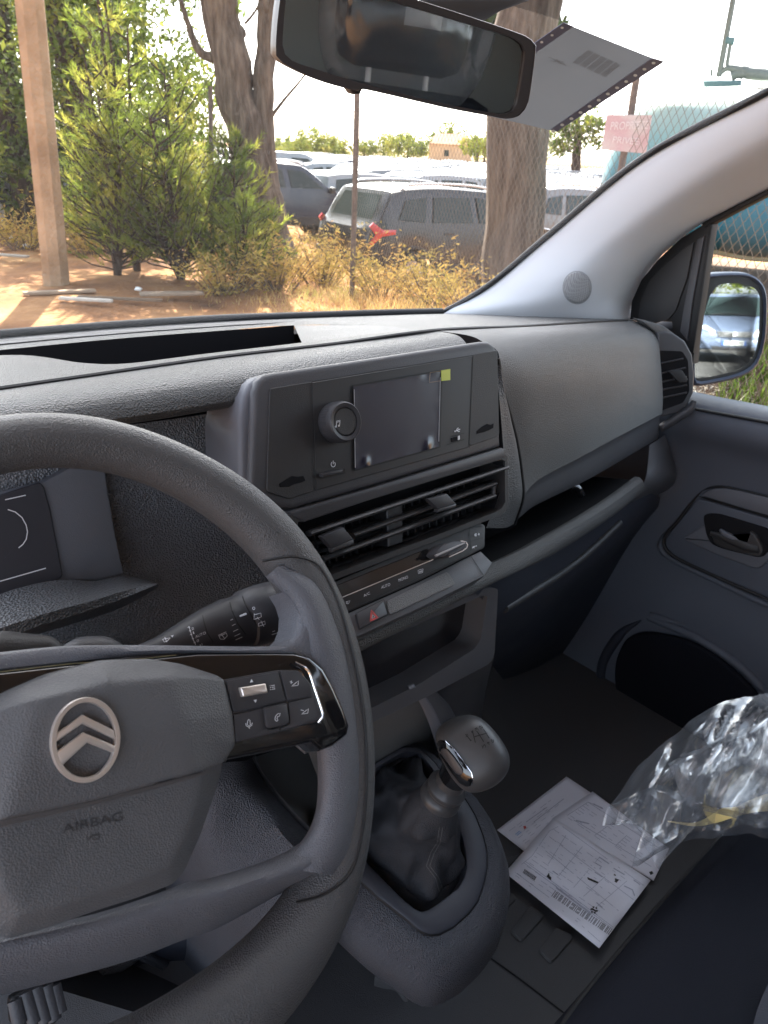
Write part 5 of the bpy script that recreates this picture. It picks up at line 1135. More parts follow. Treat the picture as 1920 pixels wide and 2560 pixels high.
polys('print_blot', SA, [q('PA', (478, 1015), (484, 1045), (500, 1060), (495, 1085), (475, 1070), (455, 1050)), q('PA', (822, 1055), (925, 1100), (918, 1115), (830, 1078)), q('PA', (1062, 1025), (1080, 1035), (1085, 1070), (1110, 1080), (1085, 1108), (1068, 1095))], inkd, oA, .0006)
strokes('print_text', SA, [q('PA', (510, 1000), (560, 1035)), q('PA', (930, 875), (1020, 935)), q('PA', (890, 1010), (960, 1055)), q('PA', (1060, 975), (1160, 1035)), q('PA', (1240, 1080), (1300, 1125)), q('PA', (905, 1285), (960, 1330)), q('PA', (540, 1150), (860, 1390)), q('PA', (890, 925), (950, 960), (935, 985)), q('PA', (1155, 1135), (1230, 1170), (1250, 1225))], 2.4, inkl, oA, .0006)
# stamped rosette instead of a code
strokes('stamp', SA, [q('PA', *arc(885, 1352, 26, 26, a, a + 35, 3)) for a in range(0, 360, 60)] + [q('PA', (865, 1340), (905, 1365))], 4, inkd, oA, .0006)
# pedal
ped = thing('pedal', 'worn ribbed black rubber pedal at the lower left', 'pedal', tuple(P((80, 2500), z=.72)))
PPd = Pl(P((80, 2500), z=.74), (.1, -.75, .66))
pp = plate('pedal_plate', PPd.ats(rp(q('WH', (45, 1615), (110, 1575), (200, 1545), (240, 1550), (265, 1600), (272, 1690), (240, 1730), (80, 1760), (50, 1720)), 8, 3), 0), PPd.n, .015, M['rubber'], ped, .004, 3)
for a, b_ in (((62, 1625), (85, 1730)), ((110, 1590), (150, 1725)), ((155, 1570), (198, 1722)), ((200, 1560), (238, 1712)), ((235, 1560), (262, 1680))):
    A, B = q('WH', a, b_); tube('rubber_rib', [PPd.at(A, .003), PPd.at(B, .003)], .0075, plastic('pedal_rubber', (.05, .05, .055), .5, .4, 300, var=.3) if 'pedal_rubber' not in MATS else MATS['pedal_rubber'], ped, 10, .6, n=6)
tube('pedal_arm', [PPd.at((110, 2500), -.01), PPd.at((110, 2500), -.01) + Vector((.02, .2, .2))], .012, M['rubber'], ped, 8)
# footwell panels seen through the wheel
fw = thing('driver_footwell_panel', 'dark plastic footwell trim behind the steering wheel and pedals', 'trim panel', (-.3, .6, .7))
f1 = [P(p, y=v) for p, v in zip(q('WH', (250, 1300), (600, 1280), (830, 1260), (1200, 1200)), (.60, .60, .60, .58))]
f2 = [P(p, y=v) for p, v in zip(q('WH', (180, 1530), (430, 1480), (640, 1420), (960, 1470)), (.68, .68, .66, .62))]
f3 = [P(p, y=v) for p, v in zip(q('WH', (300, 1728), (560, 1728), (900, 1640), (1000, 1728)), (.80, .78, .72, .66))]
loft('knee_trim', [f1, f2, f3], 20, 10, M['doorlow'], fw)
tube('trim_rib', [P(p, y=.66) for p in q('WH', (600, 1420), (760, 1500), (905, 1600))], .008, M['console'], fw, 8, n=10)
tube('trim_rib', [P(p, y=.68) for p in q('WH', (430, 1500), (520, 1470), (600, 1410))], .010, M['grain_dk'], fw, 8, n=10)
raw('carpet_slope', [tuple(v) for v in (P((-100, 2400), y=.75), P((800, 2300), y=.75), P((900, 2700), z=.60), P((-100, 2900), z=.60))], [(0, 1, 2, 3)], M['mat'], fw, smooth=False)

# ================================================================== PLASTIC BAG on the bench
bag = thing('plastic_bag', 'crumpled clear plastic bag with yellow tape draped over the bench seat', 'plastic bag', tuple(P((1750, 2000), z=.92)))
PBg = Pl(P((1750, 2000), z=.95), (-.2, -.35, .9))
def film_sheet(name, outline, n, h0, amp, seed, inner=0):
    """a crumpled film: outline rings shrinking to the centre, folded by ridged noise"""
    o = resample([Vector(v) for v in outline] + [Vector(outline[0])], n, True); c = sum(o, Vector((0, 0))) / n; rows = []
    R = 44
    for j in range(R + 1):
        t = 1 - j / R * .985; row = []
        for p in o:
            x = c + (p - c) * t
            nn = Vector(((x.x + x.y * .5) / 120, (x.y - x.x * .3) / 300, seed)); r1 = 1 - abs(noise.noise(nn)) * 2; r2 = 1 - abs(noise.noise(nn * 2.3 + Vector((3, 1, 0)))) * 2; r3 = noise.noise(nn * 6)
            row.append(PBg.at((x.x + 4 * noise.noise(nn * 5), x.y + 4 * noise.noise(nn * 5 + Vector((9, 9, 9)))), h0 + amp * (r1 * .6 + r2 * .35 + r3 * .08) * min(1, (1 - t) * 6 + .15)))
        rows.append(row)
    return grid(name, rows, M['film'], bag, closed=True, ang=30)
of = q('BR', (860, 640), (1000, 440), (1080, 360), (1300, 180), (1450, 100), (1640, 70), (1900, 40), (1900, 780), (1640, 795), (1560, 775), (1450, 790), (1280, 805), (1220, 815), (1170, 880), (1105, 960), (1060, 880), (1010, 790), (960, 720), (900, 700))
film_sheet('film', of, 150, .0, .045, 1.7)
film_sheet('film', q('BR', (820, 735), (850, 640), (1100, 520), (1250, 600), (1230, 800), (1000, 940), (970, 945), (1020, 770), (960, 710)), 100, .012, .025, 4.2)
film_sheet('film', q('BR', (1150, 420), (1400, 300), (1700, 180), (1850, 300), (1850, 760), (1500, 700), (1250, 640)), 130, .03, .05, 8.2)
tp = Pl(PBg.o, PBg.n)
loft('yellow_tape', [[tp.at(p, .012 + .008 * sin(i * 2)) for i, p in enumerate(q('BR', (1150, 712), (1280, 722), (1360, 690), (1420, 650), (1500, 640), (1560, 610), (1660, 575), (1800, 560)))], [tp.at(p, .014 + .006 * sin(i * 2 + 1)) for i, p in enumerate(q('BR', (1155, 718), (1290, 740), (1400, 722), (1470, 700), (1540, 680), (1600, 668), (1670, 662), (1800, 650)))]], 40, 4, M['ytape'], bag)
# ================================================================== OUTSIDE
FP0 = P((880, 735), z=0); _v = ray((1550, 420)); _v = Vector((_v.x, _v.y)).normalized() * 5.4
FD0 = (Vector((CAM.x + _v.x, CAM.y + _v.y)) - FP0.xy).normalized(); FN0 = Vector((-FD0.y, FD0.x))
if FN0 @ (FP0.xy - CAM.xy) < 0: FN0 = -FN0
def sst(a, b_, x): t = min(1, max(0, (x - a) / (b_ - a))); return t * t * (3 - 2 * t)
def gz(x, y):                      # the car park lies lower than the verge on this side of the fence
    return -.47 * max(sst(.6, 2.6, (Vector((x, y)) - FP0.xy) @ FN0), sst(17, 20, -x), sst(17, 20, -y))
def gp_(px, D, z=None):
    v = ray(px); h = Vector((v.x, v.y)).normalized(); x, y = CAM.x + h.x * D, CAM.y + h.y * D
    return Vector((x, y, gz(x, y) + (z or 0)))
def zat(px, D):                    # height at horizontal distance D along a photo ray
    v = ray(px); return CAM.z + v.z * D / math.hypot(v.x, v.y)
def nodecol(name, cols, scale, rough=.9, detail=6, bump=0, transl=0, scale2=None, stretch=None):
    m, N, L, b = new_mat(name); tc0 = N.new('ShaderNodeTexCoord'); tc = N.new('ShaderNodeMapping'); L.new(tc0.outputs['Object'], tc.inputs['Vector']); tc.inputs['Scale'].default_value = (1, 1, stretch or 1); n = N.new('ShaderNodeTexNoise'); n.inputs['Scale'].default_value = scale; n.inputs['Detail'].default_value = detail
    L.new(tc.outputs[0], n.inputs['Vector']); r = N.new('ShaderNodeValToRGB'); e = r.color_ramp.elements
    while len(e) < len(cols): e.new(.5)
    for i, c in enumerate(cols): e[i].position = .30 + .42 * i / (len(cols) - 1); e[i].color = (*c, 1)
    L.new(n.outputs['Fac'], r.inputs[0]); L.new(r.outputs[0], b.inputs['Base Color']); b.inputs['Roughness'].default_value = rough; b.inputs['Specular IOR Level'].default_value = .2
    if bump:
        bp = N.new('ShaderNodeBump'); bp.inputs['Strength'].default_value = bump; bp.inputs['Distance'].default_value = .05
        n2 = N.new('ShaderNodeTexNoise'); n2.inputs['Scale'].default_value = scale2 or scale * 4; n2.inputs['Detail'].default_value = 8; L.new(tc.outputs[0], n2.inputs['Vector'])
        L.new(n2.outputs['Fac'], bp.inputs['Height']); L.new(bp.outputs[0], b.inputs['Normal'])
    if transl:
        t = N.new('ShaderNodeBsdfTranslucent'); L.new(r.outputs[0], t.inputs[0]); mx = N.new('ShaderNodeMixShader'); mx.inputs[0].default_value = transl
        L.new(b.outputs[0], mx.inputs[1]); L.new(t.outputs[0], mx.inputs[2]); L.new(mx.outputs[0], N['Material Output'].inputs[0])
    return m
m_sand = nodecol('sandy_soil', [(.08, .038, .018), (.23, .11, .048), (.34, .18, .08), (.42, .26, .125)], 1.1, 1, 8, .6, 0, 14)
m_field = nodecol('far_field', [(.34, .27, .15), (.45, .37, .22)], .05, 1)
m_asph = nodecol('asphalt', [(.075, .072, .07), (.11, .105, .10)], 6, .9, 8, .3, 0, 120)
m_bark = nodecol('bark', [(.07, .05, .038), (.13, .10, .078), (.21, .165, .13)], 16, 1, 9, 1.0, 0, 30, .16)
m_bark2 = nodecol('dark_bark', [(.03, .022, .016), (.08, .055, .04)], 8, 1, 8, 1.0, 0, 22, .2)
m_pine = nodecol('pine_needles', [(.06, .10, .02), (.20, .25, .04), (.60, .54, .11)], 2.0, .75, 4, 0, .5)
m_leafd = nodecol('dark_leaves', [(.03, .05, .012), (.10, .14, .025), (.30, .30, .05)], 1.6, .7, 3, 0, .5)
m_leaff = nodecol('far_leaves', [(.09, .13, .03), (.22, .25, .05), (.36, .32, .08)], .6, .8, 4, 0, .3)
m_leafs = nodecol('shade_leaves', [(.02, .04, .01), (.06, .09, .02)], 1.6, .8, 3, 0, .15)
m_dry = nodecol('dry_grass', [(.18, .08, .035), (.42, .26, .10), (.52, .40, .16), (.28, .30, .07)], 1.3, .9, 5, 0, .45)
m_drys = nodecol('dry_shrub', [(.28, .24, .05), (.52, .37, .10), (.50, .24, .08)], 3.0, .9, 4, 0, .45)
m_litter = nodecol('leaf_litter', [(.25, .16, .11), (.5, .42, .34), (.7, .65, .58)], 9, .9, 4)
m_green = nodecol('green_grass', [(.07, .11, .02), (.18, .22, .045)], 3, .8, 3, 0, .45)
# ground
def ground2():
    bm = bmesh.new(); bmesh.ops.create_grid(bm, x_segments=160, y_segments=160, size=30)
    for v in bm.verts:
        d = max(abs(v.co.x), abs(v.co.y)); v.co.z = .07 * noise.noise(v.co * .5) + .03 * noise.noise(v.co * 2.1) if d < 29.9 else 0
        v.co.x += 5; v.co.y += 8; v.co.z += gz(v.co.x, v.co.y)
    ring_ = [(-2500, -2500, -.47), (2500, -2500, -.47), (2500, 2500, -.47), (-2500, 2500, -.47)]; inn = [(-25, -22, 0), (35, -22, 0), (35, 38, 0), (-25, 38, 0)]
    a = [bm.verts.new(v) for v in ring_]; b_ = [bm.verts.new((v[0], v[1], -.48)) for v in inn]
    for i in range(4): bm.faces.new((a[i], a[(i + 1) % 4], b_[(i + 1) % 4], b_[i]))
    return frombm('ground', bm, m_sand)
g = ground2(); tag(g, kind='structure')
rd = box('road', (0, -36.25, -.2), (18, 67.5, .6), m_asph); tag(rd, kind='structure')
fd = raw('field', [tuple(v) for v in (gp_((-2200, 400), 70, .06), gp_((2400, 400), 70, .06), gp_((2400, 400), 900, .06), gp_((-2200, 400), 900, .06))], [(0, 1, 2, 3)], m_field, smooth=False); tag(fd, kind='structure')
bank = tube('hill', [gp_((a, 380), 170, -1.0) for a in (-900, 0, 500, 900, 1300, 1900, 2600)], [3.4, 2.8, 2.6, 2.7, 2.9, 3.2, 3.4], nodecol('straw_bank', [(.42, .32, .18), (.55, .44, .27)], .2), None, 10, n=40); tag(bank, kind='structure')

# concrete/wood pole
po = thing('wooden_pole', 'pale octagonal wooden pole standing at the left edge of the view', 'pole', tuple(P((142, 712), z=0)))
D0 = (P((142, 712), z=0) - CAM).xy.length
b0 = P((142, 712), z=0); t0 = gp_((88, 150), D0); t0.z = zat((88, 150), D0); dirn = (t0 - b0)
m_pole = nodecol('pole_wood', [(.26, .17, .10), (.38, .26, .16), (.44, .31, .2)], 2.5, .9, 8, .5, 0, 20)
tube('shaft', [b0 - dirn * .03, b0 + dirn * .5, b0 + dirn * 2.2], [.155, .15, .14], m_pole, po, 8, n=12).data.polygons.foreach_set('use_smooth', [False] * (11 * 8 + 2))
disc_stack('footing', b0 + Vector((0, 0, -.02)), Vector((0, 0, 1)), [(.36, 0), (.34, .05), (.26, .07), (.15, .09)], nodecol('old_concrete', [(.3, .27, .22), (.42, .37, .3)], 5), po, 9)

def crown_geo(blobs, n, size, rnd, flat=.4):
    """leaf sized faces in clumps spread through the blobs (centre, radii)"""
    vs, fs = [], []; tot = sum(b[1][0] * b[1][1] * b[1][2] for b in blobs)
    for c, r in blobs:
        k = max(8, int(n * r[0] * r[1] * r[2] / tot)); nc = max(3, k // 28)
        for _ in range(nc):
            u = Vector((rnd.gauss(0, 1), rnd.gauss(0, 1), rnd.gauss(0, 1))).normalized() * (rnd.random() ** .42)
            cc = Vector((c[0] + u.x * r[0], c[1] + u.y * r[1], c[2] + u.z * r[2])); cr2 = min(r) * rnd.uniform(.12, .30)
            for __ in range(k // nc):
                p = cc + Vector((rnd.gauss(0, 1), rnd.gauss(0, 1), rnd.gauss(0, .8))) * cr2
                a = Vector((rnd.gauss(0, 1), rnd.gauss(0, 1), rnd.gauss(0, 1))).normalized(); b_ = a.orthogonal().normalized(); b_ = Matrix.Rotation(rnd.random() * 6.3, 3, a) @ b_
                c2 = a.cross(b_); s = size * rnd.uniform(.5, 1.3); q0 = len(vs)
                vs += [p - b_ * s, p - c2 * s * flat, p + b_ * s, p + c2 * s * flat]; fs.append((q0, q0 + 1, q0 + 2, q0 + 3))
    return vs, fs
def branch_geo(pths):
    vs, fs = [], []
    for path, rad in pths:
        rows = tube_rows(path, rad, 9); k0 = len(vs); vs += sum(rows, [])
        for r in range(len(rows) - 1):
            for k in range(9): fs.append((k0 + r * 9 + k, k0 + r * 9 + (k + 1) % 9, k0 + (r + 1) * 9 + (k + 1) % 9, k0 + (r + 1) * 9 + k))
    return vs, fs
def wob(path, n, amp, seed):
    return [p + Vector((noise.noise(Vector((i * .4, seed, 0))), noise.noise(Vector((i * .4, seed, 7))), 0)) * amp for i, p in enumerate(cat(path, n))]
def tree(name, label, trunks, blobs, n, size, bark, leaf, seed, group=None, flat=.4, extra=None):
    rnd = random.Random(seed); t = thing(name, label, 'tree', tuple(Vector(trunks[0][0][0])), group)
    pths = []
    for i, (path, rad) in enumerate(trunks):
        pp = wob(path, 26, rad[0] * .18, seed + i * 3); m = len(rad)
        rr = [rad[min(int(k / 25 * (m - 1)), m - 2)] + (rad[min(int(k / 25 * (m - 1)), m - 2) + 1] - rad[min(int(k / 25 * (m - 1)), m - 2)]) * (k / 25 * (m - 1) - min(int(k / 25 * (m - 1)), m - 2)) for k in range(26)]
        rr = [r * (1 + .10 * noise.noise(Vector((k * .6, seed, i)))) for k, r in enumerate(rr)]
        pths.append((pp, rr))
    vs, fs = branch_geo(pths); raw('trunk', vs, fs, bark, t, ang=80)
    if blobs:
        vs, fs = crown_geo(blobs, n, size, rnd, flat); raw('crown', vs, fs, leaf, t, smooth=False)
    return t
def px3(px, D): p = gp_(px, D); p.z = zat(px, D); return p
# forked big trunk left of the mirror
D = 11.5
tree('forked_tree', 'big forked bare brown trunk between the pine bush and the mirror', [
    ([gp_((672, 600), D, -.1), px3((640, 480), D), px3((612, 320), D), px3((575, 150), D), px3((548, 10), D), px3((520, -200), D)], [.46, .38, .28, .25, .24, .2]),
    ([px3((655, 470), D), px3((656, 330), D), px3((660, 200), D), px3((670, 30), D), px3((676, -200), D)], [.26, .15, .14, .13, .11]),
    ([px3((548, 150), D), px3((500, 130), D), px3((470, 60), D), px3((440, -40), D)], [.07, .05, .035, .02]),
    ([px3((672, 300), D), px3((710, 250), D), px3((758, 192), D), px3((800, 120), D)], [.028, .02, .014, .008]),
    ([px3((612, 60), D), px3((640, 25), D), px3((655, -20), D)], [.02, .016, .01]),
    ([px3((590, 90), D + .2), px3((560, 40), D), px3((530, -60), D)], [.14, .12, .1])],
    [((px3((560, -260), D)), (1.8, 1.8, 1.0))], 900, .09, m_bark, m_leafd, 3)
# trunk right of the mirror, plus an unseen crown added to shade the cab
D = 9.0; b9 = gp_((1298, 600), D)
shade = Vector((CAM.x + .5, .5, 1.3)) + sdir * 9.5
tree('shade_tree', 'thick straight trunk right of the mirror with an unseen crown added to shade the van', [
    ([b9 + Vector((0, 0, -.1)), px3((1290, 520), D), px3((1292, 380), D), px3((1300, 250), D), px3((1310, 60), D), px3((1320, -200), D), b9.lerp(shade, .35) + Vector((0, 0, 4.6))], [.40, .34, .325, .32, .33, .3, .2]),
    ([px3((1320, -160), D), b9.lerp(shade, .5) + Vector((0, 0, 3.4)), shade], [.2, .14, .05])],
    [(shade, (3.0, 2.6, 1.5)), (shade + Vector((1.4, .6, .3)), (2.4, 2.2, 1.3)), (shade + Vector((-1.6, -.6, .2)), (1.9, 1.9, 1.2)), (shade - Vector((.2, .8, .6)), (2.0, 1.8, 1.0)), (px3((1265, -10), D + .6), (.7, .7, .5))], 15000, .20, m_bark, m_leafs, 5, flat=.6)
# dark leafy trees at the left
rn = random.Random(4)
for i, (px0, D, dx, w_, lab) in enumerate(((205, 15, -90, .26, 'dark leaning trunk with dense foliage directly right of the pole'), (25, 16, -60, .30, 'dark trunk with green foliage at the far left edge'), (300, 18, -30, .16, 'slim dark tree standing behind the top of the pine bush'), (110, 20, 20, .18, 'dark tree behind the wooden pole'))):
    base = gp_((px0 + 20, 560), D)
    bl = []
    for k in range(15):
        px_ = (px0 + rn.uniform(-150, 200), rn.uniform(-120, 420)); c = px3(px_, D + rn.uniform(-1.5, 2)); r = rn.uniform(.7, 1.3); bl.append((c, (r, r, r * .8)))
    tree('leafy_tree', lab, [([base, px3((px0, 330), D), px3((px0 + dx * .5, 100), D), px3((px0 + dx, -150), D)], [w_ * 1.2, w_, w_ * .85, w_ * .6]),
         ([px3((px0, 250), D), px3((px0 - 70, 80), D), px3((px0 - 120, -60), D)], [w_ * .4, w_ * .3, w_ * .2])], bl, 8000, .075, m_bark2, m_leafd, 20 + i, 'leafy trees beyond the pole')

# young pine bush
def pine(name, label, base, H, spread, seed, nb, mat, outline=None, needle=.10):
    rnd = random.Random(seed); t = thing(name, label, 'bush', tuple(base)); pths = []; vs, fs = [], []
    stems = [(base, base + Vector((rnd.uniform(-.2, .2), rnd.uniform(-.2, .2), H)))]
    for s in range(4):
        a = rnd.uniform(0, 6.28); stems.append((base, base + Vector((cos(a) * spread * .55, sin(a) * spread * .55, H * rnd.uniform(.55, .85)))))
    for a, b_ in stems:
        pths.append(([a, a.lerp(b_, .5) + Vector((rnd.uniform(-.1, .1), rnd.uniform(-.1, .1), 0)), b_], [.05, .03, .008]))
        for k in range(nb):
            f = rnd.uniform(.03, 1); p = a.lerp(b_, f); an = rnd.uniform(0, 6.28); ln = spread * (1.15 - f) * rnd.uniform(.35, .75) + .12
            e = p + Vector((cos(an) * ln, sin(an) * ln, ln * rnd.uniform(.35, 1.1))); pths.append(([p, p.lerp(e, .5) - Vector((0, 0, ln * .08)), e], [.012, .008, .004]))
            for tuft in range(max(3, int(ln * 9))):
                ft = .25 + .75 * tuft / max(3, int(ln * 9)); c = p.lerp(e, ft); ax = (e - p).normalized()
                sub = (ax + Vector((rnd.gauss(0, .5), rnd.gauss(0, .5), rnd.gauss(.3, .4)))).normalized(); sl_ = rnd.uniform(.08, .22)
                for nn in range(15):
                    c2 = c + sub * sl_ * (nn / 15); d = (sub * .9 + Vector((rnd.gauss(0, .42), rnd.gauss(0, .42), rnd.gauss(.1, .42)))).normalized() * needle * rnd.uniform(.7, 1.2)
                    sd = d.cross(Vector((rnd.random(), rnd.random(), rnd.random()))).normalized() * .0048; q0 = len(vs); vs += [c2 - sd, c2 + sd, c2 + d]; fs.append((q0, q0 + 1, q0 + 2))
    v2, f2 = branch_geo(pths); raw('trunk', v2, f2, m_bark2, t, ang=80); raw('crown', vs, fs, mat, t, smooth=False)
    return t
pine('pine_bush', 'tall bushy young pine with yellow-green tips between pole and forked trunk', gp_((450, 660), 10.3), 2.3, 1.45, 11, 62, m_pine)
pine('pine_bush', 'lower right yellow-green pine shoots in front of the forked trunk base', gp_((600, 650), 9.9), 1.25, .8, 12, 26, m_pine)
pine('pine_bush', 'left yellow-green pine shoots spreading toward the pole', gp_((290, 650), 10.5), 2.5, 1.0, 13, 36, m_pine)
pine('pine_bush', 'slender pine top rising through the tall bush', gp_((340, 640), 10.9), 3.7, .8, 14, 30, m_pine)
# dry shrubs along the fence
shr = [(560, 700, 9.3, .55, 'brown tangled shrub under the pine bush'), (690, 680, 9.6, .75, 'golden dry shrub right under the forked trunk'), (800, 670, 10.0, .85, 'dry shrub beside the thin fence post'), (960, 690, 9.4, .7, 'yellow-green dry shrub in front of the dark car tail'),
       (1080, 690, 9.0, .65, 'yellow dry shrub in front of the car wheel'), (1180, 700, 8.2, .6, 'dry shrub at the foot of the right trunk'), (230, 560, 12.5, .8, 'brown thicket beside the pole behind the pine'), (60, 540, 13.0, .9, 'green-brown thicket at the left edge')]
for i, (px_, py_, D, H, lab) in enumerate(shr):
    H *= .78; rnd = random.Random(40 + i); base = gp_((px_, py_), D); t = thing('dry_shrub', lab, 'shrub', tuple(base), 'dry shrubs along the fence'); pths = []; vs, fs = [], []
    for k in range(46):
        a = rnd.uniform(0, 6.28); ln = H * rnd.uniform(.5, 1.15); o = Vector((cos(a), sin(a), 0)) * rnd.uniform(0, .25); e = base + o * 2.2 + Vector((cos(a) * ln * .55, sin(a) * ln * .55, ln))
        pths.append(([base + o, (base + o).lerp(e, .5) + Vector((0, 0, .08 * ln)), e], [.006, .004, .002]))
        for j in range(34):
            f = rnd.uniform(.2, 1.05); c = (base + o).lerp(e, f) + Vector((rnd.gauss(0, .06), rnd.gauss(0, .06), rnd.gauss(0, .05)))
            d = Vector((rnd.gauss(0, 1), rnd.gauss(0, 1), rnd.gauss(.4, 1))).normalized(); s = d.orthogonal().normalized() * rnd.uniform(.006, .013); d *= rnd.uniform(.03, .075); q0 = len(vs)
            vs += [c - s, c + s, c + s * .4 + d, c - s * .4 + d]; fs.append((q0, q0 + 1, q0 + 2, q0 + 3))
    v2, f2 = branch_geo(pths); raw('twigs', v2, f2, m_bark, t, ang=80); raw('foliage', vs, fs, m_drys, t, smooth=False)
def gabs(a, D, z): p = gp_((a, 640), D); return Vector((p.x, p.y, z))
# undergrowth mass
rnd = random.Random(9); vs, fs = [], []
fA = gp_((880, 735), 9.3); sgn = gp_((1550, 420), 5.4); fdir = (sgn - fA).normalized()
for k in range(26000):
    s = rnd.uniform(-9, 6.5); off = rnd.gauss(.1, .75) ; base = fA + fdir * s + Vector((-fdir.y, fdir.x, 0)) * off
    if base.y < 1.2 and base.x < 3: continue
    h = rnd.uniform(.04, .26) * (1 + .6 * noise.noise(base * .8)) * math.exp(-abs(off) * .6); lean = Vector((rnd.gauss(0, .5), rnd.gauss(0, .5), 1)).normalized() * h; sd = Vector((rnd.gauss(0, 1), rnd.gauss(0, 1), 0)).normalized() * .005; q0 = len(vs)
    vs += [base - sd, base + sd, base + lean]; fs.append((q0, q0 + 1, q0 + 2))
gr = raw('dry_grass', vs, fs, m_dry, smooth=False); tag(gr, 'golden dry grass and weeds growing along the wire fence', 'grass', kind='stuff')
vs, fs = [], []
for k in range(15000):
    D_ = rnd.uniform(2.6, 6.6); base = gp_((1850 + rnd.uniform(-300, 400), 900), D_); zl_ = max(.03, min(.48, (D_ - 5.95) * .72)); h = rnd.uniform(.02, .12) * (1.6 if rnd.random() < .25 else 1)
    d = Vector((rnd.gauss(0, 1), rnd.gauss(0, 1), rnd.gauss(.1, .35))).normalized() * h; sd = d.cross(Vector((0, 0, 1))).normalized() * .006; q0 = len(vs); base.z = zl_; vs += [base - sd, base + sd, base + d]; fs.append((q0, q0 + 1, q0 + 2))
lt = raw('leaf_litter', vs, fs, m_litter, smooth=False); tag(lt, 'pale dry straw and leaves scattered on reddish soil outside the passenger window', 'leaf litter', kind='stuff')
vs, fs = [], []
for k in range(4200):
    a_ = 1700 + 420 * rnd.random()
    if a_ > 1885 and rnd.random() < .7: continue
    D_ = rnd.uniform(6.45, 6.95) if a_ < 1885 else rnd.uniform(5.9, 6.7); h = rnd.uniform(.08, .28); base = gabs(a_, D_, max(-.05, min(.52, (D_ - 5.95) * .72)))
    lean = Vector((rnd.gauss(0, .3), rnd.gauss(0, .3), 1)).normalized() * h; sd = Vector((rnd.gauss(0, 1), rnd.gauss(0, 1), 0)).normalized() * .006; q0 = len(vs); vs += [base - sd, base + sd, base + lean]; fs.append((q0, q0 + 1, q0 + 2))
gg = raw('green_grass', vs, fs, m_green, smooth=False); tag(gg, 'fresh green grass tufts along the fence beyond the wing mirror', 'grass', kind='stuff')
# debris on the sandy ground
for i, (px_, w_, l_, rot, lab, c) in enumerate((((150, 730), .10, .75, .5, 'weathered board lying left of the pole foot', (.36, .27, .19)), ((215, 752), .07, .55, -.1, 'pale splintered board in front of the pole', (.6, .55, .47)), ((430, 735), .16, .7, .35, 'flat bent piece of bark under the pine bush', (.33, .25, .18)), ((20, 640), .08, .6, -.2, 'grey stick lying at the left edge', (.4, .36, .3)), ((300, 745), .05, .9, .05, 'long thin stick on the sand', (.22, .16, .11)))):
    p = P(px_, z=.05); b_ = bmesh.new(); box_bm(b_, (0, 0, 0), (l_, w_, .03), None, .008)
    for v in b_.verts: v.co.z += .03 * cos(v.co.x * 4); v.co.y += .02 * sin(v.co.x * 7)
    vw = math.atan2(cr[1], cr[0]); bmesh.ops.transform(b_, matrix=Matrix.Translation(p) @ Matrix.Rotation(vw + rot, 4, 'Z'), verts=b_.verts)
    o = frombm('wood_scrap', b_, nodecol('scrap%d' % i, [tuple(x * .75 for x in c), c], 9), None); tag(o, lab, 'wood scrap', 'wood scraps on the sand')
for i, (px_, s, lab) in enumerate((((28, 592), .05, 'small white litter at the left near the thicket'), ((66, 615), .06, 'white crumpled litter right of the pole base shade'), ((345, 722), .04, 'white scrap under the pine bush'), ((590, 700), .06, 'pale plastic litter under the right pine shoots'), ((655, 702), .05, 'white litter in the brown shrubs'))):
    b_ = bmesh.new(); bmesh.ops.create_icosphere(b_, subdivisions=2, radius=s)
    for v in b_.verts: v.co *= 1 + .5 * noise.noise(v.co * 30 + Vector((i, 0, 0))); v.co.z *= .6
    bmesh.ops.transform(b_, matrix=Matrix.Translation(P(px_, z=.06)), verts=b_.verts); o = frombm('litter', b_, plastic('litter%d' % i, (.75, .75, .72), .5, 0)); tag(o, lab, 'litter', 'litter on the ground')

# fence
def fence():
    f = thing('wire_fence', 'rusty chain-link wire fence with thin posts in front of the parked cars', 'fence', tuple(fA))
    m_w = plastic('rusty_wire', (.16, .13, .10), .6, 0, metal=.4); m_p = nodecol('rusty_post', [(.10, .08, .07), (.2, .15, .12)], 20)
    H = 2.0; vs, fs = [], []; s = -16.0
    nrm = Vector((-fdir.y, fdir.x, 0))
    def wire(a, b_, r=.0016):
        d = (b_ - a).normalized(); u = d.cross(nrm).normalized() * r; q0 = len(vs); vs.extend([a + u, a - u + nrm * r * .5, a - u * 0 + nrm * r, b_ + u, b_ - u + nrm * r * .5, b_ + nrm * r]); fs.extend([(q0, q0 + 1, q0 + 4, q0 + 3), (q0 + 1, q0 + 2, q0 + 5, q0 + 4), (q0 + 2, q0, q0 + 3, q0 + 5)])
    while s < 9.5:
        a = fA + fdir * s
        for sg in (1, -1): wire(a + Vector((0, 0, .02)) + (fdir * 0), a + fdir * (H * .75 * sg) + Vector((0, 0, H)))
        s += .062
    raw('chain_link_mesh', vs, fs, m_w, f, smooth=False)
    for z_ in (H, .05): tube('tension_wire', [fA + fdir * -16 + Vector((0, 0, z_)), fA + fdir * 10 + Vector((0, 0, z_))], .0022, m_w, f, 5, caps=False)
    p1 = gp_((880, 735), 9.3); D = 9.3
    tube('fence_post', [p1, px3((887, 480), D), px3((893, 230), D), px3((894, 190), D)], .032, m_p, f, 8, n=10)
    D = 5.4; tube('fence_post', [gp_((1525, 600), D), px3((1550, 440), D), px3((1580, 270), D), px3((1592, 190), D)], .022, m_p, f, 8, n=10)
    D = 10.6; tube('fence_post', [gp_((530, 640), D), px3((528, 400), D), px3((526, 215), D)], .028, m_p, f, 8, n=10)
    return f
fence()
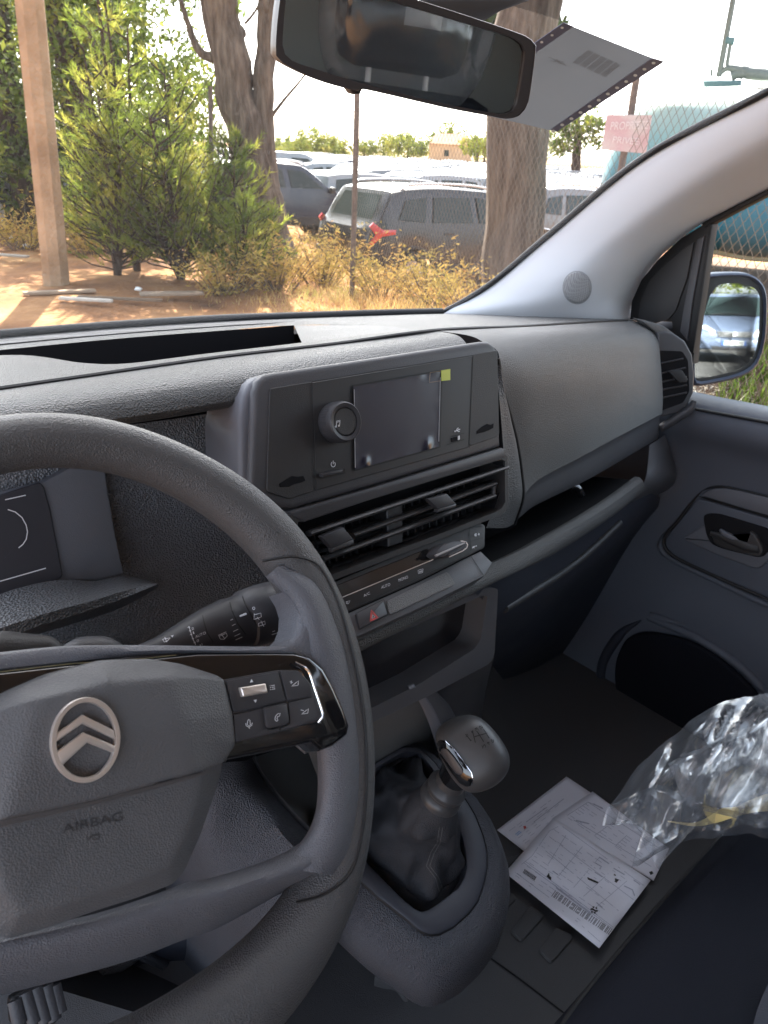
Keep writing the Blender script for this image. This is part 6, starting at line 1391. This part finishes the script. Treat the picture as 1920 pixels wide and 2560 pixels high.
# sign
D = 5.35; ctr = px3((1568, 335), D); PSg = Pl(ctr, (CAM - ctr).normalized() * 1 + Vector((.12, 0, 0)))
sg = thing('private_property_sign', 'faded red and grey PRIVEE sign hanging on the fence post', 'sign', tuple(ctr))
m, N, L, b = new_mat('faded_red'); tc = N.new('ShaderNodeTexCoord'); n = N.new('ShaderNodeTexNoise'); n.inputs['Scale'].default_value = 5; n.inputs['Detail'].default_value = 5; L.new(tc.outputs['Object'], n.inputs['Vector'])
r = N.new('ShaderNodeValToRGB'); r.color_ramp.elements[0].position = .40; r.color_ramp.elements[0].color = (.52, .34, .34, 1); r.color_ramp.elements[1].position = .60; r.color_ramp.elements[1].color = (.55, .48, .45, 1); L.new(n.outputs['Fac'], r.inputs[0]); L.new(r.outputs[0], b.inputs['Base Color']); b.inputs['Roughness'].default_value = .7
sp = plate('board', PSg.ats(rp(q('A', (140, 1080), (568, 1085), (510, 1448), (88, 1410)), 3, 2)), PSg.n, .006, m, sg, .001, 1)
wl = plastic('faded_letters', (.68, .6, .58), .8, 0)
text_px('lettering', PSg, 'PRIVEE', *q('A', (190, 1345), (430, 1365), (205, 1285)), wl, sp, .003); text_px('lettering', PSg, 'PROPRIETE', *q('A', (170, 1225), (525, 1215), (185, 1150)), wl, sp, .003)

# teal hull with mast
ht = thing('boat_hull', 'large rounded teal boat hull with glare coloured in on top stored behind the wire fence', 'boat', tuple(gp_((1800, 500), 8.5)))
Dh = 8.5; hc = px3((1800, 420), Dh); PHl = Pl(hc, (CAM - hc))
ho_ = [(1480, 560), (1492, 500), (1510, 430), (1530, 370), (1560, 310), (1600, 255), (1640, 228), (1700, 221), (1800, 218), (1920, 214), (2200, 215), (2420, 260), (2500, 400), (2480, 560), (2300, 625), (1920, 642), (1780, 622), (1690, 614), (1560, 612), (1500, 600)]
lp = cat(PHl.ats(ho_), 96, True); c_ = sum(lp, Vector()) / 96; rows = []
for j in range(0, 15):
    ph_ = pi / 2 * j / 14; rows.append([c_ + (p - c_) * (cos(ph_) ** .55 if j < 14 else .02) + PHl.n * (sin(ph_) * .75) for p in lp])
rows = [[p - PHl.n * .9 for p in rows[0]]] + rows
m, N, L, b = new_mat('hull_teal_glare'); tc = N.new('ShaderNodeTexCoord'); sx = N.new('ShaderNodeSeparateXYZ'); L.new(tc.outputs['Object'], sx.inputs[0])
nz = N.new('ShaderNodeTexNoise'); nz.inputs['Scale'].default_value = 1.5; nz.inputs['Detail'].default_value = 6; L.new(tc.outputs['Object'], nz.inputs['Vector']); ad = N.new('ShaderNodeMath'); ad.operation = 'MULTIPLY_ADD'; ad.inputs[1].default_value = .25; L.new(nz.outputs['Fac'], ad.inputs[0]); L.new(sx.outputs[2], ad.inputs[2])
r = N.new('ShaderNodeValToRGB'); r.color_ramp.elements[0].position = .50; r.color_ramp.elements[0].color = (.025, .17, .25, 1); r.color_ramp.elements[1].position = .76; r.color_ramp.elements[1].color = (.42, .47, .40, 1); e = r.color_ramp.elements.new(.62); e.color = (.14, .30, .31, 1)  # hull is teal; the pale upper colours imitate sky glare
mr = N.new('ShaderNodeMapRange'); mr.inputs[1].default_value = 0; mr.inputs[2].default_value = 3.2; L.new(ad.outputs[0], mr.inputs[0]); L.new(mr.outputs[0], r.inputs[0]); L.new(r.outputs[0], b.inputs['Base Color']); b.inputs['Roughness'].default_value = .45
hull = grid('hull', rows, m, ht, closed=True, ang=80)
tube('rub_rail', [PHl.at(p, .1) for p in ((1500, 612), (1690, 618), (1780, 626), (1920, 646), (2200, 640))], .035, nodecol('rail_cream', [(.5, .45, .3), (.6, .55, .4)], 5), ht, 8, n=30)
rg = thing('hoist_mast', 'dark mast with small box, boom arm and pulley rising above the boat hull', 'mast', tuple(px3((1800, 200), Dh + .3)))
PMs = Pl(px3((1800, 150), Dh + .3), (CAM - px3((1800, 150), Dh + .3))); m_mast = plastic('mast_metal', (.10, .12, .11), .5, 0)
tube('mast_pole', PMs.ats(q('A', (1375, -250), (1330, 0), (1265, 350), (1195, 725))), .028, m_mast, rg, 8, n=10)
tube('mast_stay', PMs.ats(q('A', (1305, 410), (1270, 640))), .018, m_mast, rg, 6, n=4)
plate('mast_box', PMs.ats(q('A', (1262, 345), (1350, 352), (1335, 425), (1250, 405)), .03), PMs.n, .12, plastic('teal_box', (.05, .12, .13), .5), rg, .01, 2)
plate('winch_case', PMs.ats(q('A', (1048, 762), (1412, 758), (1405, 835), (1055, 832)), .05), PMs.n, .25, MATS['teal_box'], rg, .012, 2)
tube('boom_arm', PMs.ats(q('A', (1180, 715), (1280, 640), (1400, 668), (1440, 660), (1470, 690), (1700, 712), (1900, 730))), [.02, .03, .05, .055, .045, .04], m_mast, rg, 8, n=24)
tube('boom_fitting', PMs.ats(q('A', (1310, 720), (1380, 690), (1440, 700))), .045, m_mast, rg, 8, n=8)
tube('hanging_strap', PMs.ats(q('A', (1245, 840), (1330, 875), (1380, 920), (1420, 940), (1370, 955))), .022, m_mast, rg, 6, n=16)
tube('antenna', PMs.ats(q('A', (1130, 650), (1125, 720))), .012, m_mast, rg, 6, n=3)

# earth bank under the hull
bk_ = loft('embankment', [[gabs(a, D_, z_) for a in (1560, 1750, 1920, 2200)] for D_, z_ in ((5.9, -.06), (6.5, .40), (7.1, .60), (10.5, .58), (11.5, -.6))], 30, 20, nodecol('red_soil', [(.14, .085, .06), (.24, .155, .11)], 3, 1, 8, .6)); bk_.name = 'hill'; tag(bk_, kind='structure')

# ------------------------------------------------------------------ cars
def carpaint(name, c, rough=.25): return plastic(name, c, rough, 0, var=.03, coat=.25, noise_scale=2)
m_tyre = plastic('tyre_rubber', (.02, .02, .02), .8); m_alloy = plastic('wheel_alloy', (.45, .45, .47), .35, 0, metal=.8); m_cg = plastic('car_window', (.022, .035, .034), .12, 0, var=0, spec=.3)
m_trim = plastic('car_trim', (.025, .025, .027), .6); m_tail = plastic('tail_lamp', (.55, .02, .03), .25, 0, var=0, coat=1); m_head = plastic('head_lamp', (.72, .74, .7), .12, 0, var=0, coat=1); m_rail = plastic('roof_rail', (.6, .6, .6), .35, 0, metal=.5)
def make_car(label, paint, group, kind='suv', loc=(0, 0, 0), rz=0, front=False):
    """car points along +X; width on Y"""
    t = thing('parked_car', label, 'car', loc, group, 0)
    if kind == 'suv':
        L_, W_, H_ = 4.34, 1.80, 1.62
        prof = [(-2.17, .42), (-2.19, .75), (-2.14, 1.0), (-2.02, 1.10), (-1.80, 1.46), (-1.66, 1.56), (-1.0, 1.615), (-.2, 1.60), (.35, 1.52), (.98, 1.08), (1.5, 1.02), (2.0, .93), (2.14, .78), (2.17, .45)]
        belt_, wins = 1.05, [((-1.66, 1.14), (-1.50, 1.42), (-1.10, 1.47), (-1.16, 1.10)), ((-1.0, 1.10), (-.96, 1.47), (-.24, 1.47), (-.18, 1.09)), ((-.04, 1.09), (-.10, 1.47), (.28, 1.43), (.78, 1.08))]
    elif kind == 'van':
        L_, W_, H_ = 4.9, 1.9, 1.9
        prof = [(-2.45, .4), (-2.47, 1.0), (-2.42, 1.8), (-2.3, 1.88), (0, 1.9), (.9, 1.82), (1.6, 1.2), (2.3, 1.0), (2.43, .8), (2.45, .42)]
        belt_, wins = 1.15, [((.25, 1.18), (.25, 1.72), (.85, 1.70), (1.4, 1.22))]
    else:
        L_, W_, H_ = 3.6, 1.72, 1.58
        prof = [(-1.78, .40), (-1.80, .72), (-1.76, .98), (-1.66, 1.45), (-1.5, 1.54), (-.7, 1.585), (0, 1.56), (.35, 1.48), (1.0, 1.06), (1.12, 1.0), (1.6, .80), (1.76, .66), (1.80, .40)]
        belt_, wins = 1.02, [((-1.5, 1.06), (-1.44, 1.42), (-.9, 1.46), (-.92, 1.03)), ((-.84, 1.03), (-.82, 1.46), (-.1, 1.46), (-.1, 1.01)), ((-.02, 1.01), (-.02, 1.46), (.30, 1.42), (.82, 1.02))]
    bm = bmesh.new(); p = resample([Vector((a, b_, 0)) for a, b_ in (cat([Vector((x, z_, 0)) for x, z_ in prof], 60) and [(v.x, v.y) for v in cat([Vector((x, z_, 0)) for x, z_ in prof], 60)])], 60)
    def wy(z_): return W_ / 2 * (1 - .16 * max(0, (z_ - belt_) / (H_ - belt_)) ** 1.2 - .05 * max(0, (.7 - z_)))
    def wx(x): return 1 - .10 * max(0, (abs(x) - L_ * .36) / (L_ * .14)) ** 2
    S_ = [-1, -.985, -.9, -.6, -.2, .2, .6, .9, .985, 1]; rows = []
    for s in S_:
        row = []
        for v in p:
            inset = max(0, abs(s) - .86) / .14; cx_ = v.x * (1 - .010 * inset ** 2); cz = v.y - .03 * inset ** 2 * (1 if v.y > .9 else 0); row.append(Vector((cx_, s * wy(v.y) * wx(v.x), cz)))
        rows.append(row)
    zb = .32
    vs = sum(rows, []); n = len(p); fs = [(r * n + k, r * n + k + 1, (r + 1) * n + k + 1, (r + 1) * n + k) for r in range(len(S_) - 1) for k in range(n - 1)]
    # flanks: drop from profile edge down to the sill, leaving wheel arches
    ax_ = (-L_ * .31, L_ * .30); wr = .33
    for sgn_ in (0, len(S_) - 1):
        idx = []
        for k in range(n):
            x = rows[sgn_][k].x; a = [math.sqrt(max(0, (wr + .07) ** 2 - (x - c) ** 2)) + wr for c in ax_ if abs(x - c) < wr + .07]
            zl = max([zb] + a); zl = min(zl, rows[sgn_][k].z - .001)
            mid = len(vs); yy = rows[sgn_][k].y; sg2 = -1 if sgn_ == 0 else 1
            vs.append(Vector((x, sg2 * wy(.75) * wx(x) * 1.0, max(min(belt_ - .05, rows[sgn_][k].z - .0005), zl)))); vs.append(Vector((x, sg2 * wy(.5) * wx(x), zl))); idx.append((sgn_ * n + k, mid, mid + 1))
        for a, b_ in zip(idx, idx[1:]):
            fs.append((a[0], b_[0], b_[1], a[1])); fs.append((a[1], b_[1], b_[2], a[2]))
    body = raw('body', vs, fs, paint, t, ang=32)
    def side(pts, y_off, sg2): return [Vector((x, sg2 * (wy(z_) * wx(x) + y_off), z_)) for x, z_ in pts]
    for sg2 in (-1, 1):
        for w_ in wins: plate('window', side(w_, .006, sg2), (0, sg2, .15), .012, m_cg, t, .002, 1)
        a = [(x, max(zb - .03, 0)) for x in (ax_[0] + .42, ax_[1] - .42)]
        plate('sill_trim', side([(ax_[0] + .42, .28), (ax_[1] - .42, .28), (ax_[1] - .44, .46), (ax_[0] + .44, .46)], .012, sg2), (0, sg2, 0), .03, m_trim, t, .004, 1)
        if kind != 'van':
            if kind == 'suv': tube('roof_rail', [Vector((x, sg2 * wy(1.55) * .93, z_)) for x, z_ in ((-1.55, 1.56), (-1.4, 1.635), (-.5, 1.66), (.15, 1.62), (.3, 1.55))], .02, m_rail, t, 8, n=14)
        tube('door_handle', side([(-.75, .93), (-.58, .93)], .02, sg2), .014, paint, t, 6)
        b_ = bmesh.new(); box_bm(b_, (.95 if kind != 'van' else 1.3, sg2 * (W_ / 2 + .08), 1.06), (.12, .18, .14), None, .04); frombm('door_mirror', b_, m_trim if kind == 'suv' else paint, t)
        for c in ax_:
            wh = disc_stack('wheel', Vector((c, sg2 * (W_ / 2 - .20), wr)), Vector((0, sg2, 0)), [(wr * .6, 0), (wr, .02), (wr, .17), (wr * .9, .20), (wr * .68, .195), (wr * .64, .16)], m_tyre, t, 28)
            disc_stack('hubcap', Vector((c, sg2 * (W_ / 2 - .20), wr)), Vector((0, sg2, 0)), [(wr * .62, .16), (wr * .60, .185), (wr * .3, .175), (wr * .1, .19)], m_alloy, wh, 20)
        # arch liner
        for c in ax_:
            ar = [Vector((c + (wr + .075) * cos(pi * i / 12), sg2 * (W_ / 2 * .985), wr + (wr + .075) * sin(pi * i / 12))) for i in range(13)]
            tube('arch_trim', ar, .03, m_trim if kind == 'suv' else paint, t, 6, n=20)
    if kind == 'suv':
        for sg2 in (-1, 1):
            plate('tail_light', [Vector((x, sg2 * (wy(z_) * wx(x) + .012), z_)) for x, z_ in ((-1.72, .93), (-1.72, 1.00), (-1.95, 1.0), (-2.10, 1.10), (-2.16, 1.04), (-2.06, .92), (-2.16, .80), (-2.10, .77), (-1.95, .90))], (-.3, sg2, 0), .04, m_tail, t, .006, 2)
            plate('head_light', [Vector((x, sg2 * (wy(z_) * wx(x) + .008), z_)) for x, z_ in ((1.7, .92), (2.05, .86), (2.1, .76), (1.75, .8))], (.3, sg2, 0), .03, m_head, t, .006, 2)
        raw('rear_window', [(-2.00, -.62, 1.13), (-2.00, .62, 1.13), (-1.80, .56, 1.48), (-1.80, -.56, 1.48)], [(0, 1, 2, 3)], m_cg, t, smooth=False)
        box('rear_bumper', (-2.14, 0, .50), (.16, 1.62, .24), m_trim, t, None, .04)
    raw('windscreen', [tuple(Vector(v)) for v in ({'suv': ((.97, -.70, 1.10), (.97, .70, 1.10), (.36, .60, 1.53), (.36, -.60, 1.53)), 'van': ((1.58, -.76, 1.24), (1.58, .76, 1.24), (.98, .66, 1.79), (.98, -.66, 1.79)), 'mini': ((1.02, -.68, 1.075), (1.02, .68, 1.075), (.37, .57, 1.50), (.37, -.57, 1.50))}[kind])], [(0, 1, 2, 3)], m_cg, t, smooth=False)
    if front:
        for sg2 in (-1, 1):
            plate('head_light', [Vector((x + .05, sg2 * y_, z_ + .03)) for x, y_, z_ in ((1.70, .42, .70), (1.74, .46, .60), (1.62, .76, .64), (1.52, .78, .80), (1.60, .62, .82))], Vector((.9, sg2 * .3, .25)), .05, m_head, t, .01, 2)
        gr_ = plate('grille', [Vector((x, y_, z_)) for x, y_, z_ in ((1.755, -.38, .72), (1.755, .38, .72), (1.80, .33, .60), (1.80, -.33, .60))], (.95, 0, .25), .02, m_trim, t, .006, 2)
        for k in range(4): tube('grille_bar', [Vector((1.765 + .012 * k, -.37 + .01 * k, .71 - .032 * k)), Vector((1.765 + .012 * k, .37 - .01 * k, .71 - .032 * k))], .008, m_rail, gr_, 6)
        disc_stack('grille_badge', Vector((1.785, 0, .665)), Vector((1, 0, .2)), [(.055, 0), (.055, .02), (.045, .02), (.044, .01)], m_rail, gr_, 20)
        np_ = box('number_plate', (1.835, 0, .47), (.012, .52, .11), plastic('plate_white', (.75, .75, .73), .5, 0, var=0), t)
        for sg2 in (-1, 1): box('plate_band', (1.842, sg2 * .235, .47), (.006, .045, .108), plastic('plate_blue', (.05, .16, .55), .5, 0, var=0) if 'plate_blue' not in MATS else MATS['plate_blue'], np_)
        tv, tf = text_geo('AP 168 SZ'); raw('plate_lettering', [Vector((1.8425, -.19 + v.x * .38, .435 + v.y * .07)) for v in tv], tf, m_trim, np_, smooth=False)
        box('bumper', (1.74, 0, .43), (.16, 1.56, .24), paint, t, None, .06); box('lower_intake', (1.825, 0, .34), (.02, .9, .07), m_trim, t, None, .01)
        for sg2 in (-1, 1): tube('bumper_trim', [Vector((1.82, sg2 * .3, .37)), Vector((1.79, sg2 * .62, .38)), Vector((1.72, sg2 * .74, .40))], .02, m_trim, t, 6)
        tube('wiper', [Vector((1.045, -.5, 1.085)), Vector((1.0, .1, 1.115)), Vector((1.03, .5, 1.09))], .012, m_trim, t, 6)
    t.location = loc; t.rotation_euler = (0, 0, rz); return t
cr_h = math.atan2(cr[1], cr[0])           # world direction of the photo's right
P_dark = carpaint('paint_dark_grey', (.012, .014, .018)); P_blue = carpaint('paint_dark_blue', (.012, .018, .04)); P_white = carpaint('paint_white', (.30, .32, .335)); P_silver = carpaint('paint_silver', (.34, .37, .42), .3); P_grey = carpaint('paint_grey', (.16, .17, .18)); P_sblue = carpaint('paint_pale_blue', (.11, .14, .21), .3)
GC = 'cars parked in rows behind the fence'
def copy_tree(o, parent=None):
    c = o.copy(); COL.objects.link(c); c.parent = parent
    for ch in list(o.children): copy_tree(ch, c)
    return c
def place(t, px, D, rz): p = gp_(px, D); t.location = (p.x, p.y, p.z); t.rotation_euler = (0, 0, cr_h + rz)
c1 = make_car('dark grey car with red tail light behind the thin fence post', P_dark, GC, 'suv'); place(c1, (1118, 600), 14.0, R_(33))
c2 = make_car('dark blue car beside the forked trunk with silver roof rails', P_blue, GC, 'suv'); place(c2, (700, 600), 19.5, R_(28))
c3 = make_car('white hatchback between the dark blue and dark grey cars', P_white, GC, 'mini'); place(c3, (905, 560), 21.0, R_(40))
c4 = make_car('white van in the second row left of the fence post', P_white, GC, 'van'); place(c4, (705, 450), 31, R_(15))
c5 = make_car('grey car in the rows behind', P_grey, GC, 'suv'); place(c5, (1420, 500), 18, R_(36))
protoW = make_car('white car in the rows behind', P_white, GC, 'suv'); place(protoW, (1120, 500), 23, R_(36))
rnd = random.Random(77)
def simple_copy(src, px, D, rz, label):
    o = copy_tree(src); place(o, px, D, rz); o['label'] = label; return o
words = ['white', 'dark', 'grey']
row = 0; cnt = 0; ORD = 'first second third fourth fifth sixth seventh eighth ninth tenth eleventh twelfth thirteenth fourteenth fifteenth sixteenth seventeenth eighteenth nineteenth twentieth'.split()
for D in (25, 29, 31, 36, 42, 49, 57, 66, 78):
    cnt = 0; row += 1; step = 2.7 / D * FPX * .95; x = 560 + rnd.uniform(0, step)
    while x < 1640:
        src = rnd.choice((protoW, c5, c3, c3, c5, c2, protoW))
        if not (abs(x - 1120) < 150 and D == 25) and not (D < 28 and abs(x - 705) < 110):
            cn = {c3: 'white hatchback', protoW: 'white roofed car', c5: 'grey car', c2: 'dark blue car'}[src]
            where = 'beside the forked trunk' if x < 780 else 'near the thin fence post' if x < 960 else 'left of the thick trunk' if x < 1240 else 'behind the thick trunk' if x < 1370 else 'right of the thick trunk'
            cnt += 1; simple_copy(src, (x, 430), D + rnd.uniform(-.4, .4), R_(38 + rnd.uniform(-4, 4)) + (pi if rnd.random() < .2 else 0), '%s %s, %s from left in the %s row' % (cn, where, ORD[cnt - 1], ORD[row]))
        x += step
c8 = make_car('small dark red-lamped car at the far left behind the pole', P_dark, GC, 'suv'); place(c8, (70, 500), 17, R_(60))
# silver car seen in the wing mirror
sc_ = make_car('silver compact car parked on the road behind the van facing forward', P_sblue, None, 'mini', front=True)
dd = (mc - tgt); sc_.location = (tgt.x, tgt.y, .10); sc_.rotation_euler = (0, 0, math.atan2(dd.y, dd.x) - .10)
for i, (x, y_) in enumerate(((-3, -34), (2.5, -36), (8, -33), (12, -30), (-8, -30), (6.5, -26))):
    tree('roadside_tree', ['yellow-green roadside tree left of the silver car', 'roadside tree straight behind the silver car', 'roadside tree right of the silver car', 'roadside tree farthest right behind the van', 'roadside tree farthest left behind the van', 'nearer roadside tree beside the silver car'][i], [([Vector((x, y_, 0)), Vector((x, y_, 2)), Vector((x + .2, y_, 4))], [.25, .2, .1])],
         [(Vector((x, y_, 4.2)), (2.4, 2.2, 2.2)), (Vector((x + 1, y_, 2.6)), (1.8, 1.6, 1.4)), (Vector((x - 1.2, y_, 3.0)), (1.7, 1.6, 1.6))], 1500, .17, m_bark2, m_leaff, 60 + i, 'trees along the road behind the van')

# far trees, bushes and the house
for i, (px_, top, w_, D, lab) in enumerate(((735, 352, 34, 110, 'small olive bush at the left end of the distant hedge'), (778, 322, 52, 115, 'rounded yellow-green bush in the distance left of the fence post'), (832, 345, 34, 120, 'low yellow bush in the distance just left of the fence post'), (912, 348, 26, 120, 'thin pale bush in the distance just right of the fence post'), (960, 335, 26, 120, 'thin upright bush in the distance middle of the hedge'),
        (1022, 332, 44, 95, 'broad bright green bush in the distance left of the house'), (1196, 340, 38, 90, 'bright green bush in front of the house right side'), (1125, 304, 40, 150, 'dark round tree behind the red roofed house'), (690, 350, 30, 130, 'distant bush against the forked trunk'), (1215, 345, 30, 120, 'distant bush beside the thick trunk'))):
    c = gp_((px_, 360), D); zt = zat((px_, top), D); zb_ = zat((px_, 388), D); r = w_ / FPX * D * 1.15; zc = (zt + zb_) / 2; hh = (zt - zb_) / 2
    tree('distant_bush', lab, [([Vector((c.x, c.y, 0)), Vector((c.x, c.y, zc))], [.25, .12])], [(Vector((c.x, c.y, zc - hh * .1)), (r * 1.0, r * 1.0, hh * 1.25)), (Vector((c.x + r * .4, c.y - r * .35, zc - hh * .35)), (r * .6, r * .6, hh * .7)), (Vector((c.x - r * .45, c.y + r * .4, zc - hh * .4)), (r * .55, r * .55, hh * .65))], 2000, .018 * r * 5, m_bark2, m_leaff if i != 7 else m_leafd, 80 + i, 'bushes and trees on the horizon')
D = 45
tree('distant_pine', 'grey-green pine tree beyond the car park right of the thick trunk', [([gp_((1450, 400), D), px3((1445, 330), D), px3((1440, 280), D)], [.3, .25, .1])],
     [(px3((1430, 300), D), (1.7, 1.7, 1.0)), (px3((1395, 345), D), (1.3, 1.3, .9)), (px3((1470, 340), D), (1.2, 1.2, .8)), (px3((1500, 300), D), (.8, .8, .6)), (px3((1420, 370), D), (1.0, 1.0, .6))], 3500, .12, m_bark2, m_leafd, 95)
D = 140; hs = thing('farmhouse', 'small farmhouse with faded red tiled roof on the horizon', 'house', tuple(gp_((1112, 385), D)))
hx = (gp_((1178, 385), D) - gp_((1072, 385), D)); hl_ = hx.length; hx.normalize(); hy = Vector((-hx.y, hx.x, 0)); hc = gp_((1125, 385), D); z1 = zat((1112, 352), D); z2 = zat((1112, 326), D)
def hb(a, b_, z_): return hc + hx * a + hy * b_ + Vector((0, 0, z_))
h2 = hl_ / 2
raw('wall', [hb(-h2, -2.5, 0), hb(h2, -2.5, 0), hb(h2, 2.5, 0), hb(-h2, 2.5, 0), hb(-h2, -2.5, z1), hb(h2, -2.5, z1), hb(h2, 2.5, z1), hb(-h2, 2.5, z1)], [(0, 1, 5, 4), (1, 2, 6, 5), (2, 3, 7, 6), (3, 0, 4, 7), (4, 5, 6, 7)], nodecol('house_wall', [(.45, .3, .2), (.55, .38, .26)], .5), hs, smooth=False)
o = h2 + .3
raw('roof', [hb(-o, -2.9, z1 - .05), hb(o, -2.9, z1 - .05), hb(o, 2.9, z1 - .05), hb(-o, 2.9, z1 - .05), hb(-h2 * .7, 0, z2), hb(h2 * .7, 0, z2)], [(0, 1, 5, 4), (2, 3, 4, 5), (1, 2, 5), (3, 0, 4)], nodecol('roof_tiles', [(.42, .2, .14), (.52, .29, .21)], 2), hs, smooth=False)
raw('window', [hb(-1, -2.52, z1 * .5), hb(-.2, -2.52, z1 * .5), hb(-.2, -2.52, z1 * .75), hb(-1, -2.52, z1 * .75)], [(0, 1, 2, 3)], m_cg, hs, smooth=False)
